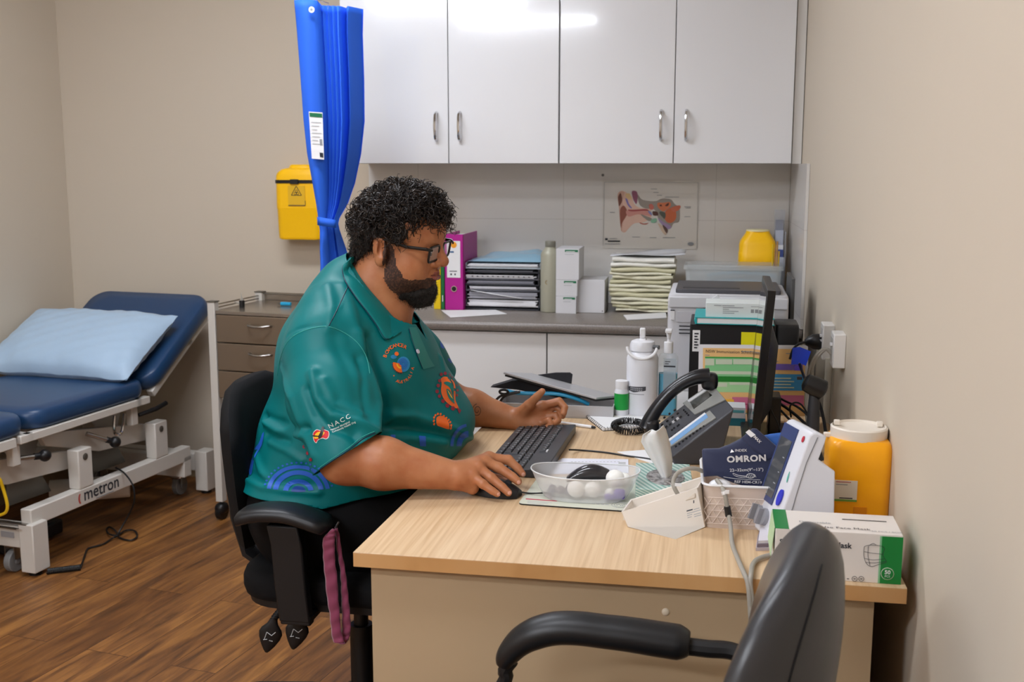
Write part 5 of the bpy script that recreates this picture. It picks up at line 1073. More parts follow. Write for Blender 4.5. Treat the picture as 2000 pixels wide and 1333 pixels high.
# --- face mask box
mx0, mx1 = pz(1512, 1132, DZ).x, pz(1762, 1143, DZ).x - .003; my0 = 1.826; mh = pY(1765, 1047, my0).z - DZ; md = .105
mb = thing('face_mask_box', 'white and green box of fifty disposable face masks at the front corner of the desk', 'box', ((mx0 + mx1) / 2, my0, DZ)); mw = mx1 - mx0
GB = M('box_green', '#0c7a33', .4)
MB(M('box_white', '#dcd5ce', .5)).b2((-mw / 2, 0, 0), (mw / 2, md, mh)).build('carton', mb, bevel=.001)
MB(GB).b2((mw / 2 - .033, -.0006, .0005), (mw / 2 + .0005, md + .0002, mh - .003)).build('green_end', mb)
MB(M('box_green_lt', '#7db58a', .5)).b2((mw / 2 - .036, -.0007, .0005), (mw / 2 - .033, 0, mh - .003)).build('green_stripe', mb)
MB(GB).b2((-mw / 2 - .0005, 0, mh), (-mw / 2 + .022, md, mh + .0006)).build('green_top_band', mb)
MB(M('flap_inner', '#b9d4a8', .5)).loft([[(-mw / 2 - .001, y, mh), (-mw / 2 - .006, y, mh - .05), (-mw / 2 - .007, y, mh - .05), (-mw / 2 - .002, y, mh)] for y in (.004, md - .004)]).build('open_flap', mb)
b = MB(INK)
def ft(s_, x, z, size, m=INK, bold=0, al='RIGHT'): b.text(s_, Matrix.Translation((x, -.001, z)) @ Matrix.Rotation(R(90), 4, 'X'), size, m, align=al, bold=bold)
ft('Single-Use Face Mask', pY(1663, 1067, my0).x - (mx0 + mx1) / 2, pY(1661, 1067, my0).z - DZ, .0135, INK, .0003)
gc = Vector((pY(1733, 1121, my0).x - (mx0 + mx1) / 2, -.0012, pY(1733, 1121, my0).z - DZ))
b.cyl(gc, gc + Vector((0, .0005, 0)), .0105, m=M('box_white')); b.cyl(gc - Vector((0, .0003, 0)), gc, .0098, m=GB)
b.text('50', Matrix.Translation(gc + Vector((0, -.0006, .0025))) @ Matrix.Rotation(R(90), 4, 'X'), .0095, WHITE, bold=.0002); b.text('PCS', Matrix.Translation(gc + Vector((0, -.0006, -.0045))) @ Matrix.Rotation(R(90), 4, 'X'), .0052, WHITE)
for i in range(3):
    p = pY(1656 + 13 * i, 1131, my0); p = Vector((p.x - (mx0 + mx1) / 2, -.0009, p.z - DZ))
    if i: b.tube([p + Vector((.0042 * cos(a), 0, .0042 * sin(a))) for a in [k * pi / 8 for k in range(16)]], .0004, 4, closed=True)
    b.box(p, (.0035, .0004, .0012))
def mo(px, py): p = pY(px, py, my0); return Vector((p.x - (mx0 + mx1) / 2, -.0009, p.z - DZ))
for L_ in ([(1688, 1068), (1700, 1065), (1726, 1069), (1724, 1085), (1731, 1098), (1715, 1103), (1702, 1107), (1692, 1101), (1687, 1085), (1688, 1068)], [(1696, 1067), (1695, 1085), (1699, 1105)], [(1688, 1078), (1705, 1081), (1725, 1083)], [(1688, 1091), (1705, 1094), (1727, 1092)], [(1691, 1099), (1708, 1100), (1730, 1097)], [(1697, 1066), (1705, 1062), (1711, 1065)]):
    b.tube(spline([mo(*q_) for q_ in L_], 4), .00035, 4, INK)
# top print
def tt(s_, px, py, size, m=INK, al='LEFT'): p = pz(px, py, DZ + mh + .0012); b.text(s_, Matrix.Translation((p.x - (mx0 + mx1) / 2, p.y - my0, mh + .0012)), size, m, align=al)
tt('Single-Use Face Mask', 1560, 1027, .0135); tt('Disposable', 1560, 1019, .012, GREYINK); tt('50 PCS / BOX', 1702, 1038, .0085, GREYINK)
a = pz(1645, 1016, DZ + mh); c = pz(1731, 1020, DZ + mh); b.b2((a.x - (mx0 + mx1) / 2, c.y - my0, mh + .0008), (c.x - (mx0 + mx1) / 2, a.y - my0, mh + .0012), INK)
b.build('print', mb, smooth=False)

# --- desk phone
BRp = pz(1309, 893, DZ + .02); BLp = pz(1276, 828, DZ + .02)
wv = (BLp - BRp); wl = min(wv.length, .26); wv.normalize(); dv = Vector((wv.y, -wv.x, 0)); dv = dv if dv.x > 0 else -dv
TRp = pP(1434, 798, BRp, wv)            # top right corner, in the vertical plane square to the width
up_ = (TRp - BRp); pl_ = up_.length; up_.normalize(); pn = wv.cross(up_).normalized(); pn = pn if pn.z > 0 else -pn
ph = thing('desk_phone', 'dark grey corded office desk phone with two small displays', 'phone', (BRp.x, BRp.y, DZ))
PHM = M('phone_grey', '#3a3b40', .42, bump=(500, .15, .0003)); PHD = M('phone_dark', '#1c1c20', .4); SIL = M('phone_silver', '#9b9b96', .35, .3)
def pf(px, py, k=0): return pP(px, py, BRp + pn * k, pn)
W_ = .295
T0, T1, T2, T3 = BRp, BRp + wv * W_, BRp + wv * W_ + up_ * pl_, TRp
dn = Vector((0, 0, 1))
b = MB(PHM); lowz = DZ + .001
def drop(p, k, dz): q = Vector(p) + dv * k; q.z = dz; return q
b.add([T0, T1, T2, T3, drop(T0, .01, lowz), drop(T1, .01, lowz), drop(T2, -.02, DZ + .045), drop(T3, -.02, DZ + .045), drop(T2, -.06, lowz), drop(T3, -.06, lowz)],
      [(0, 1, 2, 3), (0, 4, 5, 1), (3, 2, 6, 7), (0, 3, 7, 9, 4), (1, 5, 8, 6, 2), (7, 6, 8, 9), (4, 9, 8, 5)]); b.build('phone_body', ph, world=True, bevel=.004, ang=40)
def fpanel(nm, pts, k, m, par=ph, bev=.0): P = [pf(x, y, .0) for x, y in pts]; return MB(m).loft([[p + pn * q for p in P] for q in (0, k)]).build(nm, par, world=True, smooth=False, bevel=bev)
d1 = fpanel('upper_display_frame', [(1335, 790), (1358, 812), (1418, 783), (1394, 755), (1380, 759)], .004, SIL, bev=.001)
fpanel('upper_display', [(1350, 789), (1357, 802), (1393, 775), (1383, 767)], .005, M('lcd_dark', '#22241f', .1), d1)
fpanel('display_edge', [(1345, 786), (1348, 789), (1383, 765), (1380, 763)], .0056, WHITE, d1)
d2 = fpanel('lower_display_frame', [(1303, 867), (1309, 876), (1400, 818), (1388, 804)], .004, SIL, bev=.001)
fpanel('lower_display', [(1310.5, 866), (1314, 872), (1385, 818), (1381, 811)], .005, M('lcd_blue', '#7fa9d6', .2, emit=0), d2)
fpanel('display_edge', [(1308, 862), (1310, 865), (1381, 812), (1379, 809.5)], .0056, WHITE, d2)
bt = 0
def pbtn(px, py, m=PHD, r=.0042):
    c = pf(px, py, 0); MB(m).loft([[c + wv * (r * sx_ * s_) + up_ * (r * .8 * sy * s_) + pn * k for sx_, sy in ((-1, -1), (1, -1), (1, 1), (-1, 1))] for s_, k in ((1, 0), (.85, .0035))]).build('button', ph, world=True, smooth=False)
for i in range(4):
    for j in range(3): pbtn(1288 + i * 10.2 + j * 5.5, 824 - i * 7.2 + j * 6.5, PHD)
for i in range(4): pbtn(1336 + i * 3.0, 802 + i * 3.3, PHD, .003)
pbtn(1324, 819, WHITE, .005); pbtn(1316, 825, WHITE, .005)
for (x_, y_) in ((1302, 834), (1313, 841), (1324, 833), (1297, 846), (1302, 850), (1317, 837), (1326, 831)): pbtn(x_, y_, PHD, .0035)
for i in range(9): pbtn(1372 - i * 7.4, 811.5 + i * 5.3, M('red_led', '#3b1518', .4) if i % 4 == 2 else PHD, .0026)
for i in range(10): pbtn(1382 - i * 6.8, 828 + i * 5.0, PHD, .0034)
for i in range(5): pbtn(1390 - i * 6.2, 783 + i * 4.3, PHD, .0034); pbtn(1372 - i * 5.6, 764 + i * 4.1, PHD, .003)
# handset
yh = BRp + wv * .235
def hp(px, py, k=0): return pP(px, py, yh + wv * k, wv)
hs_ = [hp(1264, 836), hp(1270, 820), hp(1285, 795), hp(1308, 768), (hp(1335, 748)), hp(1362, 737), hp(1384, 736)]
b = MB(M('handset_black', '#17171b', .3, coat=.2)); SPl = spline(hs_, 6); n = len(SPl); rr_ = [.016 + .006 * abs(2 * i / (n - 1) - 1) ** 2 for i in range(n)]
b.tube(SPl, rr_, 16, flat=1.0); hset = b.build('handset', ph, world=True)
MB(M('handset_black')).sell(hp(1386, 745), (.021, .020, .022), .6, .6, 20, 12).build('earpiece', hset, world=True)
MB(M('handset_black')).sell(hp(1272, 832), (.020, .022, .022), .7, .7, 20, 12).build('mouthpiece', hset, world=True)
# coiled cord
cd_pts = spline([hp(1262, 838, .01), pz(1250, 826, DZ + .016), pz(1225, 822, DZ + .019), pz(1205, 826, DZ + .020), pz(1200, 833, DZ + .018), pz(1215, 842, DZ + .010), pz(1240, 843, DZ + .010), pz(1262, 838, DZ + .012), pz(1278, 838, DZ + .012)], 10)
tot = sum((cd_pts[i + 1] - cd_pts[i]).length for i in range(len(cd_pts) - 1)); out = []; acc = 0; nseg = len(cd_pts) - 1
for i in range(nseg):
    a_, c_ = cd_pts[i], cd_pts[i + 1]; t_ = (c_ - a_).normalized(); x, y, z = fr(t_); L_ = (c_ - a_).length; m = max(2, int(L_ / .0006))
    for k in range(m):
        s_ = acc + L_ * k / m; an = s_ / .0062 * 2 * pi; up0 = Vector((0, 0, 1)); sd = t_.cross(up0).normalized(); out.append(a_.lerp(c_, k / m) + sd * (.0078 * cos(an)) + up0 * (.0078 * sin(an)))
    acc += L_
b = MB(BLACK); b.tube(out, .0017, 5); b.build('coiled_cord', ph, world=True)
# small cartons behind the phone
a = pY(1407, 848, 2.92); c = pY(1456, 811, 2.92); t = thing('small_carton', 'small teal and white carton between the phone and the computer screen', 'carton', ((a.x + c.x) / 2, 2.92, DZ)); w_ = c.x - a.x; h = max(.05, c.z - DZ)
MB(GL).b2((-w_ / 2, 0, 0), (w_ / 2, .07, h)).build('carton', t, bevel=.001); MB(M('teal_dk', '#1b6d7c', .5)).b2((-w_ / 2, -.0008, 0), (w_ / 2, 0, h * .42)).build('teal_band', t); MB(M('teal_lt', '#5aa7b0', .5)).b2((-w_ / 2 + .004, -.0008, h * .72), (w_ / 2 - .004, 0, h * .86)).build('teal_print', t)
a = pY(1392, 822, 3.0); c = pY(1434, 788, 3.0); t = thing('orange_carton', 'orange yellow carton standing in front of the schedule sheet', 'carton', ((a.x + c.x) / 2, 3.0, DZ)); MB(M('carton_orange', '#d89a1c', .5)).b2((-(c.x - a.x) / 2, 0, 0), ((c.x - a.x) / 2, .05, c.z - DZ)).build('carton', t, bevel=.001)
# paper beside the phone
b = MB(PAPER); b.loft([[Vector((p.x, p.y, z)) for p in (pz(1205, 884, DZ), pz(1300, 915, DZ), pz(1372, 905, DZ), pz(1290, 878, DZ))] for z in (DZ + .0002, DZ + .0014)]); o = b.build('loose_paper', loc=tuple(pz(1290, 900, DZ)), smooth=False); tag(o, 'loose white paper lying between the tissue box and the phone', 'paper')
# --- computer screen seen nearly edge on
Y1, Y2 = 2.64, 3.0
a1, a2, c1, c2 = pY(1499, 568, Y1), pY(1466, 852, Y1), pY(1489, 538, Y2), pY(1457, 820, Y2)
zt_ = (a1.z + c1.z) / 2; a1.z = c1.z = zt_; zb_ = max(DZ + .02, min(a2.z, c2.z)); a2.z = c2.z = zb_
mo_ = thing('computer_monitor', 'black computer monitor seen almost edge on, facing the seated man', 'monitor', ((a2.x + .08), (Y1 + Y2) / 2, DZ))
vn = (c1 - a1).cross(a2 - a1).normalized(); vn = vn if vn.x > 0 else -vn
MB(M('monitor_black', '#0d0d0f', .25)).loft([[p + vn * k for p in (a1, c1, c2, a2)] for k in (0, .020)]).build('bezel', mo_, world=True, bevel=.0015)
def ms_(u, v): return a1 + (c1 - a1) * u + (a2 - a1) * v
MB(M('screen_glass', '#1b2024', .03, coat=1)).loft([[ms_(u, v) - vn * k for u, v in ((.04, .045), (.96, .045), (.96, .93), (.04, .93))] for k in (0, .0008)]).build('screen', mo_, world=True, smooth=False)
b = MB(M('monitor_back', '#26262a', .4)); b.loft([[ms_(u, v) + vn * k for u, v in q_] for k, q_ in ((.0202, ((.12, .22), (.88, .22), (.88, .9), (.12, .9))), (.045, ((.25, .38), (.75, .38), (.75, .8), (.25, .8))))]); b.build('back_shell', mo_, world=True, bevel=.003)
pc = ms_(.5, .75) + vn * .05; b = MB(BLACK); b.b2((pc.x - .01, pc.y - .04, DZ + .012), (pc.x + .02, pc.y + .04, pc.z)); b.build('stand_column', mo_, world=True, bevel=.004)
MB(BLACK).b2((pc.x - .075, pc.y - .11, DZ + .0005), (pc.x + .085, pc.y + .11, DZ + .012)).build('stand_base', mo_, world=True, bevel=.004)
# --- webcam on its stalk behind the screen
q = pz(1590, 900, DZ); ys = 2.62; xs = pY(1590, 800, ys).x; ws = thing('webcam', 'black capsule webcam on a thick black stalk behind the monitor', 'webcam', (xs, ys, DZ))
zc = pY(1592, 755, ys).z - DZ; p0 = pY(1570, 745, ys); p1 = pY(1612, 765, ys); b = MB(BLACK)
b.tube([Vector(p0) - Vector((.0, 0, 0)), Vector(p0).lerp(p1, .1), Vector(p0).lerp(p1, .5), Vector(p0).lerp(p1, .9), p1], [.012, .021, .024, .024, .014], 20); b.build('camera_head', ws, world=True)
MB(BLACK).b2(pY(1557, 737, ys - .005), pY(1566, 741, ys + .005)).build('lens_tab', ws, world=True)
MB(DARK).tube([(0, 0, 0), (0, 0, .004), (0, 0, .04), (-.001, 0, zc * .5), (-.001, 0, zc * .8), (-.002, 0, zc - .012)], [.03, .026, .014, .015, .013, .009], 18).build('stalk', ws)
# --- wall sockets and plugs
def soc(name, px, py0, py1, lab, th=.03):
    # plate on the right wall
    for y in [2.0 + .02 * i for i in range(80)]:
        if pY(px, 650, y).x <= wxr(y): ys_ = y
    x = wxr(ys_); zt = pY(px, py0, ys_).z; zb = pY(px, py1, ys_).z
    t = thing(name, lab, 'socket', (x, ys_, (zt + zb) / 2)); h = zt - zb
    b = MB(M('socket_white', '#d9d6d2', .35)); b.b2((-th, -.036, -h / 2), (.001, .036, h / 2)); b.build('faceplate', t, bevel=.003)
    MB(M('socket_inset', '#bdbab6', .4)).b2((-th - .0008, -.026, -h / 2 + .012), (-th, .026, h / 2 - .012)).build('inset', t); return t, ys_, x, zt, zb
s1, y1_, x1_, zt1, zb1 = soc('wall_socket', 1627, 632, 700, 'white wall socket further from the camera, with the black plug')
s2, y2_, x2_, zt2, zb2 = soc('wall_socket', 1648, 650, 716, 'white wall socket nearer the camera, with grey leads')
print('sockets', y1_, y2_)
for s_, zs in ((s1, .012), (s1, .0), (s2, .012)):
    MB(WHITE).b2((-.036, -.02, zs), (-.03, -.008, zs + .006)).build('switch', s_)
pc = pY(1600, 668, y1_); t = thing('power_plug', 'black power plug pushed into the further wall socket', 'plug', (x1_ - .031, y1_, pc.z))
MB(BLACK).tube([(0, 0, 0), (-.006, 0, 0), (-.02, 0, 0), (-.034, 0, -.001), (-.042, 0, -.003)], [.020, .022, .021, .014, .007], 18).tube(spline([(-.042, 0, -.003), (-.055, 0, -.006), (-.072, -.002, -.022), (-.08, -.004, -.05)], 5), .0035, 8).build('plug_body', t)
b = MB(HM)
for k in (0, 1):
    b.tube(spline([(x2_ - .03, y2_, zb2 + .03), pY(1612 + 3 * k, 682, y2_), pY(1596 + 4 * k, 692 + 2 * k, y2_), pY(1583 + 5 * k, 715, y2_), pY(1578 + 8 * k, 740, y2_), pY(1574 + 8 * k, 790, y2_), (pY(1580, 840, y2_).x, y2_, DZ + .01 + .008 * k)], 6), .004, 8)
o = b.build('grey_leads', loc=(x2_ - .05, y2_, DZ)); tag(o, 'pair of grey leads curving down from the nearer wall socket', 'cable')
b = MB(M('conduit', '#c2bcae', .5)); b.cyl((wxr(3.0) - .012, 3.0, DZ + .001), (wxr(3.0) - .012, 3.0, pY(1612, 700, 3.0).z), .010); b.build('conduit_pipe', loc=(wxr(3.0) - .012, 3.0, DZ + .001)); tag(COL.objects['conduit_pipe'], 'cream conduit pipe running down the right wall below the sockets', 'pipe')
# blue tag
yg = 2.75; b = MB(M('tag_blue', '#1238b8', .4)); b.loft([[pY(x_, y_, yg) for x_, y_ in ((1548, 680), (1562, 678), (1560, 712), (1545, 713))], [pY(x_, y_, yg + .004) for x_, y_ in ((1548, 680), (1562, 678), (1560, 712), (1545, 713))]]).loft([[pY(x_, y_, yg + k) for x_, y_ in ((1562, 678), (1584, 687), (1574, 715), (1560, 709))] for k in (0, .012)]); tg = b.build('cable_tag', loc=tuple(pY(1560, 700, yg)), smooth=False); tag(tg, 'bright blue tag on the cables below the black plug', 'tag')
MB(M('tag_purple', '#4a35a0', .5)).b2(pY(1552, 714, yg), pY(1566, 724, yg + .004)).build('purple_tab', tg, world=True)
# loose black cables behind the monitor
CB = M('cable_blk')
CAB = [([(1562, 712, 2.75), (1570, 735, 2.7), (1575, 745, 2.66)], .0035, 'black cable joining the blue tag to the webcam'),
       ([(1500, 765, 2.9), (1530, 782, 2.86), (1560, 797, 2.82), (1585, 820, 2.8), (1600, 850, 2.78), (1606, 875, 2.76)], .003, 'black cable falling from behind the monitor, uppermost of the bundle'),
       ([(1496, 776, 2.86), (1525, 790, 2.84), (1555, 812, 2.8), (1578, 835, 2.76), (1590, 860, 2.74)], .004, 'thick black cable in the middle of the bundle behind the monitor'),
       ([(1500, 790, 2.8), (1522, 800, 2.8), (1542, 820, 2.78), (1565, 840, 2.76), (1585, 850, 2.72)], .003, 'black cable lowest of the bundle behind the monitor'),
       ([(1502, 785, 2.75), (1508, 805, 2.74), (1518, 825, 2.72), (1524, 840, 2.7)], .0016, 'thin black wire dropping behind the monitor'),
       ([(1545, 815, 2.82), (1543, 795, 2.8), (1552, 787, 2.8), (1564, 790, 2.8), (1575, 805, 2.78), (1590, 830, 2.76)], .0022, 'thin black cable with a small upward loop behind the monitor'),
       ([(1592, 770, 2.86), (1604, 800, 2.84), (1612, 840, 2.8), (1614, 870, 2.78)], .004, 'black cable running down right of the webcam stalk')]
for pts, r_, lab in CAB:
    P = [pY(x_, y_, yy) for x_, y_, yy in pts]; b = MB(CB); b.tube(spline(P, 6), r_, 8); o = b.build('cable', loc=tuple(P[-1])); tag(o, lab, 'cable', 'cables behind the monitor')
# ================================================================== IMPLICIT SURFACE ENGINE (bodies and cloth)
class Prim:
    __slots__ = ('t', 'a', 'b', 'ra', 'rb', 'R', 'r', 'op', 'k')
def El(c, r, k=.02, op='+', R_=None):
    p = Prim(); p.t = 'e'; p.a = np.array(c, np.float32); p.r = np.array(r, np.float32); p.R = None if R_ is None else np.array(R_, np.float32); p.op = op; p.k = k; return p
def Co(a, b, ra, rb=None, k=.02, op='+'):
    p = Prim(); p.t = 'c'; p.a = np.array(a, np.float32); p.b = np.array(b, np.float32); p.ra = ra; p.rb = ra if rb is None else rb; p.op = op; p.k = k; return p
def pd_(p, X):
    if p.t == 'e':
        q = X - p.a
        if p.R is not None: q = q @ p.R
        k0 = np.sqrt(((q / p.r) ** 2).sum(-1)) + 1e-9; k1 = np.sqrt(((q / (p.r * p.r)) ** 2).sum(-1)) + 1e-9
        return k0 * (k0 - 1) / k1
    ba = p.b - p.a; q = X - p.a; t = np.clip((q @ ba) / float(ba @ ba + 1e-12), 0, 1)
    return np.sqrt(((q - t[..., None] * ba) ** 2).sum(-1)) - (p.ra + (p.rb - p.ra) * t)
def sdf(prims, X):
    d = None
    for p in prims:
        e = pd_(p, X)
        if d is None: d = e; continue
        k = p.k
        if p.op == '+':
            if k > 0: h = np.clip(.5 + .5 * (e - d) / k, 0, 1); d = e * (1 - h) + d * h - k * h * (1 - h)
            else: d = np.minimum(d, e)
        else:
            e = -e; h = np.clip(.5 - .5 * (d - (-e) * -1) / k, 0, 1) if False else np.clip(.5 + .5 * (d - e) / k, 0, 1)
            d = d * h + e * (1 - h) + k * h * (1 - h)
    return d
def sdf_mesh(prims, h=.003, off=0.0, nb=14, disp=None):
    lo = np.array([1e9] * 3); hi = -lo
    for p in prims:
        if p.op != '+': continue
        if p.t == 'e': m = max(p.r); lo = np.minimum(lo, p.a - m); hi = np.maximum(hi, p.a + m)
        else:
            m = max(p.ra, p.rb); lo = np.minimum(lo, np.minimum(p.a, p.b) - m); hi = np.maximum(hi, np.maximum(p.a, p.b) + m)
    lo = lo - .03; hi = hi + .03; bs = nb * h; NB = np.ceil((hi - lo) / bs).astype(int); Rb = bs * .87
    I = np.stack(np.meshgrid(*[np.arange(n) for n in NB], indexing='ij'), -1).reshape(-1, 3)
    Cc = (lo + (I + .5) * bs).astype(np.float32); D = np.stack([pd_(p, Cc) for p in prims], 1); tot = sdf(prims, Cc) - off
    act = np.where(np.abs(tot) < Rb * 1.6 + .01)[0]
    dims = NB * nb + 2
    def cid(ix): return (ix[:, 0].astype(np.int64) * dims[1] + ix[:, 1]) * dims[2] + ix[:, 2]
    VID = []; VP = []; QU = []
    g = np.arange(nb + 1)
    base = np.stack(np.meshgrid(g, g, g, indexing='ij'), -1)
    corners = [(i, j, k) for i in (0, 1) for j in (0, 1) for k in (0, 1)]
    for bi in act:
        dc = D[bi]; mn = min(dc[j] for j in range(len(prims)) if prims[j].op == '+')
        pr = [p for j, p in enumerate(prims) if dc[j] < (max(mn, 0) + 2.2 * Rb + p.k + .012 if p.op == '+' else 2.2 * Rb + p.k + .02)]
        if not pr or pr[0].op != '+': continue
        o = I[bi] * nb; X = (lo + (base + o) * h).astype(np.float32); d = sdf(pr, X) - off
        s = d < 0
        if s.all() or not s.any(): continue
        # cell vertices
        c8 = [d[i:nb + i, j:nb + j, k:nb + k] for i, j, k in corners]; s8 = sum((c < 0).astype(int) for c in c8); cm = (s8 > 0) & (s8 < 8)
        ci = np.argwhere(cm)
        if len(ci):
            acc = np.zeros((len(ci), 3)); cnt = np.zeros(len(ci)); V8 = [c[cm] for c in c8]
            for a in range(8):
                for b in range(a + 1, 8):
                    da = np.abs(np.array(corners[a]) - np.array(corners[b])).sum()
                    if da != 1: continue
                    m = (V8[a] < 0) != (V8[b] < 0); t = np.where(m, V8[a] / (V8[a] - V8[b] + 1e-12), 0)
                    pt = np.array(corners[a]) + t[:, None] * (np.array(corners[b]) - np.array(corners[a])); acc += pt * m[:, None]; cnt += m
            P = lo + (ci + o + acc / cnt[:, None]) * h; P = P.astype(np.float32)
            for _ in range(2):
                e = .0006; f0 = sdf(pr, P) - off; G = np.stack([sdf(pr, P + np.array(v, np.float32) * e) - off - f0 for v in ((1, 0, 0), (0, 1, 0), (0, 0, 1))], -1) / e
                st = f0[:, None] * G / ((G ** 2).sum(-1, keepdims=True) + 1e-6); P = P - np.clip(st, -h * .6, h * .6)
            VID.append(cid(ci + o)); VP.append(P)
        for ax in range(3):     # edges owned by this block
            sl0 = [slice(0, nb)] * 3; sl1 = [slice(0, nb)] * 3; sl1[ax] = slice(1, nb + 1)
            A = s[tuple(sl0)]; B = s[tuple(sl1)]; e = np.argwhere(A != B)
            if not len(e): continue
            fl = A[tuple(e.T)]; u = [(ax + 1) % 3, (ax + 2) % 3]; E = e + o
            def sh(du, dv): q = E.copy(); q[:, u[0]] -= du; q[:, u[1]] -= dv; return cid(q)
            q = np.stack([sh(1, 1), sh(0, 1), sh(0, 0), sh(1, 0)], 1); q[~fl] = q[~fl][:, ::-1]; QU.append(q)
    vid = np.concatenate(VID); P = np.concatenate(VP); Q = np.concatenate(QU)
    so = np.argsort(vid); vid = vid[so]; P = P[so]; uq, first = np.unique(vid, return_index=True); P = P[first]
    ix = np.searchsorted(uq, Q); ix = np.clip(ix, 0, len(uq) - 1); ok = (uq[ix] == Q).all(1); ix = ix[ok]
    used = np.zeros(len(P), bool); used[ix.ravel()] = True; rm = np.cumsum(used) - 1
    return P[used].astype(np.float64), rm[ix]
def vnorm(P, Fq):
    n = np.cross(P[Fq[:, 2]] - P[Fq[:, 0]], P[Fq[:, 3]] - P[Fq[:, 1]]); N = np.zeros_like(P)
    for c in range(4): np.add.at(N, Fq[:, c], n)
    return N / (np.linalg.norm(N, axis=1, keepdims=True) + 1e-12)
def keep_part(P, Fq, seed=None):
    return P, Fq
def clip_mesh(P, Fq, g):         # keep g > 0, cutting faces cleanly
    P = [tuple(p) for p in P]; out = []; cut = {}
    gq = g[Fq]; allp = (gq > 0).all(1); anyp = (gq > 0).any(1)
    out = [list(f) for f in Fq[allp]]
    for f in Fq[anyp & ~allp]:
        nf = []
        for i in range(4):
            a, b = int(f[i]), int(f[(i + 1) % 4])
            if g[a] > 0: nf.append(a)
            if (g[a] > 0) != (g[b] > 0):
                kk = (min(a, b), max(a, b))
                if kk not in cut: t = g[a] / (g[a] - g[b]); cut[kk] = len(P); P.append(tuple(P[a][c] + t * (P[b][c] - P[a][c]) for c in range(3)))
                nf.append(cut[kk])
        if len(nf) >= 3: out.append(nf)
    used = sorted(set(i for f in out for i in f)); mp = {v: i for i, v in enumerate(used)}
    return [P[i] for i in used], [[mp[i] for i in f] for f in out]
def mesh_obj(name, P, Fs, mats, parent=None, loc=(0, 0, 0), mi=None, flip=False):
    me = bpy.data.meshes.new(name); L = Vector(loc)
    P = np.asarray(P, float) - np.array(loc); me.from_pydata(P.tolist(), [], [list(map(int, f)) for f in Fs])
    for m in mats: me.materials.append(m)
    if mi is not None: me.polygons.foreach_set('material_index', mi)
    me.polygons.foreach_set('use_smooth', [True] * len(me.polygons))
    o = bpy.data.objects.new(name, me); COL.objects.link(o)
    if parent: o.parent = parent; 
    else: o.location = loc
    ROOTM[o.name] = Matrix.Translation(loc); return o
def ribbon_disp(P, N, lines, amp, w):    # raise the surface along a line
    D = np.full(len(P), 1e9)
    for a, b in zip(lines[:-1], lines[1:]):
        a = np.array(a); b = np.array(b); ba = b - a; t = np.clip(((P - a) @ ba) / (ba @ ba + 1e-12), 0, 1); D = np.minimum(D, np.linalg.norm(P - a - t[:, None] * ba, axis=1))
    return N * (amp * np.exp(-(D / w) ** 2))[:, None]
# smooth value noise for cloth and skin
def vnoise(P, s, seed=0):
    rs = np.random.RandomState(seed); out = np.zeros(len(P))
    for i in range(7):
        d = rs.normal(size=3); d /= np.linalg.norm(d); out += np.sin(P @ d * s * (0.7 + .6 * rs.rand()) + rs.rand() * 6.28)
    return out / 3.5

# ================================================================== THE SEATED MAN
YM = 2.46
BASE = (-.95, YM, 0.0)
def v3(v): return (v[0], v[1], v[2])
# --- head frame
ear = pY(743, 490, YM - .078)
HY, HP = R(-8), R(8)
HS = 1.03
Hrot = (Matrix.Rotation(HY, 3, 'Z') @ Matrix.Rotation(HP, 3, 'Y') @ Matrix.Rotation(R(4), 3, 'X'))
HO = Vector(ear) - Hrot @ Vector((-.004, -.080, -.002)) * HS
HR = np.array(Hrot)
def hl(x, y, z): return HO + Hrot @ (Vector((x * (.93 if x > 0 else 1), y, z)) * HS)
def hE(c, r, k=.012, op='+', rot=None):
    RR = HR if rot is None else np.array(Hrot @ rot)
    return El(v3(hl(*c)), [r[0] * HS * (.96 if c[0] > -.02 else 1), r[1] * HS, r[2] * HS], k, op, RR)
def hC(a, b, ra, rb=None, k=.01, op='+'): return Co(v3(hl(*a)), v3(hl(*b)), ra * HS, (ra if rb is None else rb) * HS, k, op)
head = [hE((.004, 0, .050), (.096, .077, .084), .03), hE((.040, 0, -.008), (.062, .064, .088), .04), hE((.030, 0, -.062), (.060, .066, .044), .03),
        hE((.080, 0, -.092), (.024, .028, .020), .025), hE((.058, .042, -.034), (.034, .028, .036), .025), hE((.058, -.042, -.034), (.034, .028, .036), .025),
        hE((.045, .0, .052), (.060, .062, .050), .03),
        hC((.089, -.030, .030), (.095, 0, .029), .012, .011, .016), hC((.089, .030, .030), (.095, 0, .029), .012, .011, .016),
        hC((.095, 0, .022), (.121, 0, -.018), .0085, .0135, .012), hE((.108, .0145, -.024), (.013, .0095, .0095), .006), hE((.108, -.0145, -.024), (.013, .0095, .0095), .006),
        hE((.100, 0, -.050), (.0115, .022, .012), .010)]
head += [hE((.110, y, .006), (.016, .015, .010), .012, '-') for y in (.032, -.032)]
head += [hE((.086, y, .004), (.0165, .0165, .0150), .004) for y in (.032, -.032)]
head += [hC((.101, -.024, .013), (.104, -.034, .0125), .0022, .0022, .004), hC((.101, .024, .013), (.104, .034, .0125), .0022, .0022, .004)]
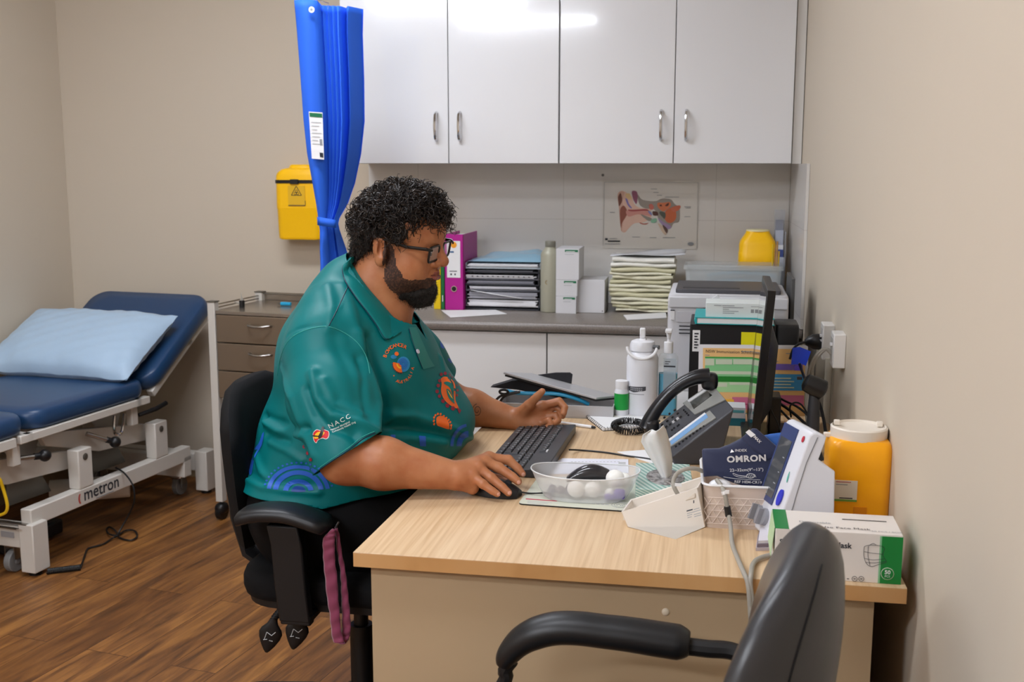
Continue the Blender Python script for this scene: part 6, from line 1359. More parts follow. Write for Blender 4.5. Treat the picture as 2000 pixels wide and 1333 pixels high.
# lips
head += [hC((.1080, 0, -.0455), (.0985, .020, -.051), .0052, .003, .005), hC((.1080, 0, -.0455), (.0985, -.020, -.051), .0052, .003, .005),
         hC((.1060, -.010, -.0575), (.1060, .010, -.0575), .0062, .0062, .006), hC((.1085, .010, -.0575), (.100, .020, -.053), .0055, .003, .005), hC((.1085, -.010, -.0575), (.100, -.020, -.053), .0055, .003, .005),
         hC((.120, 0, -.0515), (.103, .022, -.0515), .0016, .0016, .003, '-'), hC((.120, 0, -.0515), (.103, -.022, -.0515), .0016, .0016, .003, '-')]
head += [hE((.119, y, -.032), (.006, .0045, .004), .003, '-') for y in (.0075, -.0075)]
for s_ in (-1, 1):     # ears
    er = Matrix.Rotation(R(14 * s_), 3, 'Z') @ Matrix.Rotation(R(-12), 3, 'Y')
    head += [hE((-.006, .081 * s_, .002), (.019, .0085, .031), .010, '+', er), hE((-.003, .080 * s_, -.026), (.011, .007, .012), .008, '+'),
             hE((.000, .0885 * s_, .004), (.0105, .007, .018), .004, '-', er), hC((.008, .084 * s_, -.006), (.008, .083 * s_, .004), .0045, .004, .003),
             hC((-.010, .0885 * s_, -.008), (-.008, .0895 * s_, .016), .0022, .0022, .003)]
neckT = hl(-.022, 0, -.045)
NB0 = Vector((-.825, YM, 1.055))
neck = [Co(v3(NB0), v3(neckT), .080, .070, .035), Co(v3(NB0 + Vector((.06, 0, -.03))), v3(hl(.02, 0, -.07)), .055, .05, .04)]
# --- torso
def torso(o):   # o = extra thickness
    return [El((-.840, YM, .76), (.226 + o, .232 + o, .19 + o), .05), El((-.908, YM, .63), (.188 + o, .235 + o, .15 + o), .06), El((-.832, YM, .93), (.172 + o, .222 + o, .20 + o), .06),
            El((-.860, YM, .985), (.112 + o, .205 + o, .13 + o), .06), El((-.735, YM + .02, .93), (.095 + o, .18 + o, .12 + o), .05), El((-.705, YM + .07, .795), (.142 + o, .185 + o, .088 + o), .05), El((-.80, YM + .06, .83), (.20 + o, .22 + o, .15 + o), .05),
            Co((-.826, YM - .165, 1.040), (-.826, YM + .165, 1.040), .076 + o, None, .05), Co((-.850, YM - .11, 1.085), (-.840, YM, 1.135), .055 + o, .055 + o, .05), Co((-.850, YM + .11, 1.085), (-.840, YM, 1.135), .055 + o, .055 + o, .05)]
# --- right arm
SR = pY(622, 694, 2.265); ER = pY(675, 893, 2.135); WR = pY(886, 929, 2.168)
MR = SR.lerp(ER, .5)
FM = ER.lerp(WR, .35)
armR = [Co(v3(SR), v3(ER), .075, .056, .03), Co(v3(ER), v3(FM), .054, .053, .02), Co(v3(FM), v3(WR), .053, .030, .02)]
fr_ = [ # MCP, PIP, DIP, tip  (px, py, y)
    [(955, 895, 2.228), (993, 899, 2.240), (1011, 915, 2.236), (1020, 926, 2.232)],
    [(948, 903, 2.207), (974, 914, 2.208), (1001, 932, 2.200), (1012, 941, 2.196)],
    [(934, 913, 2.184), (959, 934, 2.175), (981, 952, 2.167), (993, 963, 2.162)],
    [(922, 929, 2.164), (943, 946, 2.152), (961, 959, 2.147), (971, 965, 2.145)]]
handR = []
for i, ch in enumerate(fr_):
    P = [pY(*q) for q in ch]
    for q in P: q.z = max(q.z, DZ + .0095)
    r0, r1, r2, r3 = ((.0118, .0102, .0090, .0078), (.0122, .0106, .0094, .0082), (.0116, .0100, .0088, .0078), (.0104, .0090, .0080, .0070))[i]
    handR += [Co(v3(WR.lerp(P[0], .05)), v3(P[0]), .021, .0135, .012), Co(v3(P[0]), v3(P[1]), r0, r1, .004), Co(v3(P[1]), v3(P[2]), r1, r2, .002), Co(v3(P[2]), v3(P[3]), r2, r3, .002)]
    handR += [El(v3(P[0] + Vector((0, 0, .003))), (.0115, .010, .010), .006), El(v3(P[1]), (r1 * 1.04,) * 3, .004)]
th = [WR + Vector((.02, .02, -.008)), Vector((-.475, 2.238, DZ + .026)), Vector((-.445, 2.248, DZ + .020)), Vector((-.420, 2.246, DZ + .018))]
handR += [Co(v3(th[0]), v3(th[1]), .020, .013, .012), Co(v3(th[1]), v3(th[2]), .012, .0105, .004), Co(v3(th[2]), v3(th[3]), .0105, .009, .002)]
hp_ = pY(922, 948, 2.170); hp_.z = DZ + .022
handR += [Co(v3(WR + Vector((.015, -.006, -.006))), v3(hp_), .020, .015, .015)]
# --- left arm
SL = Vector((-.845, YM + .205, 1.03)); EL_ = Vector((-.700, 2.80, .795)); WL = pY(1006, 820, 2.785); FL_ = EL_.lerp(WL, .4)
armL = [Co(v3(SL), v3(EL_), .075, .056, .03), Co(v3(EL_), v3(FL_), .052, .047, .02), Co(v3(FL_), v3(WL), .047, .029, .02)]
fl_ = [[(1059, 793, 2.782), (1092, 784, 2.786), (1103, 796, 2.778), (1101, 808, 2.770)],
       [(1060, 803, 2.792), (1086, 795, 2.800), (1098, 803, 2.792), (1099, 813, 2.784)],
       [(1057, 815, 2.786), (1085, 812, 2.784), (1090, 822, 2.776), (1081, 829, 2.764)],
       [(1050, 828, 2.776), (1072, 822, 2.766), (1076, 830, 2.756), (1068, 835, 2.748)]]
handL = []
for i, ch in enumerate(fl_):
    P = [pY(*q) for q in ch]; r0, r1, r2, r3 = ((.0112, .0100, .0090, .0080), (.0112, .0100, .0090, .0080), (.0110, .0096, .0086, .0078), (.0102, .0088, .0080, .0072))[i]
    for q in P: q.z = max(q.z, DZ + .012)
    handL += [Co(v3(WL), v3(P[0]), .020, .014, .012), Co(v3(P[0]), v3(P[1]), r0, r1, .004), Co(v3(P[1]), v3(P[2]), r1, r2, .0015), Co(v3(P[2]), v3(P[3]), r2, r3, .0015)]
P = [pY(1016, 812, 2.776), pY(1033, 792, 2.760), pY(1049, 775, 2.752), pY(1059, 765, 2.748)]
handL += [Co(v3(P[0]), v3(P[1]), .020, .014, .014), Co(v3(P[1]), v3(P[2]), .013, .0105, .004), Co(v3(P[2]), v3(P[3]), .0105, .0085, .002), Co(v3(pY(1018, 829, 2.770)), v3(pY(1046, 832, 2.770)), .017, .012, .012)]
# --- legs
def leg(s_):
    hip = Vector((-.93, YM + .105 * s_, .575)); kn = Vector((-.47, YM + .125 * s_, .575)); an = Vector((-.50, YM + .125 * s_, .10)); toe = Vector((-.36, YM + .14 * s_, .045))
    return [Co(v3(hip), v3(kn), .098, .066, .05), Co(v3(kn), v3(kn.lerp(an, .35) + Vector((-.02, 0, 0))), .060, .058, .03), Co(v3(kn.lerp(an, .35) + Vector((-.02, 0, 0))), v3(an), .058, .036, .03), Co(v3(an + Vector((-.02, 0, -.055))), v3(toe), .036, .028, .03)]
legs = leg(-1) + leg(1)
allp = torso(-.024) + neck + head + armR + handR + armL + handL + legs
import time as _t; _t0 = _t.time()
P, Fq = sdf_mesh(allp, .0030)
print('body', len(P), _t.time() - _t0)
SKIN = M('skin', '#b37852', .44, sss=.12, bump=(420, .25, .0006), noise=(28, '#a4643f', .35, .7))
LIP = M('lip', '#8f4f44', .4, sss=.1)
# lips as their own faces
cenF = P[Fq].mean(1); HRi = HR.T
loc_ = (cenF - np.array(HO)) @ HR / HS
lip = (np.abs(loc_[:, 1]) < .022) & (loc_[:, 0] > .090)
lip &= (((loc_[:, 1] / .022) ** 2 + ((loc_[:, 2] + .0520) / .0105) ** 2) < 1)
st_x, st_y, st_z = loc_[:, 0], np.abs(loc_[:, 1]), loc_[:, 2]
st_ck = np.interp(st_x, [.0, .016, .024, .034, .050, .070, .088, .12], [.04, .03, .006, -.030, -.052, -.058, -.056, -.060]) + .004 * vnoise(cenF, 220, 5)
stub = (st_x > .006) & (st_z < st_ck) & (st_z > np.interp(st_x, [0, .02, .05, .09], [-.055, -.085, -.11, -.13])) & (st_z > -.135) & (st_y < .12) & (st_x < .13)
stub &= ~lip
man = mesh_obj('person', P, Fq, [SKIN, LIP, M('stubble', '#35221a', .6, noise=(240, '#6a4330', .45, .75), bump=(700, .6, .001))], None, BASE, (lip.astype(int) + 2 * stub.astype(int)).tolist())
tag(man, 'seated man with dark curly hair, beard and glasses in a teal patterned polo shirt', 'person')
BODY = BVHTree.FromPolygons([tuple(p) for p in P], [tuple(map(int, f)) for f in Fq])

# ------------------------------------------------------------------ polo shirt
TOR = torso(.004)
slR = [Co(v3(SR + Vector((.0, .006, .005))), v3(SR.lerp(ER, .45) + Vector((.004, 0, 0))), .075, .090, .04), Co(v3(SR.lerp(ER, .45) + Vector((.004, 0, 0))), v3(ER + Vector((.005, .0, .0))), .092, .079, .03)]
slL = [Co(v3(SL + Vector((.0, .0, .005))), v3(SL.lerp(EL_, .5)), .092, .088, .035), Co(v3(SL.lerp(EL_, .5)), v3(EL_), .088, .075, .03)]
tail = [El((-.915, YM, .66), (.194, .246, .09), .04)]
shp = TOR + tail + slR + slL + [Co(v3(NB0), v3(neckT), .080 + .013, .070 + .013, .035), Co(v3(NB0 + Vector((.06, 0, -.03))), v3(hl(.02, 0, -.07)), .055 + .010, .045, .04)] + [Co((-.845, YM, 1.075), v3(NB0.lerp(neckT, .62)), .098, .082, .03)]
SP, SF = sdf_mesh(shp, .0042)
SN = vnorm(SP, SF)
if ((SP - SP.mean(0)) * SN).sum() < 0: SN = -SN
SB = BVHTree.FromPolygons([tuple(p) for p in SP], [tuple(map(int, f)) for f in SF])
def cast(px, py, bv=None):
    r = ray(px, py).normalized(); h_ = (bv or SB).ray_cast(CAM, r); return h_
def pline(L_):
    out = []
    for px, py in L_:
        h_ = cast(px, py)
        if h_[0] is not None: out.append(tuple(h_[0]))
    return out
folds = [([(611, 730), (622, 780), (649, 812), (703, 828), (730, 846)], .009, .012), ([(600, 760), (618, 810), (640, 835), (690, 850)], -.006, .010),
         ([(632, 745), (654, 788), (703, 810)], .005, .010), ([(700, 655), (715, 715), (737, 790), (734, 835)], .007, .014), ([(722, 660), (735, 730), (752, 800), (748, 840)], -.010, .012),
         ([(745, 838), (800, 836), (860, 846), (905, 858)], -.010, .012), ([(770, 812), (808, 813), (878, 838), (919, 855)], .006, .010), ([(740, 858), (800, 856), (870, 866)], .004, .010),
         ([(519, 826), (545, 842), (590, 852)], .008, .009), ([(515, 812), (550, 826), (600, 838)], -.007, .009), ([(520, 848), (560, 862), (600, 880)], -.005, .008), ([(527, 864), (560, 880), (590, 900)], .004, .009),
         ([(483, 938), (514, 954), (560, 960), (622, 962), (700, 962), (800, 956)], .005, .008), ([(487, 925), (520, 942), (600, 948), (700, 946)], -.004, .010), ([(500, 890), (512, 925), (525, 945)], .005, .010),
         ([(640, 560), (648, 600), (642, 640)], .004, .012), ([(670, 560), (690, 620), (700, 680)], .004, .016), ([(655, 660), (680, 720), (700, 780)], -.003, .014), ([(552, 720), (570, 780), (590, 840), (612, 890)], .004, .010),
         ([(840, 640), (860, 700), (880, 760)], .004, .010), ([(858, 640), (880, 690), (900, 750)], -.003, .008), ([(760, 700), (775, 760), (800, 800)], .003, .018), ([(700, 700), (710, 760), (715, 800)], -.004, .010),
         ([(655, 790), (690, 830), (700, 870)], -.004, .014), ([(560, 655), (590, 640), (635, 636), (680, 655), (708, 690)], -.0022, .004), ([(680, 563), (665, 600), (640, 636)], .0012, .003)]
for L_, a_, w_ in folds:
    pl = pline(L_)
    if len(pl) > 1: SP = SP + ribbon_disp(SP, SN, pl, a_ * 1.45, w_)
Zc = SP[:, 2]
SP = SP + SN * (.0022 * vnoise(SP * np.array([1, 1, .55]), 34, 3) + .0009 * vnoise(SP * np.array([1, 1, .6]), 90, 5))[:, None]
# clipping: hem, sleeves, neck opening
hx = [pY(485, 972, 2.24), pY(560, 980, 2.22), pY(600, 986, 2.22), pY(628, 996, 2.22), pY(700, 986, 2.22), pY(760, 984, 2.22), pY(812, 975, 2.22)]
hemz = np.interp(SP[:, 0], [p.x for p in hx], [p.z for p in hx])
g = SP[:, 2] - hemz
dS = sdf(TOR + tail, SP.astype(np.float32))
for slv, A_, B_, yy in ((slR, (622, 925), (736, 850), 2.15),):
    a = pY(A_[0], A_[1], yy); c = pY(B_[0], B_[1], yy); n = (c - a).cross(Vector((0, 1, -.1))).normalized(); ax = (ER - SR)
    if n.dot(ax) < 0: n = -n
    ds = sdf(slv, SP.astype(np.float32)); own = ds < dS - .004; gs = -((SP - np.array(a)) @ np.array(n)); g = np.where(own, np.minimum(g * 0 + 1, gs), g)
HEMN = (n, a)
ax = (EL_ - SL).normalized(); a = SL.lerp(EL_, .80); ds = sdf(slL, SP.astype(np.float32)); own = ds < dS - .004; gs = -((SP - np.array(a)) @ np.array(ax)); g = np.where(own, gs, g)
# neck opening: plane through nape and collar front
nb_ = Vector((-.885, YM, 1.190)); nf_ = Vector((-.745, YM, 1.065)); nn = (nf_ - nb_).cross(Vector((0, 1, 0))).normalized(); nn = nn if nn.z > 0 else -nn
gn = -((SP - np.array(nb_)) @ np.array(nn)); cyl_ = sdf([Co(v3(NB0 + Vector((0, 0, -.02))), v3(neckT), .080, .070, .035), Co(v3(NB0 + Vector((.06, 0, -.03))), v3(hl(.02, 0, -.07)), .055, .045, .04)], SP.astype(np.float32)) < .024
g = np.where(cyl_ & (SP[:, 2] > 1.03), np.minimum(g, gn), g)
# v opening at the throat
vx = SP[:, 0] > -.77; vz = 1.012; wv_ = np.abs(SP[:, 1] - YM) - np.clip((SP[:, 2] - vz) * .42, -1, .05); g = np.where(vx & (SP[:, 2] > vz - .02) & (np.abs(SP[:, 1] - YM) < .09), np.minimum(g, wv_), g)
CP_, CF_ = clip_mesh(SP, SF, g)
def shirt_mat():
    m = M('shirt_teal', '#006a6c', .46, spec=.25, bump=(900, .12, .0004)); return m
SHM = shirt_mat()
shirt = mesh_obj('polo_shirt', CP_, CF_, [SHM], man, BASE)
q = shirt.modifiers.new('solid', 'SOLIDIFY'); q.thickness = .0018; q.offset = -1
SB = BVHTree.FromPolygons([tuple(p) for p in CP_], [tuple(map(int, f)) for f in CF_])

# decals: flat pattern patches laid on a surface
from mathutils.geometry import tessellate_polygon
def decal(name, polys, mat, parent, bv, off=.0008, maxe=4.0, jump=.05):
    bm = bmesh.new()
    for pl in polys:
        tri = tessellate_polygon([[Vector((x, y, 0)) for x, y in pl]]); vs = [bm.verts.new((x, y, 0)) for x, y in pl]
        for t_ in tri:
            try: bm.faces.new([vs[i] for i in t_])
            except ValueError: pass
    for _ in range(5):
        le = [e for e in bm.edges if e.calc_length() > maxe]
        if not le: break
        bmesh.ops.subdivide_edges(bm, edges=le, cuts=1); bmesh.ops.triangulate(bm, faces=[f for f in bm.faces if len(f.verts) > 3])
    bad = []
    for v in bm.verts:
        r = ray(v.co.x, v.co.y).normalized(); h_ = bv.ray_cast(CAM, r)
        if h_[0] is None: bad.append(v); continue
        n = h_[1] if h_[1].dot(r) < 0 else -h_[1]; v.co = h_[0] + n * off - r * off * .5
    bmesh.ops.delete(bm, geom=bad, context='VERTS')
    bmesh.ops.delete(bm, geom=[e for e in bm.edges if e.calc_length() > jump * .4], context='EDGES')
    bmesh.ops.recalc_face_normals(bm, faces=bm.faces)
    if not bm.faces: bm.free(); return None
    me = bpy.data.meshes.new(name); bm.to_mesh(me); bm.free(); me.transform(Matrix.Translation(-Vector(BASE))); me.materials.append(mat); me.polygons.foreach_set('use_smooth', [True] * len(me.polygons))
    o = bpy.data.objects.new(name, me); COL.objects.link(o); o.parent = parent; return o
def ell(cx, cy, rx, ry, n=18, rot=0): return [(cx + rx * cos(a) * cos(rot) - ry * sin(a) * sin(rot), cy + rx * cos(a) * sin(rot) + ry * sin(a) * cos(rot)) for a in [i * 2 * pi / n for i in range(n)]]
def arcband(cx, cy, r0x, r0y, r1x, r1y, a0, a1, n=14):
    A = [R(a0 + (a1 - a0) * i / n) for i in range(n + 1)]
    return [(cx + r1x * cos(a), cy + r1y * sin(a)) for a in A] + [(cx + r0x * cos(a), cy + r0y * sin(a)) for a in A[::-1]]
def text_polys(s_, px, py, size, ang=0, shear=0, sx=1.0, bold=0, spacing=1):
    cu = bpy.data.curves.new('t', 'FONT'); cu.body = s_; cu.size = size; cu.resolution_u = 2; cu.align_x = 'LEFT'; cu.offset = bold; cu.space_character = spacing; o = bpy.data.objects.new('t', cu); COL.objects.link(o)
    me = bpy.data.meshes.new_from_object(o.evaluated_get(bpy.context.evaluated_depsgraph_get())); bpy.data.objects.remove(o); bpy.data.curves.remove(cu); out = []
    ca, sa = cos(R(ang)), sin(R(ang))
    for p in me.polygons:
        out.append([(px + (me.vertices[i].co.x * sx) * ca + me.vertices[i].co.y * sa, py + (me.vertices[i].co.x * sx) * sa - me.vertices[i].co.y * ca) for i in p.vertices])
    bpy.data.meshes.remove(me); return out
OR = M('print_orange', '#e8661a', .5); MR_ = M('print_maroon', '#8c1630', .5); BLU = M('print_blue', '#1f58b8', .5); BLL = M('print_sky', '#1b7fb5', .5); YL_ = M('print_yellow', '#f2b418', .5); RED_ = M('print_red', '#c81420', .5); WH_ = M('print_white', '#d7e6e3', .5); NVY = M('piping_navy', '#0a1f3c', .5); TEA = M('print_teal', '#0a6e66', .5)
ZX = lambda x, y: (700 + x / 5.554, 640 + y / 5.554)
def zz_(L_): return [ZX(x, y) for x, y in L_]
def dc(name, polys, mat, off, lab=None): 
    o = decal(name, polys, mat, shirt, SB, off)
    if o and lab: o['label'] = lab
# paisley shaped print
leafo = [(890, 560), (930, 535), (985, 550), (1030, 590), (1048, 640), (1050, 720), (1050, 790), (1070, 840), (1085, 880), (1060, 880), (1000, 850), (940, 800), (905, 740), (892, 680), (900, 610)]
dc('print_leaf', [[ZX(x, y) for x, y in blob_(leafo, 3)]], OR, .0010, 'orange leaf shaped print')
dc('print_leaf_inner', [[ZX(x, y) for x, y in blob_([(920, 600), (960, 590), (1005, 610), (1025, 660), (1028, 740), (1035, 800), (1020, 790), (1005, 700), (980, 650), (935, 620)], 3)], [ZX(x, y) for x, y in blob_([(950, 670), (990, 690), (1010, 750), (1040, 830), (1000, 800), (965, 750)], 3)]], TEA, .0016)
dc('print_leaf_vein', [[ZX(x, y) for x, y in [(958, 680), (975, 700), (1000, 745), (1022, 780), (1000, 762), (975, 720)]]], YL_, .0020)
dots = [(895, 510, 17), (938, 500, 17), (985, 517, 15), (1018, 540, 13), (1048, 583, 12), (1068, 632, 12), (1072, 685, 12), (1066, 738, 12), (876, 580, 16), (862, 632, 18), (850, 696, 18), (875, 748, 16), (914, 800, 19), (962, 850, 20), (1022, 880, 21)]
dc('print_dots', [ell(*ZX(x, y), r_ / 5.2, r_ / 4.8, 12) for x, y, r_ in dots], MR_, .0012, 'maroon dots around the leaf print')
dc('print_dashes', [[ZX(1065 + 14 * i, 880 + 8 * i), ZX(1075 + 14 * i, 870 + 8 * i), ZX(1100 + 6 * i, 930 - 12 * i), ZX(1090 + 6 * i, 938 - 12 * i)] for i in range(3)], MR_, .0012)
dc('print_sun', [[ZX(x, y) for x, y in blob_([(842, 1000), (855, 970), (895, 960), (945, 985), (975, 1030), (985, 1085), (970, 1100), (900, 1078), (850, 1055)], 3)]], OR, .0012, 'orange half sun print')
dc('print_sun_dots', [ell(*ZX(x, y), 2.0, 2.6, 8, R(20)) for x, y in ((820, 1045), (815, 1015), (818, 980), (832, 955), (858, 940), (888, 942), (922, 965), (950, 985), (975, 1005), (992, 1030), (1003, 1065), (1000, 1092))], OR, .0012)
# chest roundel
dc('print_roundel', [ell(*ZX(485, 400), 13, 15, 20)], BLL, .0010, 'sky blue roundel print')
dc('print_roundel_rings', [arcband(*ZX(480, 395), r_, r_ * 1.15, r_ + 1.2, (r_ + 1.2) * 1.15, 0, 352) for r_ in (2.2, 5, 8)], BLU, .0015)
dc('print_roundel_shade', [ell(*ZX(380, 320), 6, 4, 12)], BLL, .0008); dc('print_spot', [ell(*ZX(411, 288), 4.2, 4.0, 12)], OR, .0014)
dc('print_fan', [arcband(*ZX(455, 395), 2.5, 3, 15, 17, 80, 190)], OR, .0017, 'orange and maroon fan print'); dc('print_fan_edge', [arcband(*ZX(455, 395), 15, 17, 17, 19, 80 + k * 14, 86 + k * 14, 2) for k in range(8)], MR_, .0018); dc('print_fan_core', [arcband(*ZX(455, 395), 6, 7, 9, 10, 90, 180)], YL_, .0021)
def arctext(s_, cx, cy, rx, ry, a0, a1, size, out_=True):
    pol = []
    for i, ch in enumerate(s_):
        a = R(a0 + (a1 - a0) * i / max(1, len(s_) - 1)); x, y = cx + rx * cos(a), cy + ry * sin(a); pol += text_polys(ch, x, y, size, math.degrees(a) + (90 if out_ else -90), bold=.12)
    return pol
dc('print_lettering', arctext('BOWCANCER', *ZX(430, 395), 25, 33, 200, 292, 10) + arctext('AUSTRALIA', *ZX(455, 400), 26, 37, 112, 18, 8, False) + [ell(*ZX(382, 524), 1.2, 1.2, 8)], OR, .0012, 'curved orange lettering')
# blue far side blobs, lower body rings and bands
dc('print_blob', [blob_([ZX(890, 120), ZX(930, 95), ZX(955, 120), ZX(935, 170), ZX(925, 230), ZX(900, 220), ZX(885, 190)], 3), blob_([ZX(965, 340), ZX(1010, 335), ZX(1035, 370), ZX(1025, 400), ZX(985, 375)], 3)], BLU, .0009, 'blue patches on the far side of the chest')
dc('print_ring', [arcband(583, 962, r_, r_ * .86, r2, r2 * .86, 188, 352, 20) for r_, r2 in ((20, 30), (40, 50), (54, 62))], BLU, .0009, 'blue concentric ring print at the waist')
dc('print_ring_core', [arcband(583, 962, 0.5, .5, 14, 12, 185, 355)], M('print_deep', '#0c3a86', .5), .0009)
dc('print_ring_dots', [ell(583 + 67 * cos(R(a)), 962 + 58 * sin(R(a)), 2.4, 2, 8) for a in range(195, 350, 8)], BLU, .0009)
dc('print_bands', [[(763, 850), (772, 850), (772, 872), (762, 872)], [(818, 852), (831, 853), (832, 872), (820, 872)], [(760, 868), (775, 868), (775, 874), (760, 874)]], BLU, .0009)
dc('print_edge_ring', [arcband(915, 872, 14, 18, 24, 30, 180, 268, 10), arcband(915, 872, 30, 38, 36, 44, 180, 262, 10)], BLU, .0009)
dc('print_maroon_spots', [ell(594, 873, 3, 3.4, 10), ell(600, 885, 2.4, 5, 10, R(-25)), ell(607, 898, 3, 3.6, 10)], MR_, .0009)
dc('print_waist_blue', [blob_([(488, 890), (505, 868), (512, 850), (516, 845), (512, 870), (498, 895), (492, 925), (487, 925)], 3)], BLU, .0009)
# sleeve print
ZS = lambda x, y: (560 + x / 7.84, 790 + y / 7.84)
dc('emblem_base', [blob_([ZS(405, 450), ZS(440, 400), ZS(480, 388), ZS(520, 405), ZS(560, 385), ZS(600, 400), ZS(645, 420), ZS(655, 470), ZS(640, 520), ZS(600, 540), ZS(560, 525), ZS(520, 535), ZS(480, 560), ZS(460, 598), ZS(430, 575), ZS(412, 530)], 2)], WH_, .0010)
dc('emblem_red', [blob_([ZS(412, 450), ZS(445, 408), ZS(480, 396), ZS(520, 412), ZS(560, 394), ZS(598, 408), ZS(637, 426), ZS(646, 470), ZS(632, 512), ZS(600, 530), ZS(560, 515), ZS(515, 525), ZS(475, 552), ZS(458, 588), ZS(436, 568), ZS(420, 525)], 2)], RED_, .0015, 'red, yellow and black sleeve emblem')
dc('emblem_yellow', [blob_([ZS(440, 470), ZS(480, 430), ZS(540, 425), ZS(585, 440), ZS(560, 480), ZS(520, 510), ZS(470, 530), ZS(425, 520)], 2)], YL_, .0019)
dc('emblem_black', [[ZS(405, 475), ZS(460, 480), ZS(495, 485), ZS(520, 440), ZS(530, 380), ZS(550, 345), ZS(572, 360), ZS(565, 430), ZS(555, 480), ZS(520, 530), ZS(500, 530), ZS(490, 500), ZS(440, 500), ZS(405, 492)]], BLACK, .0023)
dc('sleeve_lettering', text_polys('NACC', *ZS(655, 370), 12, -26, sx=1.15, spacing=1.35) + text_polys('National Aboriginal', *ZS(680, 412), 5.2, -25, bold=.05) + text_polys('Community Health Org', *ZS(700, 447), 5.2, -25, bold=.05), WH_, .0012, 'white lettering on the sleeve')
# navy piping lines: sleeve hem, raglan seam, collar edge handled below
def cord(name, pxs, r, m, lift=.0006, bv=None, par=None, k=4):
    P2 = [(a.x, a.y) for a in spline([(x, y, 0) for x, y in pxs], k)]; pts = []
    for x, y in P2:
        h_ = cast(x, y, bv or SB)
        if h_[0] is not None: n = h_[1] if h_[1].dot(ray(x, y)) < 0 else -h_[1]; pts.append(h_[0] + n * lift)
    if len(pts) < 2: return None
    b = MB(m); b.tube([p - Vector(BASE) for p in pts], r, 6); return b.build(name, par or shirt)
cord('sleeve_piping', [(624, 918), (650, 900), (680, 880), (710, 857), (733, 846)], .0010, NVY)
cord('sleeve_seam', [(623, 915), (648, 897), (678, 877), (708, 854), (731, 843)], .0006, M('seam_light', '#3fa59c', .5))
cord('shoulder_seam', [(541, 735), (548, 700), (562, 668), (590, 648), (635, 638), (672, 650), (700, 672), (716, 700), (722, 730)], .0007, M('seam_light'))
cord('raglan_piping', [(679, 560), (668, 585), (655, 612), (642, 637)], .0009, NVY)
# placket and button
dc('placket', [[(799, 640), (812, 640), (824, 668), (838, 700), (848, 716), (826, 722), (812, 690), (801, 660)]], M('placket_teal', '#0a7570', .45), .0014)
cord('placket_edge', [(798, 644), (803, 662), (812, 690), (824, 720)], .0008, NVY, .002)
h_ = cast(814.5, 687.5)
if h_[0] is not None:
    n = h_[1] if h_[1].dot(ray(814, 687)) < 0 else -h_[1]; c = h_[0] - Vector(BASE) + n * .0018
    MB(M('button', '#c9c3d4', .3)).cyl(c, c + n * .0022, .0055, .005, n=18).build('button', shirt)
# ------------------------------------------------------------------ collar
U = [(684, 507), (690, 520), (703, 543), (722, 568), (745, 594), (765, 617), (780, 634), (789, 643)]
Lw = [(669, 524), (671, 541), (680, 560), (697, 585), (716, 610), (735, 637), (753, 664), (777, 650)]
rows = []
for (ux, uy), (lx, ly) in zip(U, Lw):
    hu = BODY.ray_cast(CAM, ray(ux, uy).normalized()); hs2 = cast(lx, ly)
    if hs2[0] is None: hs2 = cast(lx + 8, ly + 6)
    pu = hu[0] if hu[0] is not None else hs2[0]; pl2 = hs2[0]
    if pl2 is None or pu is None: continue
    ru = ray(ux, uy).normalized(); rl = ray(lx, ly).normalized()
    # keep the collar line just outside the neck
    pu = CAM + ru * ((pu - CAM).length - .007); pl2 = CAM + rl * ((pl2 - CAM).length - .006)
    rows.append((pu, pl2))
# back of the collar runs round the nape
back = []
for f_ in (0.0, .5):
    u0, l0 = rows[0]; back.append((Vector((u0.x - .012 * (1 - f_ * 2) - .0, YM - (YM - u0.y) * f_, u0.z + .004)), Vector((l0.x - .014 * (1 - f_), YM - (YM - l0.y) * f_, l0.z + .006))))
rows = [back[0], back[1]] + rows
G = []
for pu, pl2 in rows:
    mid = pu.lerp(pl2, .5); out_ = (mid - Vector((-.83, YM, mid.z))); out_.z = 0; out_ = out_.normalized() if out_.length > 0 else Vector((0, -1, 0))
    G.append([pu - Vector((0, 0, .012)), pu, pu + out_ * .004 + (pl2 - pu) * .12, mid + out_ * .006, pl2.lerp(pu, .15) + out_ * .004, pl2])
def dens(G): 
    out = []
    cols = [spline([r_[j] for r_ in G], 5) for j in range(len(G[0]))]; return [[cols[j][i] for j in range(len(cols))] for i in range(len(cols[0]))]
G = dens(G); b = MB(M('collar_teal', '#006e6e', .5, spec=.25, bump=(800, .2, .0006)))
b.sheet([[p - Vector(BASE) for p in r_] for r_ in G]); mir = [[Vector((p.x, 2 * YM - p.y, p.z)) - Vector(BASE) for p in r_] for r_ in G]; b.sheet(mir)
col_ = b.build('collar', shirt, solid=.003, ang=60)
b = MB(NVY); ed = [r_[-1].lerp(r_[-2], .22) + Vector((0, -.0018, .0006)) - Vector(BASE) for r_ in G[8:-4]]; b.tube(ed, .0011, 6); b.build('collar_piping', col_)
# undershirt
UN = [El((-.79, YM, 1.03), (.055, .045, .05), .02)]
MB(M('undershirt', '#8b8b88', .7)).sell(Vector((-.752, YM, 1.005)) - Vector(BASE), (.022, .030, .030), .8, .8, 20, 12).build('undershirt', man)
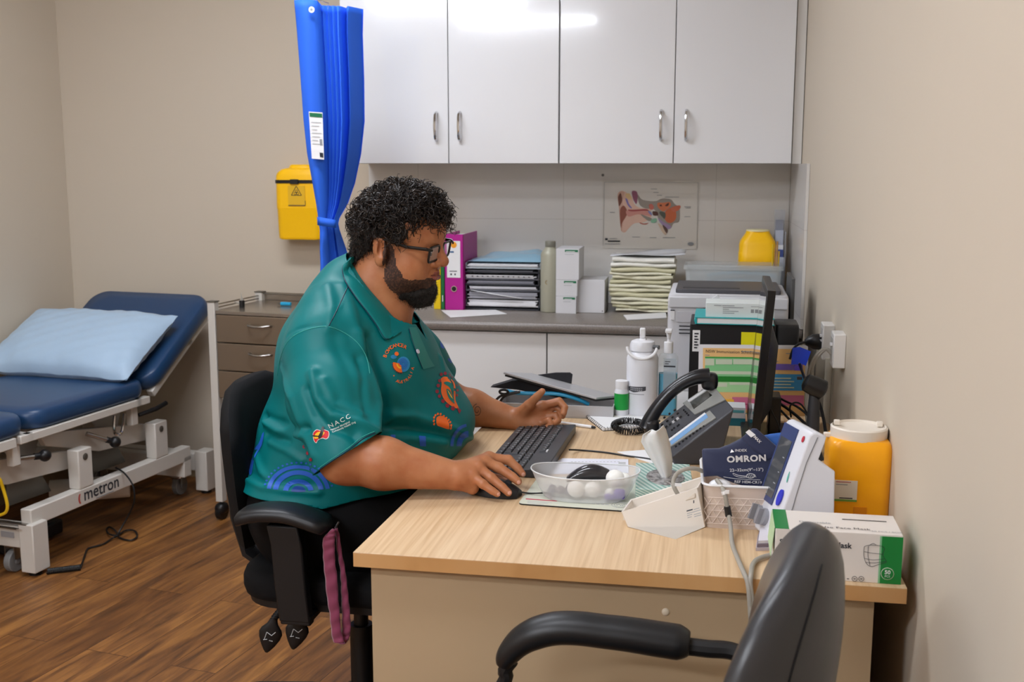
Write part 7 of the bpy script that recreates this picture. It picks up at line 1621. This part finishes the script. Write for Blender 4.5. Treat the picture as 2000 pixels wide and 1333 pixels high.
# ------------------------------------------------------------------ trousers, belt line, shoes
TRM = M('trouser_black', '#08080a', .8, spec=.2, bump=(500, .3, .0006))
tp_ = [El((-.912, YM, .635), (.188, .234, .130), .05), El((-.79, YM, .63), (.14, .215, .085), .05)]
for s_ in (-1, 1):
    hip = Vector((-.93, YM + .105 * s_, .575)); kn = Vector((-.47, YM + .125 * s_, .575)); an = Vector((-.50, YM + .125 * s_, .10)); m2 = kn.lerp(an, .4) + Vector((-.02, 0, 0))
    tp_ += [Co(v3(hip), v3(kn), .108, .078, .05), Co(v3(kn), v3(m2), .074, .071, .03), Co(v3(m2), v3(an), .071, .060, .03)]
TP, TF = sdf_mesh(tp_, .007); TN = vnorm(TP, TF); TP = TP + TN * (.003 * vnoise(TP, 30, 9))[:, None]
g = TP[:, 2] - .095; a_, f_ = clip_mesh(TP, TF, g); tr2 = mesh_obj('trousers', a_, f_, [TRM], man, BASE); q = tr2.modifiers.new('solid', 'SOLIDIFY'); q.thickness = .003; q.offset = 1
for s_ in (-1, 1):
    an = Vector((-.50, YM + .125 * s_, .10)); sp_ = [Co(v3(an + Vector((-.03, 0, -.045))), v3(an + Vector((.14, .015 * s_, -.062))), .044, .036, .02), Co(v3(an + Vector((-.02, 0, -.02))), v3(an + Vector((0, 0, .0))), .045, .046, .02)]
    a_, f_ = sdf_mesh(sp_, .007); a_[:, 2] = np.maximum(a_[:, 2], .0005); mesh_obj('shoe', a_, f_, [M('shoe_black', '#141414', .5)], man, BASE)
print('nn', nb_, nf_); print('clothes', _t.time() - _t0)
# ------------------------------------------------------------------ hair
HB = M('hair_dark', '#1b1512', .5, bump=(300, 1, .003)); HS_ = M('hair_strand', '#1a1310', .4, spec=.45); HS2 = M('hair_strand_light', '#2e231b', .4, spec=.5)
hp2 = [hE((-.004, 0, .052), (.102, .089, .083), .02), hE((.040, 0, .092), (.052, .066, .040), .03), hE((-.060, 0, .012), (.048, .068, .060), .03), hE((-.070, 0, -.030), (.030, .052, .030), .02)]
CPp, CFf = sdf_mesh(hp2, .004); CN = vnorm(CPp, CFf)
L = (CPp - np.array(HO)) @ HR / HS
zmin = np.interp(L[:, 0], [-.12, -.045, -.034, -.028, .020, .030, .042, .055, .075, .10, .14], [-.075, -.072, -.045, .026, .030, .012, .014, .050, .062, .060, .058])
zmin = zmin + np.where(L[:, 0] > .06, .012 * np.cos(L[:, 1] * 70) * 0, 0)
CPp2 = CPp + CN * (.0075 * vnoise(CPp, 120, 2) + .003 * vnoise(CPp, 300, 8))[:, None]
a_, f_ = clip_mesh(CPp2, CFf, L[:, 2] - zmin)
hair = mesh_obj('hair', a_, f_, [HB, HS_, HS2], man, BASE)
def strands(name, pts, nrm, n, ln, rad, curl, mats, parent, seed=1, grav=.5, seg=9, fwd=(0, 0, 0), lift=.5):
    rs = random.Random(seed); b = MB(mats[0])
    for i in range(n):
        k = rs.randrange(len(pts)); p = Vector(pts[k]); nn_ = Vector(nrm[k]); l_ = ln * rs.uniform(.6, 1.25)
        t0 = Vector((rs.gauss(0, 1), rs.gauss(0, 1), rs.gauss(0, 1))); t0 = (t0 - nn_ * t0.dot(nn_)).normalized()
        d0 = (nn_ * lift + t0 * .8 + Vector(fwd) + Vector((0, 0, -grav * .5))).normalized(); x, y, z = fr(d0)
        cr = curl * rs.uniform(.6, 1.3); ph = rs.uniform(0, 6.28); tw = rs.uniform(1.0, 1.9) * 2 * pi * rs.choice((-1, 1)); P_ = []
        for s_ in range(seg + 1):
            u = s_ / seg; c = p - nn_ * .003 + d0 * (l_ * u) * (1 - .3 * u) + Vector((0, 0, -grav * l_ * u * u * .6)); an = ph + tw * u
            P_.append(c + x * (cr * (cos(an) - cos(ph)) * u ** .3) + y * (cr * (sin(an) - sin(ph)) * u ** .3))
        b.tube([q_ - Vector(BASE) for q_ in P_], [rad * (1 - .75 * (s_ / seg)) for s_ in range(seg + 1)], 3, mats[0] if rs.random() > .3 else mats[1])
    return b.build(name, parent, ang=180)
# roots with normals on the clipped cap
ok = L[:, 2] > zmin + .002; A_ = CPp2[ok]; B_ = CN[ok]; LL = L[ok]
if ((A_ - A_.mean(0)) * B_).sum() < 0: B_ = -B_
top = LL[:, 2] > .045
strands('hair_curls', A_[top], B_[top], 1700, .042, .0019, .0082, [HS_, HS2], hair, 3, .3, 11, fwd=(.3, 0, .05), lift=.36)
strands('hair_sides', A_[~top], B_[~top], 1300, .022, .0010, .0040, [HS_, HS2], hair, 4, .8, 7, lift=.30)
print('hair', _t.time() - _t0)
# ------------------------------------------------------------------ beard, moustache, brows
NP = np.array(P); 
NP_, NF_ = np.array([tuple(Vector(v.co) + Vector(BASE)) for v in man.data.vertices]), Fq
BN = vnorm(NP_, NF_); hl_ = (NP_ - np.array(HO)) @ HR / HS
if ((NP_ - NP_.mean(0)) * BN).sum() < 0: BN = -BN
inh = (np.abs(hl_[:, 0]) < .15) & (np.abs(hl_[:, 1]) < .12) & (np.abs(hl_[:, 2]) < .15)
x, y, z = hl_[:, 0], np.abs(hl_[:, 1]), hl_[:, 2]
cheek = np.interp(x, [.0, .018, .026, .040, .060, .080, .100, .13], [.03, .026, .000, -.040, -.060, -.068, -.064, -.064])
neckl = np.interp(x, [.0, .02, .05, .09], [-.060, -.088, -.100, -.12])
bd = inh & (x > .010) & (z < cheek) & (z > neckl) & ~((z > -.068) & (x > .098) & (y < .030))
mo_m = inh & (x > .100) & (z > -.047) & (z < -.036) & (y < .030) & (y > .002)
sb = inh & (x > .008) & (x < .034) & (z > -.03) & (z < .028) & (y > .045)
bp_ = [hE((.076, 0, -.096), (.030, .036, .034), .03), hE((.046, 0, -.094), (.042, .060, .026), .03), hE((.018, 0, -.066), (.032, .0695, .032), .02)]
a_, f_ = sdf_mesh(bp_, .004); n_b = vnorm(a_, f_); l2 = (a_ - np.array(HO)) @ HR / HS
a2 = a_ + n_b * (.0035 * vnoise(a_, 220, 4))[:, None]
gb = np.minimum(np.interp(l2[:, 0], [0, .02, .04, .055, .07, .09, .13], [-.040, -.050, -.062, -.066, -.066, -.066, -.066]) - l2[:, 2], 1)
c_, d_ = clip_mesh(a2, f_, gb); beard = mesh_obj('beard', c_, d_, [M('beard_base', '#120d0b', .7)], man, BASE)
dn_ = gb > 0; strands('beard_hair', a2[dn_], n_b[dn_] if ((a_ - a_.mean(0)) * n_b).sum() > 0 else -n_b[dn_], 2200, .012, .0006, .0022, [HS_, HB], beard, 5, .5, 5, lift=.9)
strands('cheek_beard', NP_[bd], BN[bd], 1500, .007, .0005, .0008, [HB, HS_], beard, 6, .9, 4, lift=.35)
strands('sideburn', NP_[sb], BN[sb], 300, .008, .0004, .0006, [HB, HS_], beard, 8, .9, 4, lift=.3)
if mo_m.any(): strands('moustache', NP_[mo_m], BN[mo_m], 320, .007, .00035, .0005, [HB, HS_], beard, 9, .9, 4, lift=.3)
bro = inh & (x > .08) & (z > .026) & (z < .034) & (y > .014) & (y < .050)
if bro.any(): strands('eyebrow', NP_[bro], BN[bro], 260, .007, .00035, .0004, [HB, HS_], hair, 11, .2, 4, lift=.25)
# ------------------------------------------------------------------ glasses
GLM = M('frame_black', '#120e0e', .3); b = MB(GLM); BV = Vector(BASE)
def gl(x, y, z): return hl(x, y, z) - BV
gfx = lambda y: .112 - .035 * abs(y)
glz = .002
for s_ in (-1, 1):
    ring = [(gfx(s_ * .034 + px_), s_ * .034 + px_, glz + pz_ - .0) for px_, pz_ in rrect(.050, .034, .008, 4)]
    b.tube([gl(gfx(q_[1]) - .25 * (q_[2] - glz) * -1 * .35, q_[1], q_[2]) for q_ in ring], .0028, 6, closed=True)
    b.tube([gl(.118, s_ * .060, glz + .012), gl(.108, s_ * .073, glz + .015), gl(.06, s_ * .079, .014 + glz), gl(.01, s_ * .083, .024), gl(-.010, s_ * .084, .022), gl(-.022, s_ * .082, .006)], [.0030, .0040, .0036, .0032, .0030, .0022], 8, flat=.55, up=tuple(Hrot @ Vector((0, 1, 0))))
b.tube([gl(gfx(.01), -.010, glz + .007), gl(gfx(0) + .002, 0, glz + .009), gl(gfx(.01), .010, glz + .007)], .0030, 6)
gls = b.build('glasses', man)
b = MB(M('lens', '#d9dce2', .04, alpha=.30, coat=1))
for s_ in (-1, 1): b.poly([gl(gfx(s_ * .034 + px_) + .25 * .35 * pz_, s_ * .034 + px_, glz + pz_) for px_, pz_ in rrect(.050, .034, .008, 4)])
b.build('lens', gls)
for s_ in (-1, 1):
    e_ = MB(M('eye_white', '#d8cfc8', .2)); e_.sell(gl(.0905, .032 * s_, .005), (.0128, .0128, .0128), 1, 1, 20, 14); c = gl(.1015, .032 * s_, .000); e_.sell(c, (.0035, .0055, .0055), 1, 1, 14, 10, M('iris', '#2a1710', .2)); e_.build('eye', man)
# nails and tattoo
NAIL = M('nail', '#cf9a86', .3)
for nx, ny in ((1022, 927), (1013, 942.5), (995, 963.5), (974, 966)):
    decal('fingernail', [ell(nx, ny, 3.4, 3.8, 12, R(35))], NAIL, man, BODY, .0006, 3)
TT = M('tattoo', '#3a2a26', .6)
tt_ = []
for i in range(26):
    a = i * .42; r_ = 2 + i * .28; a2_ = a + .42; r2 = r_ + .28; w_ = .9
    tt_.append([(932 + r_ * cos(a), 802 + r_ * 1.3 * sin(a)), (932 + r2 * cos(a2_), 802 + r2 * 1.3 * sin(a2_)), (932 + (r2 + w_) * cos(a2_), 802 + (r2 + w_) * 1.3 * sin(a2_)), (932 + (r_ + w_) * cos(a), 802 + (r_ + w_) * 1.3 * sin(a))])
decal('tattoo', tt_, TT, man, BODY, .0005, 3)
print('man done', _t.time() - _t0)
# ================================================================== OFFICE CHAIR UNDER THE MAN
CF = M('chair_fabric', '#0b0b0d', .85, spec=.25, bump=(350, .4, .0008)); CPX = M('chair_plastic', '#0e0e10', .5); CR = M('armrest_rubber', '#131315', .42, bump=(200, .15, .0005))
oc = thing('office_chair', 'black fabric office swivel chair the man is sitting on', 'chair', (-.83, YM, 0))
ob = Vector((-.83, YM, 0))
b = MB(CF)
out = rrect(.47, .50, .10, 7); rings = [[(x * k + .01, y * k, z) for x, y in out] for k, z in ((.92, .440), (.985, .448), (1, .462), (1, .485), (.975, .500), (.9, .508))]; b.loft(rings); b.build('seat', oc, ang=60)
MB(CPX).loft([[(x * k + .01, y * k, z) for x, y in out] for k, z in ((.80, .415), (.95, .428), (.95, .445))]).build('seat_shell', oc)
# backrest: padded, curved
b = MB(CF)
def brg(z, hw, th, xo):
    n = 12; F_ = []; B_ = []
    for i in range(n + 1):
        y = -hw + 2 * hw * i / n; c = -.250 + xo + .24 * y * y / .23; F_.append((c + th * (1 - (2 * i / n - 1) ** 4) ** .5 * .5 + .0, y, z)); B_.append((c - th * (1 - (2 * i / n - 1) ** 4) ** .5 * .5, y, z))
    return F_ + B_[::-1][1:-1] if False else F_ + B_[::-1]
prof = [(.515, .10, .02, .0), (.53, .15, .045, -.002), (.60, .19, .065, -.006), (.68, .206, .072, -.014), (.76, .208, .072, -.02), (.81, .202, .07, -.024), (.855, .18, .062, -.026), (.893, .14, .05, -.026), (.910, .09, .025, -.024)]
b.loft([brg(z, hw, th, xo) for z, hw, th, xo in prof]); b.build('backrest', oc, ang=70)
MB(CPX).tube([(-.10, 0, .415), (-.20, 0, .415), (-.285, 0, .47), (-.31, 0, .56), (-.32, 0, .66)], [.03, .035, .035, .035, .03], 10, flat=.5, up=(1, 0, 0)).build('back_bracket', oc)
for s_ in (-1, 1):
    b = MB(CPX); y = .285 * s_
    b.loft([[(x0 + dx, y + dy * .014, z) for dx, dy in ((-.036, -1), (.036, -1), (.036, 1), (-.036, 1))] for x0, z in ((-.052, .425), (-.06, .50), (-.066, .60), (-.075, .645))])
    b.b2((-.082, min(y, 0.16 * s_), .418), (-.02, max(y, .16 * s_), .436)); b.b2((-.086, y - .013, .418), (-.016, y + .013, .44)); b.build('arm_post', oc, bevel=.004)
    b = MB(CR); rg = []
    for i in range(15):
        u = i / 14; x = -.185 + .222 * u; zc = .662 + .010 * sin(pi * min(1, u * 1.1)) - .020 * max(0, u - .55) ** 1.2 * 2 - .008 * (1 - min(1, u * 4)); k = min(1, (u * 8) ** .5 + .25) * min(1, ((1 - u) * 7) ** .5 + .25)
        rg.append([(x, y + .044 * k * math.copysign(abs(cos(a)) ** .6, cos(a)), zc + .016 * k * math.copysign(abs(sin(a)) ** .6, sin(a))) for a in [j * pi / 10 for j in range(20)]])
    b.loft(rg); b.build('armrest', oc, ang=60)
# adjustment paddles on ribbed stalks
for (px, py, tx, ty) in ((528, 1243, 560, 1178), (580, 1237, 612, 1182)):
    yl = YM - .245; a = pY(tx, ty, yl) - ob; c = pY(px + 7, py - 34, yl) - ob; e = pY(px - 8, py + 32, yl) - ob
    L_ = [a.lerp(c, i / 30) for i in range(31)]; b = MB(CPX); b.tube([a + Vector((.06, .10, .03)), a], .007, 10); b.tube(L_, [.0085 if i % 4 < 2 else .0062 for i in range(31)], 12)
    st_ = b.build('lever_stalk', oc)
    d = (e - c); x, y, z = fr(d); nrm = Vector((.25, -1, .1)).normalized(); sd = d.normalized().cross(nrm).normalized(); b = MB(CPX); rg = []
    for u, w_ in ((0, .008), (.08, .010), (.16, .013), (.30, .023), (.42, .0265), (.58, .024), (.78, .016), (.93, .008), (1, .003)):
        rg.append([c + d * u + sd * (w_ * cos(q_)) + nrm * (.008 * (min(1, w_ / .014)) * sin(q_)) for q_ in [j * pi / 8 for j in range(16)]])
    b.loft(rg); pd2 = b.build('lever_paddle', st_, ang=60)
    b = MB(M('icon_grey', '#b9bcc0', .5)); cc = c + d * .48 + nrm * .0086; ux = sd if sd.x > 0 else -sd; uy = -d.normalized()
    for q0, q1 in (((-.010, -.010), (-.008, .008)), ((-.008, .008), (.004, .002)), ((.004, .002), (.011, .012)), ((-.012, -.012), (-.004, -.009))): b.tube([cc + ux * q0[0] + uy * q0[1], cc + ux * q1[0] + uy * q1[1]], .0009, 4)
    for k in range(3): b.box(cc + ux * (.002 + .003 * k) + uy * -.011, (.002, .0006, .002))
    b.build('icon', pd2)
MB(CPX).cyl((0, 0, .10), (0, 0, .30), .028).cyl((0, 0, .29), (0, 0, .40), .018).b2((-.10, -.07, .40), (.10, .07, .42)).cyl((0, 0, .07), (0, 0, .135), .045).build('gas_column', oc)
for i in range(5):
    a = R(172 - 72 * i); d = Vector((cos(a), sin(a), 0)); s2 = Vector((-sin(a), cos(a), 0)); b = MB(CPX)
    b.loft([[d * r_ + s2 * (w_ * sx_) + Vector((0, 0, z0 + h_ * sz)) for sx_, sz in ((-1, 0), (1, 0), (.7, 1), (-.7, 1))] for r_, w_, z0, h_ in ((.03, .034, .075, .05), (.15, .028, .078, .038), (.30, .020, .066, .030), (.325, .017, .066, .024))]); lg = b.build('base_arm', oc, bevel=.004)
    c = d * .305; b = MB(CPX); 
    for k in (-1, 1): b.cyl(c + s2 * (.008 * k) + Vector((0, 0, .028)), c + s2 * (.024 * k) + Vector((0, 0, .028)), .028, n=24)
    b.cyl(c + Vector((0, 0, .03)), c + Vector((0, 0, .07)), .008); b.build('castor', lg, bevel=.003)
    rg = [[c + s2 * (.026 * sx_) + d * (.030 * cos(q_)) + Vector((0, 0, .034 + .026 * sin(q_))) for q_ in [j * pi / 8 for j in range(0, 9)]] for sx_ in (-1, 1)]
    MB(CR).loft(rg).build('castor_hood', lg, bevel=.002)
# maroon lanyard hanging beside the thigh
yl = YM - .305; lyd = thing('lanyard', 'folded maroon fabric lanyard hanging beside the office chair armrest', 'lanyard', tuple(pY(655, 1031, yl)))
LY = M('lanyard_maroon', '#7d2c4c', .6, sheen=.4, bump=(220, .3, .0008))
def strip(pts, name, off):
    rows = spline([(x0_, y0_, x1_) for x0_, y0_, x1_ in pts], 5); G = []
    for i, r_ in enumerate(rows):
        row = []
        for j in range(7):
            u = j / 6; p = pY(r_.x + (r_.z - r_.x) * u, r_.y + 2 * (u - .5), yl + off); p = Vector((p.x, p.y - .003 * sin(pi * u) + .0016 * sin(i * 1.3 + u * 3), p.z)); row.append(p)
        G.append(row)
    return MB(LY).sheet(G).build(name, lyd, world=True, solid=.0016, ang=60)
strip([(650, 1034, 656), (640, 1043, 655), (631, 1055, 654), (631, 1075, 654), (632, 1100, 655), (635, 1130, 659), (639, 1170, 661), (644, 1200, 664), (647, 1230, 666), (650, 1252, 672), (656, 1257, 674)], 'front_strap', 0)
strip([(654, 1031, 659), (656, 1050, 664), (659, 1080, 668), (664, 1110, 674), (666, 1140, 678), (667, 1170, 681), (668, 1200, 684), (668, 1230, 685), (667, 1246, 682), (662, 1256, 676)], 'rear_strap', .014)
MB(M('clip_steel', '#6f6f74', .3, .9)).tube([pY(656, 1032, yl), pY(658, 1026, yl), pY(662, 1020, yl)], .0022, 6).build('clip', lyd, world=True)

# ================================================================== VISITOR CHAIR IN THE FOREGROUND
LEA = M('leatherette', '#2b2b2e', .38, coat=.25, bump=(240, .15, .0006), coatr=.3)
vc = thing('visitor_chair', 'black vinyl armchair in the foreground with a padded oval back', 'chair', (-.10, 1.42, 0))
vb = Vector((-.10, 1.42, 0))
# back cushion: faces the left, leaning back to the right at the top
b = MB(LEA); n = 40
FA = math.radians(8)
def bc(u, v, w_):    # u across (towards far), v up, w front(-)/back(+)
    pass
T = Matrix.Translation((.205, -.045, .715)) @ Matrix.Rotation(R(8), 4, 'Y') @ Matrix.Rotation(R(-9), 4, 'Z')
rings = []
for i in range(25):
    t = -1 + 2 * i / 24; hh = max(1e-3, (1 - abs(t) ** 2.6)) ; z = .255 * t
    hw = .198 * hh ** .5 if t > 0 else .198 * (1 - abs(t) ** 5) ** .5 if abs(t) < 1 else .001
    hw = max(hw, .004); th = .056 * max(hh, .02) ** .42
    rings.append([T @ Vector((th * math.copysign(abs(cos(a)) ** .9, cos(a)) + .06 * ((hw * sin(a)) / .198) ** 2 * -1, hw * sin(a), z)) for a in [j * 2 * pi / n for j in range(n)]])
b.loft(rings); bk2 = b.build('back_cushion', vc, ang=80)
b = MB(M('seam_black', '#0e0e10', .5)); pts = []
for i in range(3, 24):
    t = -1 + 2 * i / 24; hh = max(1e-3, (1 - abs(t) ** 2.6)); hw = max(.004, .198 * hh ** .5 if t > 0 else .198 * (1 - abs(t) ** 5) ** .5); th = .0565 * max(hh, .02) ** .42; a = R(-52)
    pts.append(T @ Vector((th * abs(cos(a)) ** .9 + .06 * ((hw * sin(a)) / .198) ** 2 * -1 + .0004, hw * sin(a) * 1.003, .255 * t)))
b.tube(pts, .0013, 6); b.build('seam', bk2)
b = MB(LEA); b.loft([[(x * k - .07, y * k, z) for x, y in rrect(.46, .48, .08, 6)] for k, z in ((.93, .40), (1, .415), (1, .465), (.93, .48))]); b.build('seat', vc, ang=60)
for s_ in (1, -1):
    ya = vb.y + .25 if s_ > 0 else vb.y - .26
    sc_ = lambda px, py: Vector((pY(px, py, 1.67).x, ya, pY(px, py, 1.67).z)) - vb
    A = [(985, 1298), (992, 1280), (1015, 1255), (1045, 1238), (1085, 1228), (1130, 1228), (1180, 1234), (1230, 1240), (1280, 1248), (1325, 1255), (1347, 1258)]
    rr_ = [.014, .019, .023, .0255, .026, .026, .026, .0265, .027, .027, .018]
    pts = spline([sc_(x, y) for x, y in A], 4); rI = np.interp(np.linspace(0, 10, len(pts)), range(11), rr_)
    b = MB(CR); b.tube(pts, list(rI), 18, flat=1.25, up=(0, 1, 0)); b.build('armrest', vc, ang=60)
    b = MB(CPX); b.tube(spline([sc_(1330, 1262), sc_(1380, 1268), sc_(1440, 1276), Vector((.22, ya - vb.y - .03 * s_, sc_(1440, 1300).z))], 5), .014, 10)
    b.tube(spline([sc_(1000, 1290), sc_(986, 1310), sc_(978, 1345), Vector((-.33, ya - vb.y, .40)), Vector((-.32, ya - vb.y, .02))], 5), .012, 10); b.tube([Vector((.20, ya - vb.y - .02 * s_, .62)), Vector((.23, ya - vb.y - .02 * s_, .40)), Vector((.19, ya - vb.y - .01 * s_, .02))], .012, 10); b.build('frame', vc)
    for q_ in ((-.32, ya - vb.y, 0), (.19, ya - vb.y - .01 * s_, 0)): MB(BLACK).cyl(q_, (q_[0], q_[1], .022), .016).build('foot', vc)
MB(CPX).tube([(-.26, -.20, .39), (-.26, .2, .39)], .011).tube([(.14, -.20, .39), (.14, .2, .39)], .011).build('seat_rail', vc)
